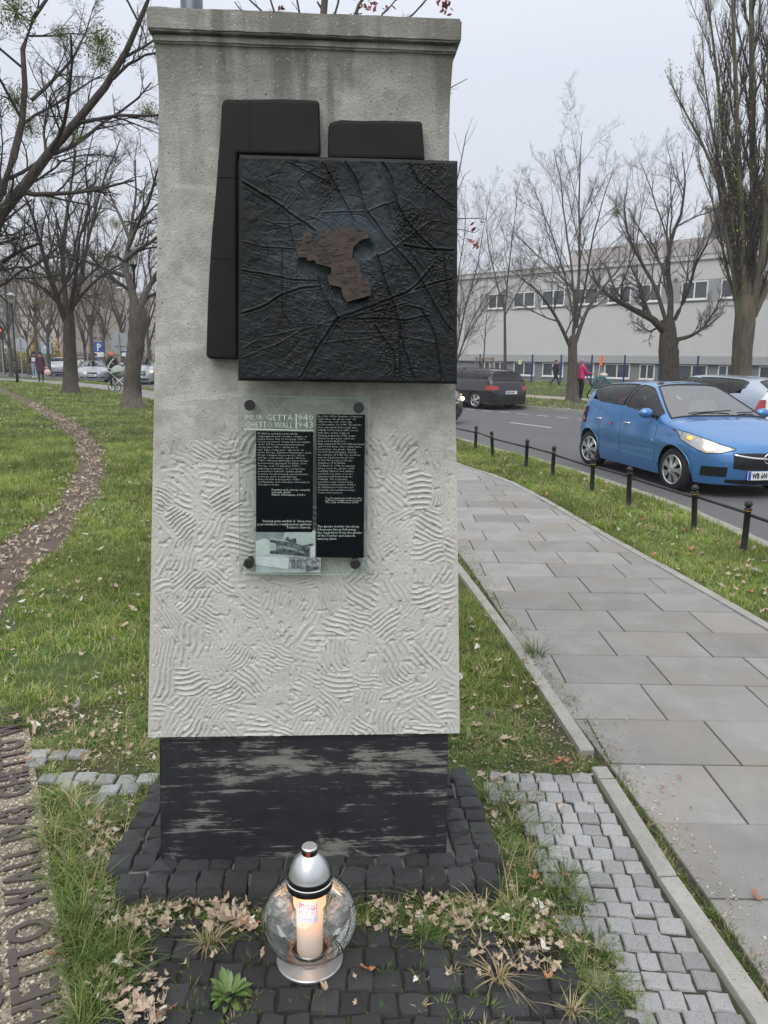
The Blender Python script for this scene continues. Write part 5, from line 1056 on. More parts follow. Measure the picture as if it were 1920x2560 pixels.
for px,D,w_,h_,mt_,lab in [(38,70,3,3.2,ymat,'yellow autumn bush left of the round sign back'),(78,72,4,4.2,ymat,'large yellow autumn bush above the two walkers'),(130,74,4,3.8,ymat,'yellow autumn bush beside the thick trunk'),(105,70,3,3,omat,'olive bush between the two yellow bushes'),(20,68,3,2.6,omat,'olive bush at the left edge')]:
    bush('autumn_bush',lab,px,D,w_,h_,mt_,px,group='bushes behind the far cars')
def hedge(label,x0,x1,D,h,seed,mt=bmat):
    rg=np.random.RandomState(seed); a=YP(x0,900,D)[0];b_=YP(x1,900,D)[0]; n=int(abs(b_-a)*500); q=np.stack([rg.uniform(a,b_,n),D+rg.uniform(-.5,.5,n),h*rg.rand(n)**.7],1); V,F=leaf_quads(rg,q,.07,.03); mo('hedge',V-np.array([(a+b_)/2,D,0]),F,mt,None,label=label,cat='hedge').location=((a+b_)/2,D,0)
hedge('clipped brown hedge behind the cars left of the pillar',170,400,62,1.7,2); hedge('low olive hedge behind the car with lit headlights',-60,150,76,1.6,3,omat); 
bush('low_shrub','leafy green shrub at the foot of the poplar',1828,35.5,2.2,1.1,M('green_foliage',(.06,.08,.02),(.14,.15,.04),scale=2,rough=.8),77,n=900,s=.07)
bush('low_shrub','dark ivy shrub at the foot of the knobbly tree',1640,36.2,1.8,.8,M('ivy_foliage',(.05,.06,.025),(.1,.1,.04),scale=2,rough=.8),78,n=600,s=.06)
# ------------------------------------------------------------------ buildings, fence, lamps, signs
wallgrey=M('render_grey',(.48,.48,.485),(.56,.56,.56),scale=.5,detail=6,rough=.9,contrast=.3)
walldark=M('plinth_grey',(.19,.195,.205),(.23,.235,.24),scale=1,rough=.9)
ledge=M('ledge_grey',(.38,.385,.39),rough=.8); wframe=M('window_frame_white',(.7,.7,.7),rough=.5)
wglass=M('window_glass',(.035,.045,.055),(.09,.1,.11),scale=.9,rough=.12,spec=.7)
roofbr=M('upper_storey_panel',(.30,.28,.27),(.4,.38,.37),scale=.6,rough=.9)
def PLdir(a,b): d=np.array(b)-np.array(a); return d/np.hypot(*d)
A=np.array([6.9,70.]); Bp=np.array([22.9,53.]); dv=PLdir(A,Bp); LEN=np.hypot(*(Bp-A)); rzb=math.atan2(dv[1],dv[0])
bl=empty('long_building',(A[0],A[1],0),rzb,label='long pale grey two-storey building with ribbon windows behind the blue fence',cat='building')
# local: x along the facade from A, y into the building
X0,X1=-14.,46.
def frontpx(px,py):   # photo point on the facade -> (x along, z)
    d=ray(px,py); n=np.array([-dv[1],dv[0]]); t=((A[0]-_C[0])*n[0]+(A[1]-_C[1])*n[1])/(d[0]*n[0]+d[1]*n[1]); q=_C+d*t; return (q[0]-A[0])*dv[0]+(q[1]-A[1])*dv[1],q[2]
zr0=frontpx(1300,676)[1]; zu0=frontpx(1430,763)[1]; zu1=frontpx(1430,722)[1]; zl1_=frontpx(1540,908)[1]; zl0_=frontpx(1540,946)[1]; zlt=frontpx(1540,888)[1]
mb=MB(); mb.box(X0,X1,.0,14,zl1_+.05,zr0-.35); mb.box(X0,X1,.25,14,-.3,zl1_+.05); mb.build('wall',wallgrey,bl)
mb=MB(); mb.box(X0,X1,.12,.25,-.3,zl0_-.12); mb.build('plinth_wall',walldark,bl)
mb=MB(); mb.box(X0,X1,-.05,0,zl1_+.02,zlt); mb.build('ledge',ledge,bl)
mb=MB(); mb.box(X0-.1,X1+.1,-.15,14.1,zr0-.35,zr0); mb.build('parapet',wallgrey,bl); mb=MB(); mb.box(X0-.12,X1+.12,-.2,.1,zr0,zr0+.07); mb.build('parapet_flashing',M('zinc',(.5,.52,.53),rough=.4,metal=.4),bl)
def win(x0,x1,z0,z1,y=.0,mull=1,par=None,open_=False):
    par=par or bl; f=MB(); t=.09; f.box(x0,x1,y-.02,y+.06,z0,z0+t); f.box(x0,x1,y-.02,y+.06,z1-t,z1); f.box(x0,x0+t,y-.02,y+.06,z0+t,z1-t); f.box(x1-t,x1,y-.02,y+.06,z0+t,z1-t)
    for k in range(mull): c=x0+(x1-x0)*(k+1)/(mull+1); f.box(c-t/2,c+t/2,y-.02,y+.06,z0+t,z1-t)
    w_=f.build('window',wframe,par); g_=MB(); g_.box(x0+.03,x1-.03,y+.01,y+.03,z0+.03,z1-.03); g_.build('pane',wglass,w_)
    s=MB(); s.box(x0-.05,x1+.05,y-.10,y-.02,z0-.07,z0-.005); s.build('sill',wframe,w_); return w_
for px0,px1 in [(1221,1265),(1284,1338),(1355,1412),(1430,1495),(1520,1577),(1600,1652),(1702,1768),(1800,1862)]:
    a=frontpx(px0,750)[0]; c=frontpx(px1,750)[0]; win(a,c,zu0,zu1,-.03)
a=X1-14
for k in range(5): win(30+k*3.2,32+k*3.2,zu0,zu1,-.03)
mb=MB(); mb.box(frontpx(1200,750)[0],40,-.012,.0,zu0-.2,zu1+.08); mb.build('window_band',M('window_band_grey',(.25,.26,.28),(.32,.32,.34),scale=.8,rough=.8),bl)
for px0,px1 in [(1195,1222),(1232,1262),(1281,1333),(1353,1405),(1428,1482),(1508,1572),(1596,1634),(1690,1765),(1792,1838),(1895,1950)]:
    a=frontpx(px0,930)[0]; c=frontpx(px1,930)[0]; win(a,c,zl0_,zl1_-.02,.14)
mb=MB(); last=X0
for px in [1195,1222,1232,1262,1281,1333,1353,1405,1428,1482,1508,1572,1596,1634,1690,1765,1792,1838,1895,1950]:
    pass
mb=MB(); mb.box(X0,X1,.2,.249,zl0_-.12,zl1_); mb.build('basement_wall',walldark,bl)
mb=MB(); mb.box(frontpx(1290,640)[0]+2,frontpx(1560,600)[0]+4,5,14,zr0,zr0+1.9); mb.build('roof_storey',roofbr,bl)
mb=MB(); mb.box(frontpx(1560,600)[0]+4,X1,4,14,zr0,zr0+3.7); mb.build('roof_storey',roofbr,bl); mb=MB(); mb.box(frontpx(1560,600)[0]+3.8,X1,3.8,14.1,zr0+3.7,zr0+3.85); mb.build('roof_edge',ledge,bl)
mb=MB(); mb.box(frontpx(1560,600)[0]+4.6,frontpx(1560,600)[0]+40,3.9,4.05,zr0+1.6,zr0+2.7); mb.build('strip_window',wglass,bl)
# blue fence
blue=M('fence_blue',(.015,.035,.16),rough=.4); A2=np.array([11.1,57.4])-dv*8; fn=empty('blue_fence',(A2[0],A2[1],0),rzb,label='blue wire mesh fence with tall posts before the grey building',cat='fence')
for k in range(18):
    x=k*2.5; mb=MB(); mb.box(x-.04,x+.04,-.04,.04,0,2.05); mb.box(x-.045,x+.045,-.045,.045,2.05,2.08); mb.build('post',blue,fn)
    if k<17:
        mb=MB()
        for z in np.arange(.1,2.0,.2): mb.box(x+.05,x+2.45,-.003,.003,z,z+.006)
        for q in np.arange(x+.1,x+2.45,.15): mb.box(q,q+.005,-.006,-.002,.08,1.98)
        mb.build('mesh_panel',blue,fn,kind='stuff')
for px,py in [(1300,905),(1772,900)]:
    d=frontpx(px,py); p=YP(px,py,57.); s_=MB(); s_.box(-.12,.12,-.01,.01,-.17,.17); s_.build('fence_notice',M('notice_yellow',(.6,.55,.3)),None,loc=tuple(p),label='small pale notice on the blue fence, '+('left one' if px<1500 else 'right one behind the knobbly tree'),cat='notice')
# far blocks of flats on the left
def block(px0,px1,py,D,mt,label,floors,bays,seed,dep=14,roof=None,z0=0):
    a=YP(px0,900,D)[0]; b_=YP(px1,900,D)[0]; zt_=YP((px0+px1)/2,py,D)[2]; w_=b_-a
    e=empty('apartment_block',(float(a),D,0),label=label,cat='building'); mb=MB(); mb.box(0,w_,0,dep,0,zt_); mb.build('wall',mt,e)
    mb=MB(); mb.box(-.3,w_+.3,-.3,dep+.3,zt_,zt_+.5); mb.build('roof',roof or ledge,e)
    fr=MB(); fr.box(0,1,0,.12,0,1); gl=bpy.data.meshes.new('window')
    me_=mesh('window',fr.V,fr.F,wglass); fm_=MB(); t=.08
    fm_.box(-.04,1.04,-.05,.0,-.06,0); fm_.box(-.04,1.04,-.05,0,1,1.06); fm_.box(.46,.54,-.05,0,0,1); mf=mesh('frame',fm_.V,fm_.F,wframe)
    for i in range(floors):
        for j in range(bays):
            o=link('window',me_,e,(w_*(j+.25)/bays,-.03,zt_*(i+.35)/floors),(0,0,0),(w_/bays*.5,1,zt_/floors*.45)); link('frame',mf,o)
    return e
block(58,155,690,150,M('pink_render',(.42,.34,.32),(.48,.4,.38),scale=.1,rough=.9),'tall pinkish block of flats behind the left trees',12,6,1)
block(175,262,700,170,M('beige_render',(.42,.36,.28),(.48,.42,.35),scale=.1,rough=.9),'tall beige block of flats right of the thick trunk',12,6,2)
block(275,400,735,190,M('cream_render',(.42,.39,.33),(.48,.45,.4),scale=.1,rough=.9),'long cream block of flats behind the round sign',10,8,3)
block(-60,22,700,160,M('pale_render',(.4,.42,.42),(.46,.48,.48),scale=.1,rough=.9),'pale grey block of flats at the left edge',11,5,4)
block(24,56,742,175,M('greenish_render',(.3,.35,.34),rough=.9),'narrow greenish block with dark hipped roof',9,2,5,roof=M('dark_slate',(.1,.11,.13)))
block(1100,1215,800,120,M('far_brick',(.3,.25,.22),(.36,.31,.28),scale=.1,rough=.9),'low brick-coloured block beyond the end of the grey building',4,6,6)
# lamps
def street_lamp(label,x,y,h=4.9,sign=False):
    e=empty('street_lamp',(x,y,0),label=label,cat='street lamp',group='lantern-topped lamps on the lawn')
    mb=MB(); mb.lathe([(0,0),(.075,0),(.075,.9),(.06,.95),(.045,1.1),(.042,h-.75),(.05,h-.72),(.0,h-.7)],12); mb.build('pole',dark_pole,e,True)
    mb=MB(); mb.lathe([(.045,h-.75),(.06,h-.7),(.12,h-.6),(.13,h-.58),(.05,h-.57)],16); mb.build('lamp_collar',dark_pole,e,True)
    mb=MB(); mb.lathe([(.12,h-.58),(.17,h-.36),(.20,h-.18)],16); mb.build('glass_shade',glassmat('lamp_glass',(.8,.82,.82),.2),e,True)
    mb=MB(); mb.lathe([(0,h-.57),(.03,h-.57),(.035,h-.38),(0,h-.36)],10); mb.build('bulb',white_paint,e,True)
    mb=MB(); mb.lathe([(.24,h-.185),(.245,h-.16),(.18,h-.09),(.08,h-.03),(0,h)],16); mb.build('lamp_cap',M('lamp_cap',(.3,.31,.33),rough=.4,metal=.3),e,True)
    if sign:
        mb=MB(); mb.box(-.0,.13,-.085,-.08,1.78,2.06); mb.build('notice_plate',white_paint,e)
b=G(350,1012); street_lamp('dark lantern-topped lamp behind the leaning forked tree',float(b[0]),float(b[1]),5.0,True); b=G(44,958); street_lamp('dark lantern-topped lamp at the left beside two walkers',float(b[0]),float(b[1]),4.8)
mb=MB(); mb.lathe([(0,0),(.1,0),(.1,1.2),(.078,1.3),(.070,8),(0,8)],24); p=YP(480,40,5.8)
pe=empty('steel_pole',(float(p[0]),5.8,0),label='thick grey-blue steel pole rising behind the top left of the pillar',cat='pole'); mb.build('shaft',M('steel_blue',(.05,.065,.095),(.1,.12,.16),scale=3,rough=.35,metal=.3),pe,True); mb=MB(); mb.lathe([(.10,0),(.16,0),(.16,.02),(.10,.025)],24); mb.build('base_flange',dark_pole,pe); mb=MB(); mb.lathe([(.06,8),(.08,8.01),(.05,8.08),(0,8.1)],20); mb.build('pole_cap',dark_pole,pe)
# tall far lighting columns
for px,D,h,lab in [(112,62,9,'tall thin street light column between the walkers and the thick trunk'),(8,66,9,'tall thin street light column at the left edge')]:
    e=empty('light_column',(float(YP(px,900,D)[0]),D,-.1),label=lab,cat='street light',group='tall thin light columns'); mb=MB(); mb.tube([(0,0,0),(0,0,h)],[.09,.05],8); mb.build('pole',galv,e); mb=MB(); mb.tube([(0,0,h),(.2,0,h+.25),(.8,0,h+.35)],.035,6); mb.build('arm',galv,e); mb=MB(); mb.ell((1.1,0,h+.36),(.35,.12,.06)); mb.build('lamp_head',white_paint,e,True)
e=empty('light_column',(float(YP(322,900,60)[0]),60,-.1),label='street light head glimpsed between the branches left of the leaning tree',cat='street light',group='tall thin light columns')
mb=MB(); mb.tube([(0,0,0),(0,0,6.6)],[.07,.05],8); mb.build('pole',galv,e); mb=MB(); mb.ell((-.35,0,6.62),(.4,.14,.07)); mb.build('lamp_head',white_paint,e,True)
# signs
signblue=M('sign_blue',(.02,.08,.35),rough=.4); 
def post_sign(label,px,pyb,pyt,D,build,cat='traffic sign',pole=.03):
    e=empty('traffic_sign',(float(YP(px,900,D)[0]),D,-.02),label=label,cat=cat); zt_=float(YP(px,pyt,D)[2]); mb=MB(); mb.tube([(0,0,0),(0,0,zt_)],pole,8); mb.build('pole',galv,e); build(e,zt_); return e
def s_park(e,z):
    mb=MB(); mb.box(-.35,.35,-.05,-.04,z-.75,z-.05); mb.build('sign_panel',signblue,e,bevel=.0); me=text_mesh('P',.72,white_paint,'lettering',align='CENTER',off=.012); o=link('lettering',me,e,(0,-.056,z-.66),(R(90),0,0)); mb=MB(); mb.box(-.35,.35,-.05,-.04,z-1.12,z-.78); mb.build('supplementary_plate',white_paint,e)
def s_disc(e,z):
    mb=MB(); mb.lathe([(0,-.01),(.44,-.01),(.45,0),(.44,.01),(0,.01)],28); o=mb.build('sign_disc',M('sign_back',(.33,.35,.38),rough=.5),e); o.rotation_euler=(R(90),0,0); o.location=(0,-.05 if False else .05,z-.42); mb=MB(); mb.box(-.25,.25,-.0,.04,z-.6,z-.57); mb.build('bracket',galv,e)
def s_ped(e,z):
    mb=MB(); mb.box(-.32,.32,-.05,-.04,z-.64,z); mb.build('sign_panel',signblue,e); mo('triangle',[(-.24,-.055,z-.55),(.24,-.055,z-.55),(0,-.055,z-.1)],[(0,1,2)],white_paint,e); mb=MB(); mb.box(-.32,.32,-.05,-.04,z-.9,z-.68); mb.build('supplementary_plate',white_paint,e)
def s_cyan(e,z):
    mb=MB(); mb.box(-.38,.38,-.05,-.04,z-.9,z); mb.build('sign_panel',M('sign_cyan',(.2,.42,.55),(.45,.6,.65),scale=3,rough=.4),e); mb=MB(); mb.box(-.2,.2,-.06,-.052,z-.55,z-.3); mb.build('sign_symbol',white_paint,e)
post_sign('blue square parking sign with white letter P and plate below',250,920,853,58,s_park); post_sign('grey back of a round sign on a pole left of the leaning tree',300,960,832,38,s_disc,pole=.035)
post_sign('blue square crossing sign half hidden by the leaning tree',318,920,855,52,s_ped); post_sign('pale blue information sign on a thin pole',118,910,853,60,s_cyan)
post_sign('grey back of a round sign behind the left lamp',53,945,845,50,s_disc)
e=empty('traffic_light',(float(YP(10,900,60)[0]),60,0),label='traffic signal on a dark pole at the left edge',cat='traffic light'); mb=MB(); mb.tube([(0,0,0),(0,0,3.6)],.06,8); mb.build('pole',dark_pole,e); mb=MB(); mb.box(-.15,.15,-.2,-.05,2.6,3.5); mb.build('signal_box',plastic,e); mb=MB(); mb.ell((0,-.22,3.3),(.1,.03,.1)); mb.build('red_lens',M('lens_red',(.5,.02,.02),emis=(1,.1,.05),estr=1.2),e)
# low railing along the verge
rl=empty('low_railing',(0,0,0),label='low black iron railing with ball-topped posts between verge and street',cat='railing')
posts=[(3.42,4.6,0),(3.26,5.55,0),(3.13,6.5,.00),(3.02,7.32,.03),(2.77,8.57,0.02),(2.57,9.40,.01),(2.34,10.62,.0),(2.13,11.51,.0),(1.80,12.75,.04),(1.62,13.74,0),(1.2,15.0,0),(.8,16.2,0)]
gold=M('brass_collar',(.3,.2,.05),rough=.4,metal=.8)
PH=.445
for i,(x,y,l) in enumerate(posts):
    mb=MB(); mb.lathe([(0,-.1),(.030,-.1),(.030,.02),(.0265,.03),(.0265,PH-.075),(.034,PH-.072),(.034,PH-.06),(.024,PH-.055),(0,PH-.055)],16); o=mb.build('post',black_metal,rl,True); o.location=(x,y,0); o.rotation_euler=(0,-l*2.2,rnd.uniform(0,3)); o.rotation_euler[2]=0
    mb=MB(); mb.ell((0,0,PH-.022),(.034,.034,.034),16,10); mb.build('ball_finial',black_metal,o,True)
    if i%3!=1: mb=MB(); mb.lathe([(.027,PH-.085),(.0355,PH-.083),(.0355,PH-.077),(.027,PH-.075)],16); mb.build('worn_collar',gold,o,True)
for i in range(len(posts)-1):
    a,b=posts[i],posts[i+1]; z=PH-.10-(.012 if i%2 else 0); mb=MB(); ax=a[0]-a[2]*2.2*z; bx=b[0]-b[2]*2.2*z; mb.tube([(ax,a[1],z),((ax+bx)/2+.004,(a[1]+b[1])/2,z-.001),(bx,b[1],z)],.0145,8); mb.build('rail',black_metal,rl,True)
# staked sapling behind the estate car
D=36.; p=YP(1207,960,D); wood=M('stake_wood',(.16,.12,.08),(.24,.19,.14),scale=6,rough=.9)
e=empty('tree_stakes',(float(p[0]),D,0),label='wooden stakes and crossbars holding a sapling beyond the estate car',cat='tree support')
for sx_,sy_ in ((-.38,-.3),(.38,-.3),(0,.35)): mb=MB(); mb.tube([(sx_,sy_,0),(sx_,sy_,1.75)],.045,8); mb.build('stake',wood,e)
for a,b_ in (((-.42,-.3),(.42,-.3)),((.38,-.3),(0,.35)),((0,.35),(-.38,-.3))): mb=MB(); mb.tube([(*a,1.68),(*b_,1.68)],.035,6); mb.build('crossbar',wood,e)
D=36.05; b=np.array([p[0],D,0]); tree('sapling','thin sapling tied between wooden stakes',b,([b,b+np.array([0,0,1.5]),b+np.array([.03,0,3.])],[.035,.03,.025]),[(np.array([b+np.array([0,0,2.8]),b+np.array([.1,0,4.]),b+np.array([.0,0,5.2])]),np.array([.02,.012,.006])),(np.array([b+np.array([0,0,2.4]),b+np.array([-.4,0,3.4]),b+np.array([-.5,0,4.3])]),np.array([.014,.01,.005])),(np.array([b+np.array([0,0,2.6]),b+np.array([.4,.1,3.4]),b+np.array([.6,0,4.1])]),np.array([.014,.01,.005]))],61,bark_grey,twig_grey,[(6,.1,1,.4,35,.1,5,.1,.5,1,4),(4,.1,1,.5,35,.1,4,.1,.6,.5,3)],roots=False)
# ------------------------------------------------------------------ people
def person(label,loc,heading,joints,zones,hair=None,extras=None,h=1.7,name='person'):
    # joints: dict name->(x right, y forward, z up); bones by name; zones: bone -> material index
    e=empty(name,loc,heading,label=label,cat='person')
    J=dict(pel=(0,0,.95),chest=(0,.0,1.3),neck=(0,0,1.46),head=(0,.01,1.57),crown=(0,.01,1.68),shL=(-.17,0,1.4),elL=(-.23,.02,1.12),haL=(-.24,.1,.88),fiL=(-.24,.13,.79),shR=(.17,0,1.4),elR=(.23,.02,1.12),haR=(.24,.1,.88),fiR=(.24,.13,.79),
           hiL=(-.09,0,.9),knL=(-.1,.02,.5),anL=(-.1,-.02,.09),toL=(-.11,.16,.04),hiR=(.09,0,.9),knR=(.1,.02,.5),anR=(.1,-.02,.09),toR=(.11,.16,.04)); J.update(joints)
    RAD=dict(pel=(.15,.12),chest=(.17,.125),neck=(.058,.058),head=(.085,.095),crown=(.06,.07),shL=(.065,.065),elL=(.047,.047),haL=(.032,.032),fiL=(.02,.03),hiL=(.1,.1),knL=(.062,.062),anL=(.042,.042),toL=(.035,.035))
    for k in list(RAD):
        if k.endswith('L'): RAD[k[:-1]+'R']=RAD[k]
    B=[('pel','chest'),('chest','neck'),('neck','head'),('head','crown'),('chest','shL'),('shL','elL'),('elL','haL'),('haL','fiL'),('chest','shR'),('shR','elR'),('elR','haR'),('haR','fiR'),('pel','hiL'),('hiL','knL'),('knL','anL'),('anL','toL'),('pel','hiR'),('hiR','knR'),('knR','anR'),('anR','toR')]
    names=list(J); me=bpy.data.meshes.new('body'); me.from_pydata([J[n] for n in names],[(names.index(a),names.index(b)) for a,b in B],[]); o=bpy.data.objects.new('body',me); COL.objects.link(o)
    sk=o.modifiers.new('s','SKIN'); sk.use_smooth_shade=True
    for i,n in enumerate(names): v=me.skin_vertices[0].data[i]; v.radius=(RAD[n][0]*zones.get('fat',1.) if n in('pel','chest','hiL','hiR','shL','shR') else RAD[n][0],RAD[n][1]); v.use_root=(n=='pel')
    ss=o.modifiers.new('d','SUBSURF'); ss.levels=1; ss.render_levels=1
    dg=bpy.context.evaluated_depsgraph_get(); m2=bpy.data.meshes.new_from_object(o.evaluated_get(dg)); bpy.data.objects.remove(o); bpy.data.meshes.remove(me)
    mats=zones['mats']; 
    for mt in mats: m2.materials.append(mt)
    Z={('neck','head'):0,('head','crown'):0,('haL','fiL'):0,('haR','fiR'):0,('anL','toL'):3,('anR','toR'):3,('hiL','knL'):2,('hiR','knR'):2,('knL','anL'):2,('knR','anR'):2,('pel','hiL'):zones.get('hip',2),('pel','hiR'):zones.get('hip',2)}
    segs=[(Vector(J[a]),Vector(J[b]),Z.get((a,b),1)) for a,b in B]
    for p in m2.polygons:
        c=p.center; best=9;mi=1
        for a,b,z in segs:
            ab=b-a; t=max(0,min(1,(c-a).dot(ab)/max(ab.length_squared,1e-9))); d_=(c-a-ab*t).length
            if d_<best: best=d_;mi=z
        p.material_index=mi
    o=link('body',m2,e); hd=Vector(J['head'])
    mb=MB(); mb.ell((hd.x,hd.y+.088,hd.z-.005),(.012,.018,.02),8,6); mb.build('nose',mats[0],e,True)
    if hair: mb=MB(); mb.ell((hd.x,hd.y-.018,hd.z+.045),hair[1],14,9); mb.build(hair[2],hair[0],e,True)
    if extras: extras(e,J)
    return e
skin=M('skin',(.45,.28,.21),rough=.6); blackc=M('black_cloth',(.012,.012,.014),rough=.85); darkc=M('dark_green_cloth',(.015,.025,.02),(.03,.045,.036),scale=14,rough=.9); jean=M('pale_jeans',(.3,.4,.55),rough=.9); shoe=M('shoe_white',(.6,.6,.6)); pinkc=M('pink_jacket',(.5,.02,.12),(.6,.04,.18),scale=10,rough=.6); plum=M('plum_coat',(.05,.02,.03),rough=.8); brownh=M('hair_brown',(.05,.03,.02),rough=.8); redcap=M('coral_knit',(.7,.12,.08),rough=.9)
def face_to(dx,dy): return math.atan2(-dx,dy)
pr_=1.0
def prp(px,py): g=G(px,py); return (float(g[0]),float(g[1]),0.008)
# man striding away to the left of the slim tree
def man_x(e,J):
    mb=MB(); mb.prism([(-.2,.82),(.2,.82),(.17,1.1),(-.17,1.1)],-.1,.1); o=mb.build('coat_skirt',blackc,e,bevel=.03)
person('man in a dark suit striding past the building fence',prp(1387,966),R(-75),dict(knL=(-.1,.2,.52),anL=(-.1,.32,.12),toL=(-.1,.48,.08),knR=(.1,-.12,.5),anR=(.1,-.42,.16),toR=(.1,-.36,.05),elL=(-.22,-.12,1.15),haL=(-.22,-.05,.92),fiL=(-.22,0,.84),elR=(.22,.02,1.13),haR=(.2,.15,.95),fiR=(.2,.2,.88)),dict(mats=[skin,blackc,blackc,blackc],hip=1),(brownh,(.088,.098,.075),'hair'),man_x)
# woman in pink with bicycle child trailer
def carrier(e,J): pass
person('woman in a pink jacket and knit hat pushing a teal child trailer',prp(1450,1003),R(-80),dict(elL=(-.2,.12,1.15),haL=(-.16,.38,1.12),fiL=(-.14,.46,1.1),elR=(.2,.12,1.15),haR=(.16,.38,1.12),fiR=(.14,.46,1.1),head=(0,.04,1.56),crown=(0,.05,1.67),knL=(-.09,.03,.5)),dict(mats=[skin,pinkc,blackc,shoe],fat=1.15,hip=1),(M('purple_knit',(.2,.1,.3),(.4,.35,.45),scale=30,rough=.9),(.1,.11,.1),'knit_hat'))
teal=M('teal_fabric',(.03,.2,.22),rough=.6); greyf=M('grey_fabric',(.4,.42,.44),rough=.7)
p=G(1500,1004); e=empty('child_trailer',(float(p[0])-.05,float(p[1]),.008),R(-12),label='teal and grey child trailer with spoked wheels and an orange flag',cat='stroller')
def spoked(par,x,y,r,w_=.03,name='wheel'):
    g_=empty(name,(x,y,r)); g_.parent=par; mb=MB(); mb.lathe([(r-.03,-w_/2),(r-.005,-w_/2),(r,0),(r-.005,w_/2),(r-.03,w_/2),(r-.03,-w_/2)],24); o=mb.build('tyre',tyre,g_,True); o.rotation_euler=(R(90),0,0)
    mb=MB()
    for k in range(10): a=k*math.pi/5; mb.tube([(0,0,0),((r-.03)*math.cos(a),0,(r-.03)*math.sin(a))],.004,3)
    mb.lathe([(0,-.03),(.03,-.03),(.03,.03),(0,.03)],8); mb.build('rim',silver,g_); return g_
spoked(e,-.25,-.36,.24); spoked(e,-.25,.36,.24); spoked(e,.55,-.1,.15); spoked(e,.55,.1,.15)
mb=MB(); mb.prism([(-.35,.35),(.45,.32),(.62,.42),(.5,.5),(-.3,.5)],-.3,.3); mb.build('tub',greyf,e,bevel=.02)
mb=MB()
for y_ in (-.3,.3): mb.tube([(.6,y_,.42),(.45,y_,.75),(.1,y_,1.02),(-.15,y_,1.0),(-.35,y_,.5)],.02,6); mb.tube([(.1,y_,1.02),(-.15,y_,.5)],.02,6)
mb.build('hoop_frame',teal,e,True)
mb=MB(); mb.prism([(.55,.5),(.42,.74),(.1,1.0),(-.13,.98),(-.3,.52)],-.28,.28); mb.build('canopy',M('mesh_canopy',(.03,.035,.04),(.12,.14,.15),scale=5,rough=.5),e,bevel=.02)
mb=MB(); mb.tube([(-.3,-.26,.6),(-.55,-.24,1.02),(-.6,0,1.06),(-.55,.24,1.02),(-.3,.26,.6)],.016,6); mb.build('handlebar',black_metal,e,True)
mb=MB(); mb.ell((.12,0,1.07),(.17,.2,.1)); mb.build('folded_blanket',M('cream_cloth',(.6,.5,.45),rough=.9),e,True)
mb=MB(); mb.tube([(-.1,-.3,.9),(-.06,-.3,1.8)],.008,4); mb.build('flag_pole',white_paint,e); mb=MB(); mb.prism([(-.1,1.45),(.02,1.45),(.03,1.85),(-.07,1.85)],-.305,-.295); mb.build('flag',M('flag_orange',(.8,.15,.04)),e)
# woman with pram on the lawn path
person('woman in dark clothes with a coral knit hat pushing a pram',prp(283,972),R(185),dict(elL=(-.27,.02,1.16),haL=(-.1,.16,1.16),fiL=(-.02,.2,1.18),elR=(.27,.0,1.12),haR=(.2,.2,1.0),fiR=(.16,.26,.98),knL=(-.12,.08,.5),anL=(-.16,.0,.1),toL=(-.18,.12,.05),knR=(.08,.06,.5),anR=(.08,-.1,.12),toR=(.08,.05,.05),head=(0,.02,1.57)),dict(mats=[skin,darkc,blackc,blackc],fat=1.2),(redcap,(.1,.105,.095),'knit_hat'),
 lambda e,J:(MB().tube([(-.14,.14,1.42),(.05,.16,1.2),(.16,.12,.95)],.022,6).build('bag_strap',white_paint,e),))
p=G(306,980); e=empty('pram',(float(p[0]),float(p[1]),.008),R(170),label='grey green pram with ribbed hood half behind the leaning tree',cat='pram')
pg=M('pram_fabric',(.12,.15,.13),(.2,.23,.2),scale=6,rough=.8)
mb=MB(); mb.ell((0,0,.78),(.42,.24,.2),16,8); mb.build('carrycot',pg,e,True); mb=MB(); mb.lathe([(.33,0),(.31,.1),(.24,.22),(.1,.3),(0,.32)],16); o=mb.build('hood',M('pram_hood',(.3,.35,.31),(.42,.46,.42),scale=4,rough=.7),e,True); o.location=(.15,0,.83); o.rotation_euler=(0,R(15),0)
for x_ in (-.35,.35):
    for y_ in (-.25,.25): spoked(e,x_,y_,.15 if x_<0 else .17)
mb=MB(); mb.tube([(-.35,-.24,.17),(.2,-.24,.65)],.015,6); mb.tube([(.35,-.24,.17),(-.2,-.24,.65)],.015,6); mb.tube([(-.35,.24,.17),(.2,.24,.65)],.015,6); mb.tube([(.35,.24,.17),(-.2,.24,.65)],.015,6); mb.tube([(.2,-.22,.65),(.65,-.2,1.0),(.66,.2,1.0),(.2,.22,.65)],.018,6); mb.build('chassis',white_paint,e,True)
mb=MB(); mb.box(-.25,.25,-.2,.2,.28,.45); mb.build('basket',pg,e,bevel=.03)
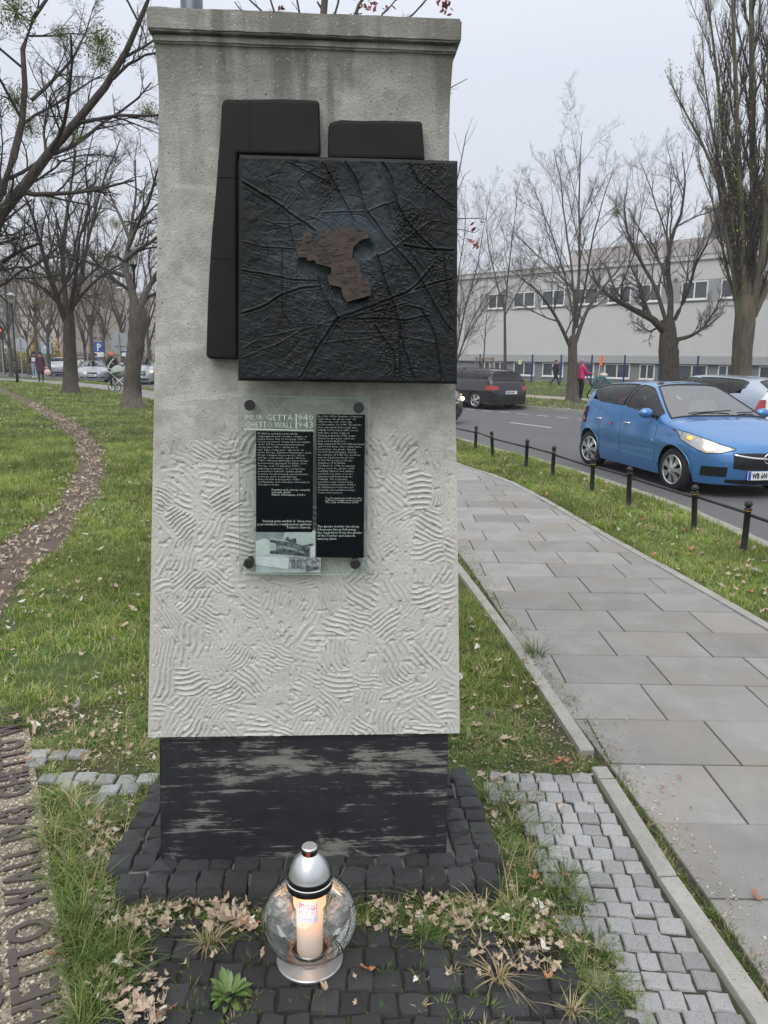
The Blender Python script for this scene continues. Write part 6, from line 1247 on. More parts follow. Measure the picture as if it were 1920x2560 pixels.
# two walkers and two far figures
person('walker in black hooded top with white print and pale jeans',(*prp(88,946)[:2],.008),R(190),dict(knL=(-.1,.1,.5),anL=(-.1,.12,.1),toL=(-.1,.25,.05),anR=(.1,-.12,.12)),dict(mats=[skin,blackc,jean,shoe]),(blackc,(.115,.115,.12),'hood'),lambda e,J:(MB().box(-.11,.11,.125,.135,1.08,1.34).build('shirt_print',white_paint,e),))
person('walker in a plum knee-length coat carrying a pink bag',(*prp(104,956)[:2],.008),R(185),dict(anL=(-.09,-.05,.1),haL=(-.3,.05,.85)),dict(mats=[skin,plum,blackc,blackc],fat=1.15,hip=1),(brownh,(.1,.11,.11),'hair'),lambda e,J:(MB().prism([(-.24,.62),(.24,.62),(.19,1.15),(-.19,1.15)],-.14,.14).build('coat_skirt',plum,e,bevel=.04),))
p=prp(104,956); e=empty('shopping_bag',(p[0]+.42,p[1]-.1,.45),label='bulging pink shopping bag carried by the walker in plum',cat='bag'); mb=MB(); mb.ell((0,0,.12),(.2,.14,.17),12,8); mb.build('bag_body',M('pink_bag',(.6,.3,.3),(.7,.55,.5),scale=8,rough=.6),e,True); mb=MB(); mb.tube([(-.1,0,.27),(-.05,0,.38),(.02,0,.4),(.1,0,.27)],.012,5); mb.build('bag_handle',M('bag_handle_pink',(.6,.35,.35)),e,True)
person('far figure in black beside the parking sign',(float(YP(230,900,56)[0]),56.,0),R(40),{},dict(mats=[skin,blackc,blackc,blackc],fat=1.2),(brownh,(.1,.11,.1),'hair'))
person('far figure in a blue jacket beside the parking sign',(float(YP(240,900,57)[0]),57.,0),R(-40),{},dict(mats=[skin,M('blue_jacket',(.06,.14,.28)),blackc,blackc],fat=1.2),(brownh,(.1,.11,.1),'hair'))
# ------------------------------------------------------------------ cars
carglass=glassmat('car_glass',(.42,.47,.46),.02,.03,.8); darkglass=glassmat('car_glass_dark',(.16,.18,.18),.02,.03,.8)
seal=M('window_seal',(.01,.01,.011),rough=.4); interior=M('car_interior',(.03,.03,.033),rough=.9); underb=M('underbody',(.006,.006,.006),rough=1)
lens_w=M('headlamp_lens',(.26,.27,.28),(.5,.5,.5),scale=14,rough=.08,spec=.8,coat=1); lens_r=M('tail_lamp_lens',(.35,.015,.015),rough=.1,coat=1); lamp_on=M('headlamp_lit',(1,.9,.7),emis=(1,.66,.30),estr=6); amber=M('indicator_amber',(.7,.35,.03),rough=.1,emis=(1,.5,.05),estr=1.2)
platem=M('number_plate',(.72,.73,.73),rough=.4); plateblue=M('plate_blue_band',(.02,.08,.4),rough=.4); grillem=M('grille_black',(.008,.008,.009),rough=.35)
def paint(name,c,metal=.4,rough=.28): 
    mt=M(name,c,rough=rough,metal=metal,coat=.8,spec=.5); mt.node_tree.nodes['Principled BSDF'].inputs['Coat Roughness'].default_value=.05; return mt
def wheel_mesh(r,w_,nsp,rim):
    mb=MB(); mb.lathe([(r*.66,-w_/2),(r*.9,-w_/2),(r*.985,-w_*.36),(r,-w_*.15),(r,w_*.15),(r*.985,w_*.36),(r*.9,w_/2),(r*.66,w_/2)],28); ty=mesh('tyre',mb.V,mb.F,tyre,None,True)
    mb=MB(); mb.lathe([(r*.66,w_*.5),(r*.63,w_*.42),(r*.60,w_*.2),(0,w_*.1)],28); mb.lathe([(r*.68,w_*.5),(r*.655,w_*.54),(r*.62,w_*.5)],28)
    for k in range(nsp):
        a=2*math.pi*k/nsp; c,s=math.cos(a),math.sin(a); t=math.pi/nsp*1.25
        pts=[(r*.13,-t*1.0),(r*.40,-t*.42),(r*.63,-t*.50),(r*.63,t*.50),(r*.40,t*.42),(r*.13,t*1.0)]; V=[]
        for zz in (w_*.50,w_*.30):
            for q,da in pts: V.append((q*math.cos(a+da),q*math.sin(a+da),zz+(.02 if q<r*.2 else 0)*1.0))
        mb.add(V,[tuple(range(6)),(11,10,9,8,7,6)]+[(i,(i+1)%6,(i+1)%6+6,i+6) for i in range(6)])
    mb.lathe([(0,w_*.60),(r*.12,w_*.58),(r*.15,w_*.5)],14); rm=mesh('rim',mb.V,mb.F,[rim,plastic],None); 
    nb=27+0
    for i,p in enumerate(rm.polygons): p.material_index=1 if i<28*3 else 0
    return ty,rm
def cc(pts): 
    f=curve([(z,x) for x,z in pts],10); return lambda x: float(f(x))
class Car: pass
def make_car(name,label,cat,loc,heading,S,pm,glass=None,lit=False,plate=None,group=None,driver=None,detail=False,nsp=7,rimm=None,rails=False):
    W=S['W'];fo=S['fo'];ro=S['ro'];wb=S['wb'];xt=wb/2+fo;xb=-wb/2-ro; rf=S.get('rf',.8); rr_=S.get('rr',.5); wr=S.get('wr',.31)
    top=cc(S['top']); belt=cc(S['belt']); sill=S.get('sill',.19); wx0,wx1=S['ws']; rx0,rx1=S['rs']; p=2.7; q_=S.get('q',3.6)
    e=empty(name,loc,heading,label=label,cat=cat,group=group)
    T=np.linspace(0,math.pi/2,15); st=[]
    for t in T[::-1]: st.append((xb+rr_-rr_*math.sin(t)**(2/q_),max(W*math.cos(t),0)**(2/q_)*W**(1-2/q_) if t<math.pi/2-1e-6 else 0.0))
    n=64
    for k in range(1,n): st.append((xb+rr_+(xt-rf-xb-rr_)*k/n,W))
    for t in T: st.append((xt-rf+rf*math.sin(t)**(2/p),max(W*math.cos(t),0)**(2/p)*W**(1-2/p) if t<math.pi/2-1e-6 else 0.0))
    st=np.array(st); XS_=st[:,0]; XS_=np.maximum.accumulate(XS_+np.arange(len(st))*1e-6); WS=st[:,1]
    W_at=lambda x: float(np.interp(x,XS_,WS))
    gz=[(0,.90),(.2,.935),(.30,.972),(.38,.975),(.52,.978),(.60,.997),(.66,1.0),(.74,.985),(.82,.978),(1.0,.94),(1.3,.9)]
    def g_(z): return float(np.interp(z,[a for a,_ in gz],[b for _,b in gz]))
    def lean(x,z):
        w_=min(max((x-(xt-rf))/rf,0),1); v=min(max((xb+rr_-x)/rr_,0),1)
        return -S.get('lf',.12)*w_*((z-.48)/.3)**2*(1 if z>.48 else .35) + S.get('lr',.08)*v*((z-.5)/.4)**2*(1 if z>.5 else .3)
    def sp(x,z,sg): return np.array([x+lean(x,z),sg*W_at(x)*g_(z),z])
    def bul(x):
        a=np.interp(x,[wx0-.5,wx0,wx1,xt-rf*.2],[0,.10,.17,0]); b=np.interp(x,[xb,xb+.3,rx1,rx1+.5],[0,-.04,-.07,0]); return float(a+b)
    def up(x,a,sg):
        if a>1: a=2-a; sg=-sg
        zb=belt(x); H=max(top(x)-zb,.012); w_=W_at(x)*g_(zb); c=math.cos(a*math.pi/2); s=math.sin(a*math.pi/2); ex=.5 if H>.25 else .5+.25*(1-H/.25)
        z=zb+H*s**ex if s>0 else zb; yy=w_*max(c,0)**ex*(1-S.get('tum',.30)*(z-zb)); r=yy/max(w_,1e-6)
        return np.array([x+lean(x,z)+bul(x)*(1-min(r,1)**2),sg*yy,z])
    def zbot(x):
        z=sill
        for c in (wb/2,-wb/2):
            R_=wr+.055
            if abs(x-c)<R_: z=max(z,wr-.01+math.sqrt(R_*R_-(x-c)**2)*1.0)
        return z
    aw=lambda x: float(np.interp(x,[rx0,rx1,wx0,wx1],[S.get('ar',.45),.64,.66,.34]))
    NB,NU_=12,18; rows=[]
    def column(i,sg):
        x=XS_[i]; zb=belt(x); z0=zbot(x); L=[sp(x,z0+(zb-z0)*k/NB,sg) for k in range(NB)]; L+=[up(x,k/NU_,sg) for k in range(NU_+1)]; return L
    sidew=S['side'] # [(x0,x1),...]
    ztop_a=lambda x: aw(x)-.085
    hole_s=lambda x,a: any(x0+.03<x<x1-.03 for x0,x1 in sidew) and a>.07 and a<ztop_a(x)-.02
    hole_f=lambda x,a: wx0+.03<x<wx1-.03 and a>aw(x)+.04
    hole_r=lambda x,a: rx0+.03<x<rx1-.03 and a>aw(x)+.06
    V=[];F=[]
    for sg in (1,-1):
        b0=len(V); NR=NB+NU_+1
        for i in range(len(XS_)): V+=column(i,sg)
        for i in range(len(XS_)-1):
            xm=(XS_[i]+XS_[i+1])/2
            for k in range(NR-1):
                if k>=NB:
                    a=(k-NB+.5)/NU_
                    if hole_s(xm,a) or hole_f(xm,a) or hole_r(xm,a): continue
                f=(b0+i*NR+k,b0+(i+1)*NR+k,b0+(i+1)*NR+k+1,b0+i*NR+k+1); F.append(f if sg<0 else f[::-1])
    body=mo('body',V,F,pm,e,True); 
    bm=bmesh.new(); bm.from_mesh(body.data); bmesh.ops.remove_doubles(bm,verts=bm.verts,dist=.0008); bmesh.ops.recalc_face_normals(bm,faces=bm.faces); bm.to_mesh(body.data); bm.free(); body.data.set_sharp_from_angle(angle=R(42))
    def patch(nm,fn,us,lo,hi,M_,mt,off=.004,par=e,smooth=True,closed=True):
        N=len(us); Pn=np.array([[fn(u,lo(u)+(hi(u)-lo(u))*k/M_) for k in range(M_+1)] for u in us]); du=np.gradient(Pn,axis=0); dv_=np.gradient(Pn,axis=1); nn=np.cross(du,dv_); nn/=np.linalg.norm(nn,axis=-1,keepdims=True)+1e-9
        c=Pn-np.array([0,0,.6]); sgn=np.sign((nn*c*np.array([.6,1,1.])).sum(-1).mean()) or 1; Pn=Pn+nn*off*sgn
        V=Pn.reshape(-1,3); F=[]
        for i in range(N-1):
            for k in range(M_): f=(i*(M_+1)+k,(i+1)*(M_+1)+k,(i+1)*(M_+1)+k+1,i*(M_+1)+k+1); F.append(f if sgn>0 else f[::-1])
        o=mo(nm,V,F,mt,par,smooth); rim=list(Pn[:,0])+list(Pn[-1,1:])+list(Pn[::-1,-1][1:])+list(Pn[0,::-1][1:]); return o,rim
    gl=glass or carglass
    for sg in (1,-1):
        for (x0,x1) in sidew:
            us=np.linspace(x0,x1,14); o,rim=patch('side_window',lambda x,a:up(x,a,sg),us,lambda x:.05+.16*max(0,(x0+.30-x)/.30)**2*(x0<-1.2),lambda x:max(ztop_a(x)-.10*max(0,(x0+.22-x)/.22)**2*(x0<-1.2),.06),6,gl); b=MB(); b.tube(rim,.011,5,False); b.build('window_seal',seal,o,True)
        # pillar between the side windows
        for k in range(len(sidew)-1):
            xa,xb_=sidew[k+1][1],sidew[k][0]
            patch('door_pillar',lambda x,a:up(x,a,sg),np.linspace(min(xa,xb_)-.0,max(xa,xb_)+.0,3),lambda x:.05,lambda x:ztop_a(x),4,seal,.003)
    us=np.linspace(wx0,wx1,14); o,rim=patch('windscreen',lambda x,a:up(x,a,1),us,lambda x:aw(x)+.01,lambda x:2-aw(x)-.01,20,S.get('wglass',gl)); b=MB(); b.tube(rim,.013,5,False); b.build('window_seal',seal,o,True)
    b=MB(); 
    for y0 in (-.5,.12): P_=[up(wx1-.05,1-(y0)*.62 if y0<=0 else 1-y0*.62,1)+np.array([.02,0,.02]),up(wx1-.10,1-(y0+.55)*.62,1)+np.array([.02,0,.025])]; b.tube(P_,.009,5)
    b.build('wiper',plastic,e)
    us=np.linspace(rx0,rx1,10); o,rim=patch('rear_window',lambda x,a:up(x,a,1),us,lambda x:aw(x)+.03,lambda x:2-aw(x)-.03,16,gl); b=MB(); b.tube(rim,.013,5,False); b.build('window_seal',seal,o,True)
    b=MB(); b.box(xb+.35,xt-.35,-W*.62,W*.62,.16,.55); b.box(xb+.15,xb+.5,-W*.7,W*.7,.25,.5); b.box(xt-.5,xt-.25,-W*.6,W*.6,.22,.45); b.box(xb+.25,wb/2-wr-.12,-W*.80,W*.80,.2,.30) if False else None; b.box(-wb/2+wr+.1,wb/2-wr-.1,-W*.88,W*.88,.17,.3); b.build('underbody',underb,e)  # underbody boxes, near-black to block light and keep the wheel wells dark
    b=MB(); b.box(-wb/2+.15,wx1-.1,-W*.86,W*.86,.5,.62); b.box(wx1-.38,wx1-.1,-W*.82,W*.82,.6,belt(wx1-.3)-.04)
    for x_ in (.02,-.85):
        for y_ in (-.37,.37):
            if x_+.3<wx1: b.box(x_-.1,x_+.42,y_-.22,y_+.22,.6,.74); b.box(x_-.2,x_-.08,y_-.22,y_+.22,.62,1.08); b.box(x_-.19,x_-.10,y_-.12,y_+.12,1.1,1.26)
    b.build('seats',interior,e,bevel=.02)
    b=MB(); b.lathe([(.17,-.012),(.185,0),(.17,.012),(.155,0),(.17,-.012)],20); o=b.build('steering_wheel',plastic,e,True); o.location=(wx1-.50,.36,belt(wx1-.5)+.02); o.rotation_euler=(0,R(-65),0)
    ty,rm=wheel_mesh(wr,.2,nsp,rimm or silver); 
    for x_ in (wb/2,-wb/2):
        for sg in (1,-1):
            w_=empty('wheel',(x_,sg*(W-.125),wr)); w_.parent=e; w_.rotation_euler=(R(-90 if sg>0 else 90),0,rnd.uniform(0,.3)); link('tyre',ty,w_); link('rim',rm,w_)
    # lower cladding lips round the arches
    b=MB()
    for c in (wb/2,-wb/2):
        for sg in (1,-1):
            P_=[]
            for k in range(15):
                a=math.pi*(k/14); x_=c+math.cos(a)*(wr+.06); z_=max(wr-.01+math.sin(a)*(wr+.06),sill); v=sp(x_,z_,sg); v[1]+=sg*.002; P_.append(v)
            b.tube(P_,.006,5)
    b.build('wheel_arch_lip',S.get('arch',pm),e,True)
    # seams
    b=MB()
    for sg in (1,-1):
        for xs_ in S['seams']:
            if isinstance(xs_,(int,float)): P_=[sp(xs_,z,sg) for z in np.linspace(sill+.06,belt(xs_),8)]
            else: P_=[sp(x_,z_,sg) for x_,z_ in xs_]
            b.tube([v_+np.array([0,sg*-.001,0]) for v_ in P_],.0042,4)
    b.tube([up(wx1+.10,a,1) for a in np.linspace(.1,1.9,20)],.004,4)
    b.build('panel_gap',seal,e)
    hm=S.get('hm',pm)
    b=MB()
    for sg in (1,-1):
        for hx in S['handles']:
            v=sp(hx,.845,sg); b.tube([v+np.array([-.09,sg*.004,0]),v+np.array([-.06,sg*.03,.004]),v+np.array([.06,sg*.03,.006]),v+np.array([.09,sg*.004,.004])],.012,6)
    b.build('door_handle',hm,e,True)
    for sg in (1,-1):
        v=up(wx1-.30,.06,sg); m_=empty('mirror',tuple(v)); m_.parent=e; b=MB(); b.ell((.0,sg*.13,.05),(.075,.11,.075),16,10); b.build('mirror_shell',pm,m_,True); b=MB(); b.tube([(0,0,0),(0,sg*.07,.02)],.022,6); b.build('mirror_foot',seal,m_); b=MB(); b.ell((-.05,sg*.13,.05),(.03,.09,.055),12,8); b.build('mirror_glass',chrome,m_,True)
    def fr(y,z,rear=False):      # the front or rear face at a given y,z
        if rear:
            r=min(abs(y)/(W*g_(z)),1); x=xb+rr_-rr_*(1-r**q_)**(1/q_)
        else:
            r=min(abs(y)/(W*g_(z)),1); x=xt-rf+rf*(1-r**p)**(1/p)
        return np.array([x+lean(x,z),y,z])
    def fpatch(nm,y0,y1,lo,hi,mt,off=.006,rear=False,n=10,M_=5,par=e): return patch(nm,lambda y,z:fr(y,z,rear),np.linspace(y0,y1,n),lo,hi,M_,mt,off,par)
    fr_=S['front']
    def interp(pts): return lambda y: float(np.interp(abs(y),[a for a,_ in pts],[b for _,b in pts]))
    for sg in (1,-1):
        lo=interp(fr_['hl_lo']); hi=interp(fr_['hl_hi']); y0,y1=fr_['hl_y']
        hb,rim=fpatch('headlight',sg*y0,sg*y1,lo,hi,lens_w,.006,n=14); b=MB(); b.tube(rim,.006,4,False); b.build('lamp_surround',seal,hb,True)
        if lit:
            yc=sg*(y0+(y1-y0)*.60); v=fr(yc,(lo(yc)+hi(yc))/2); b=MB(); b.ell(tuple(v+np.array([.0,0,0])),(.055,.085,.055),12,8); b.build('lit_lamp',lamp_on,hb,True)
            yc=sg*(y0+(y1-y0)*.90); v=fr(yc,lo(yc)*.35+hi(yc)*.65); b=MB(); b.ell(tuple(v+np.array([-.005,0,0])),(.045,.035,.026),12,8); b.build('indicator',amber,hb,True)
        for (yy0,yy1,zz0,zz1) in fr_.get('fog',[]): fpatch('fog_recess',sg*yy0,sg*yy1,lambda y:zz0,lambda y:zz1-.5*max(0,abs(y)-(yy0+yy1)/2)*0,grillem,.004)
    for (yy,zz0,zz1,mt) in fr_['grille']: fpatch('grille',-yy,yy,lambda y:zz0+.12*max(0,abs(y)-yy*.6),lambda y:zz1,mt,.005,n=16)
    for (yy,zz,rad) in fr_.get('bars',[]): b=MB(); b.tube([fr(y,zz+.05*(abs(y)/yy)**2)+np.array([.012,0,0]) for y in np.linspace(-yy,yy,17)],rad,6); b.build('chrome_bar',chrome,e,True)
    re_=S['rear']
    for sg in (1,-1):
        lo=interp(re_['tl_lo']); hi=interp(re_['tl_hi']); y0,y1=re_['tl_y']; fpatch('tail_light',sg*y0,sg*y1,lo,hi,lens_r,.006,True,12)
    fpatch('rear_bumper',-W*.9,W*.9,lambda y:.24,lambda y:.36,S.get('rb',plastic),.004,True,16)
    pls=[(False,fr_['plate']),(True,re_['plate'])]
    for rear,zp_ in pls:
        v=fr(0,zp_,rear); sx_=-1 if rear else 1; pe_=empty('number_plate',(v[0]+sx_*.018,0,zp_)); pe_.parent=e; pe_.rotation_euler=(0,0,R(90) if not rear else R(-90))
        b=MB(); b.box(-.26,.26,-.006,.006,-.057,.057); b.build('plate',platem,pe_); b=MB(); b.box(-.258,-.218,-.0075,-.006,-.055,.055); b.build('country_band',plateblue,pe_)
        me=text_mesh(plate or 'WE 3714',.105,seal,'lettering',off=.004); o=link('lettering',me,pe_,(-.20,-.0085,-.037),(R(90),0,0),(.62 if detail else .80,1,1))
    if detail:
        # emblem: ring with a lightning bolt through it
        zc_=fr_['emb']; v=fr(0,zc_)+np.array([.028,0,0]); em=empty('emblem',tuple(v)); em.parent=e; em.rotation_euler=(0,R(8),0)
        b=MB(); b.tube([(0,.062*math.cos(t),.062*math.sin(t)) for t in np.linspace(0,2*math.pi,33)],.0095,6,False); b.build('ring',chrome,em,True)
        b=MB(); pts=[(-.075,-.012),(-.012,-.004),(-.024,.012),(.008,.010),(.075,.012),(.012,.004),(.024,-.012),(-.008,-.010)]; V_=[(0.006,y,z) for y,z in pts]+[(-.006,y,z) for y,z in pts]; b.add(V_,[(0,1,7),(1,2,3),(1,3,7),(3,4,5),(3,5,7),(5,6,7),(8,15,9),(9,11,10),(9,15,11),(11,13,12),(11,15,13),(13,15,14)]+[(i,(i+1)%8,(i+1)%8+8,i+8) for i in range(8)]); b.build('bolt',chrome,em)
        b=MB()
        for z in np.arange(.415,.53,.022): b.tube([fr(y,z+.004*math.sin(y*90))+np.array([.010,0,0]) for y in np.linspace(-.33,.33,61)],.004,4)
        b.build('grille_mesh',plastic,e,kind='stuff')
        for sg in (1,-1):
            v=sp(wb/2-.52,.66,sg); b=MB(); b.ell(tuple(v),(.022,.008,.014),8,6); b.build('side_repeater',lens_w,e,True)
        v=up(wx1-.12,.62,-1); 
    if rails:
        for sg in (1,-1): b=MB(); b.tube([up(x_,.70,sg)+np.array([0,0,.035 if 0<i<6 else 0]) for i,x_ in enumerate(np.linspace(rx1+.05,wx0-.15,7))],.014,6); b.build('roof_rail',plastic,e,True)
    e['_']=0; del e['_']
    return e
def heading(dx,dy): return math.atan2(dy,dx)
HATCH=dict(W=.87,fo=.80,ro=.66,q=2.7,wb=2.51,rf=.85,rr=.5,wr=.305,
 top=[(-1.99,.99),(-1.90,1.09),(-1.76,1.27),(-1.60,1.37),(-1.2,1.435),(-.6,1.48),(-.15,1.475),(.12,1.425),(.5,1.25),(.86,1.07),(1.0,1.02),(1.35,.965),(1.7,.885),(1.92,.80),(2.08,.70)],
 tum=.40,belt=[(-1.99,.96),(-1.6,1.05),(-1.0,1.005),(0,.94),(.8,.90),(1.2,.875),(1.6,.82),(1.9,.72),(2.08,.62)],
 ws=(.08,.93),rs=(-1.9,-1.64),ar=.35,side=[(-.20,.74),(-1.36,-.31)],seams=[-.22,.80,[(-1.03,.99),(-1.02,.8),(-.93,.62),(-.87,.4),(-.85,.25)]],handles=(-.02,-.93),lf=.16,lr=.10,
 front=dict(hl_y=(.40,.845),hl_lo=[(.40,.655),(.58,.605),(.72,.60),(.80,.65),(.87,.79)],hl_hi=[(.40,.668),(.55,.715),(.70,.785),(.80,.845),(.87,.87)],fog=[(.50,.74,.30,.43)],grille=[(.44,.395,.615,grillem),(.50,.20,.265,grillem)],bars=[(.44,.545,.018)],plate=.325,emb=.55),
 rear=dict(tl_y=(.60,.865),tl_lo=[(.6,.78),(.87,.74)],tl_hi=[(.6,.98),(.87,1.02)],plate=.62),hm=chrome,wglass=glassmat('windscreen_glass',(.6,.64,.63),.26,.03))
bluep=paint('blue_metallic_paint',(.065,.21,.47),.45,.24)
Fw=G(1673,1227,-.12); best=None
for k in range(900):                       # heading at which the rear wheel stands where the photograph has it
    a_=-.2-k*.0015; h_=np.array([math.sin(-a_)*1.,-math.cos(a_)]); q_=np.array([*(Fw[:2]-h_*2.51),-.12])-_C; px_=960+FPX*(q_@_r)/(q_@_f)
    if best is None or abs(px_-1500)<best[0]: best=(abs(px_-1500),h_)
hd=best[1]
# right wheels' outer faces stand on that line; the middle of the car lies W to its left
lft=np.array([-hd[1],hd[0]]); mid=Fw[:2]-hd*1.255+lft*.85
bc=make_car('blue_hatchback','bright blue five-door hatchback with lit headlights nearest on the street','car',(float(mid[0]),float(mid[1]),-.12),heading(*hd),HATCH,bluep,lit=True,plate='WB 600',detail=True); bc.scale=(1,1,.975)
mtx=Matrix.Translation((mid[0],mid[1],-.12))@Matrix.Rotation(heading(*hd),4,'Z')
def seated(label,x,y,cloth,hair):
    v=mtx@Vector((x,y,-.28)); o=person(label,tuple(v),heading(*hd)-R(90),dict(pel=(0,0,.92),hiL=(-.1,.05,.92),hiR=(.1,.05,.92),knL=(-.13,.42,.98),knR=(.13,.42,.98),anL=(-.13,.55,.62),anR=(.13,.55,.62),toL=(-.13,.68,.56),toR=(.13,.68,.56),haL=(-.15,.25,1.05),haR=(.15,.25,1.05),fiL=(-.12,.32,1.06),fiR=(.12,.32,1.06)),dict(mats=[skin,cloth,blackc,blackc]),(hair,(.1,.11,.1),'hair'))
    return o
seated('front passenger in dark clothes inside the blue hatchback',.02,-.36,blackc,brownh); seated('driver in pale clothes behind the wheel of the blue hatchback',.02,.36,M('pale_cloth',(.35,.35,.36)),brownh); seated('rear passenger in red inside the blue hatchback',-.80,-.36,M('red_cloth',(.45,.03,.03)),brownh)
v=None
heart=MB(); 
pts=[(0,-.03),(.03,.002),(.028,.018),(.015,.024),(0,.012),(-.015,.024),(-.028,.018),(-.03,.002)]
heart.prism([(a,b_) for a,b_ in pts],-.002,.002); ho=heart.build('heart_sticker',M('sticker_red',(.7,.03,.1),emis=None),bc); ho.location=(-.52,-.872,.80)
ESTATE=dict(tum=.42,W=.86,fo=.9,ro=1.0,wb=2.64,rf=.9,rr=.35,wr=.31,
 top=[(-2.33,.96),(-2.25,1.02),(-2.02,1.24),(-1.82,1.35),(-1.2,1.41),(0,1.43),(.2,1.41),(.5,1.33),(1.0,1.03),(1.2,.98),(1.7,.9),(2.1,.78),(2.24,.66)],
 belt=[(-2.33,.94),(-1.9,.97),(-1.0,.95),(0,.92),(.8,.9),(1.3,.86),(1.8,.78),(2.24,.6)],ws=(.15,1.02),rs=(-2.24,-1.86),ar=.3,side=[(-.15,.8),(-1.1,-.24),(-1.95,-1.2)],seams=[-.2,.8,-1.13],handles=(-.02,-.95),lf=.1,lr=.06,
 front=dict(hl_y=(.42,.84),hl_lo=[(.42,.58),(.85,.60)],hl_hi=[(.42,.66),(.85,.74)],grille=[(.36,.56,.66,grillem),(.5,.25,.38,grillem)],bars=[],plate=.45),
 rear=dict(tl_y=(.52,.865),tl_lo=[(.52,.72),(.87,.70)],tl_hi=[(.52,.83),(.87,.86)],plate=.62),rb=plastic)
blackp=paint('black_paint',(.018,.018,.021),.3,.25); silverp=paint('silver_paint',(.42,.45,.5),.5,.3); whitep=paint('white_car_paint',(.72,.73,.74),0,.3); greyp=paint('dark_grey_paint',(.06,.065,.07),.4,.3); redp=paint('dark_red_paint',(.16,.015,.02),.3,.3); lbluep=paint('pale_blue_silver_paint',(.36,.42,.5),.5,.3)
def at_rear(px,py,hx,hy,S,z=-.12):
    g=G(px,py,z); n=np.hypot(hx,hy); return (float(g[0]+hx/n*S['wb']/2),float(g[1]+hy/n*S['wb']/2),z)
hE=(-.50,.866)
make_car('black_estate','black estate car seen from behind, parked past the pillar with roof rails','car',at_rear(1232,1021,*hE,ESTATE),heading(*hE),ESTATE,blackp,darkglass,plate='WE 530H',rails=True,nsp=5)
SEDAN=dict(HATCH,fo=.85,ro=1.0,wb=2.6,W=.88,rr=.4,top=[(-2.3,.96),(-2.2,1.05),(-1.95,1.22),(-1.5,1.40),(-.9,1.47),(-.3,1.48),(.1,1.44),(.5,1.28),(.95,1.05),(1.3,.97),(1.8,.86),(2.15,.68)],belt=[(-2.3,.93),(-1.8,1.0),(-1.0,.98),(0,.94),(.8,.9),(1.3,.86),(1.9,.72),(2.15,.6)],rs=(-2.05,-1.55),side=[(-.15,.8),(-1.4,-.25)],seams=[-.2,.8,-1.1],hm=None)
SEDAN['hm']=silverp
def car_at(cx,cy,h,*a,**k): return make_car(*a[:3],(cx,cy,-.12),heading(*h),*a[3:],**k)
car_at(7.35,17.9,(-.55,.83),'silver_hatchback','pale silver-blue car whose roof shows behind the blue hatchback','car',SEDAN,lbluep,carglass,plate='WI 2840')
car_at(9.75,15.3,(.80,-.60),'white_hatchback','white car with red tail lamp cut by the right edge behind the blue one','car',SEDAN,whitep,darkglass,plate='WX 4417')
car_at(.55,22.6,(.5,-.866),'dark_car','dark car with one lit headlight peeping out right of the pillar','car',SEDAN,greyp,darkglass,lit=True,plate='WF 9021')
# cars on the far left stretch
COUPE=dict(SEDAN,fo=.85,ro=.75,wb=2.42,W=.9,top=[(-1.96,.80),(-1.8,.9),(-1.4,1.1),(-.9,1.27),(-.3,1.34),(.05,1.32),(.35,1.22),(.8,1.02),(1.0,.97),(1.5,.86),(1.85,.74),(2.06,.6)],belt=[(-1.96,.76),(-1.4,.88),(-.6,.9),(.4,.88),(1.0,.83),(1.6,.72),(2.06,.54)],ws=(.1,.86),rs=(-1.5,-.95),side=[(-.7,.68)],seams=[-.45,.7],handles=(-.3,),
 front=dict(hl_y=(.48,.86),hl_lo=[(.48,.56),(.88,.58)],hl_hi=[(.48,.67),(.88,.70)],grille=[(.30,.53,.64,grillem),(.35,.28,.36,grillem)],fog=[(.45,.72,.28,.35)],bars=[],plate=.44),rear=dict(tl_y=(.5,.88),tl_lo=[(.5,.6),(.88,.6)],tl_hi=[(.5,.74),(.88,.74)],plate=.45))
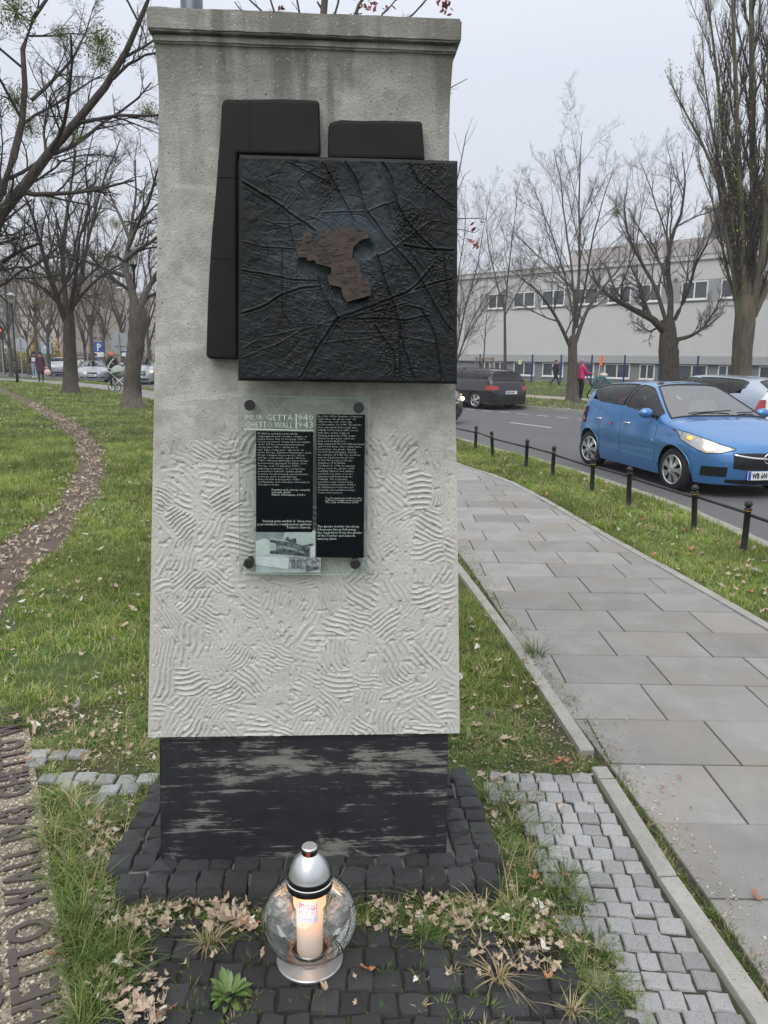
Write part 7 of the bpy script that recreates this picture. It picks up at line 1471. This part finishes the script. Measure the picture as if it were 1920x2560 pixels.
SUV=dict(ESTATE,W=.93,fo=.9,ro=.95,wb=2.7,wr=.34,top=[(-2.3,1.1),(-2.2,1.3),(-2.0,1.58),(-1.2,1.66),(0,1.68),(.25,1.64),(.6,1.45),(1.05,1.18),(1.3,1.12),(1.8,1.03),(2.15,.9),(2.25,.72)],belt=[(-2.3,1.05),(-1.8,1.12),(0,1.06),(1.0,1.03),(1.5,.98),(2.0,.86),(2.25,.66)],ws=(.2,1.08),rs=(-2.22,-2.02),rf=.7,
 front=dict(hl_y=(.5,.90),hl_lo=[(.5,.70),(.9,.72)],hl_hi=[(.5,.82),(.9,.86)],grille=[(.44,.52,.82,grillem),(.6,.25,.36,grillem)],bars=[(.42,.62,.012),(.42,.70,.012),(.42,.78,.012)],plate=.48))
def front_at(px,py,h,S,D=None):
    g=G(px,py,-.12); n=np.hypot(*h); return (float(g[0]-h[0]/n*(S['wb']/2+S['fo'])),float(g[1]-h[1]/n*(S['wb']/2+S['fo'])))
for px,py,h,S,pm_,lit,nm,lab in [(231,957,(.30,-.95),COUPE,silverp,False,'silver_coupe','rounded silver-white coupe facing the camera right of the thick trunk'),
    (346,962,(.25,-.97),SUV,silverp,True,'silver_suv','silver off-roader with barred grille and lit lamp beside the pillar'),
    (58,930,(1.,-.12),SEDAN,greyp,False,'dark_sedan','low dark silver car in profile cut by the left edge'),
    (60,922,(.3,-.95),SUV,whitep,True,'white_car','white car with blazing headlights behind the left lamp'),
    (98,914,(.1,.99),SEDAN,redp,False,'dark_red_car','dark red car behind the two walkers'),
    (172,938,(-.2,.98),SEDAN,silverp,False,'silver_car','silver car behind the thick trunk, its rear toward us'),
    (150,920,(-.2,.98),SUV,greyp,False,'grey_car','dark grey car just left of the thick trunk'),
    (212,925,(-.3,.95),SEDAN,whitep,False,'white_hatchback','white hatchback parked behind the silver coupe')]:
    c=front_at(px,py,h,S); car_at(c[0],c[1],h,nm,lab,'car',S,pm_,darkglass if not lit else carglass,lit=lit,plate='WY 1482')
c=front_at(378,940,(.3,-.95),SEDAN); orp=paint('orange_red_paint',(.6,.10,.03),0,.3); car_at(c[0]-.3,c[1]+3,(.3,-.95),'orange_red_car','orange-red car roof just left of the pillar','car',SEDAN,orp,darkglass,plate='WU 5520')
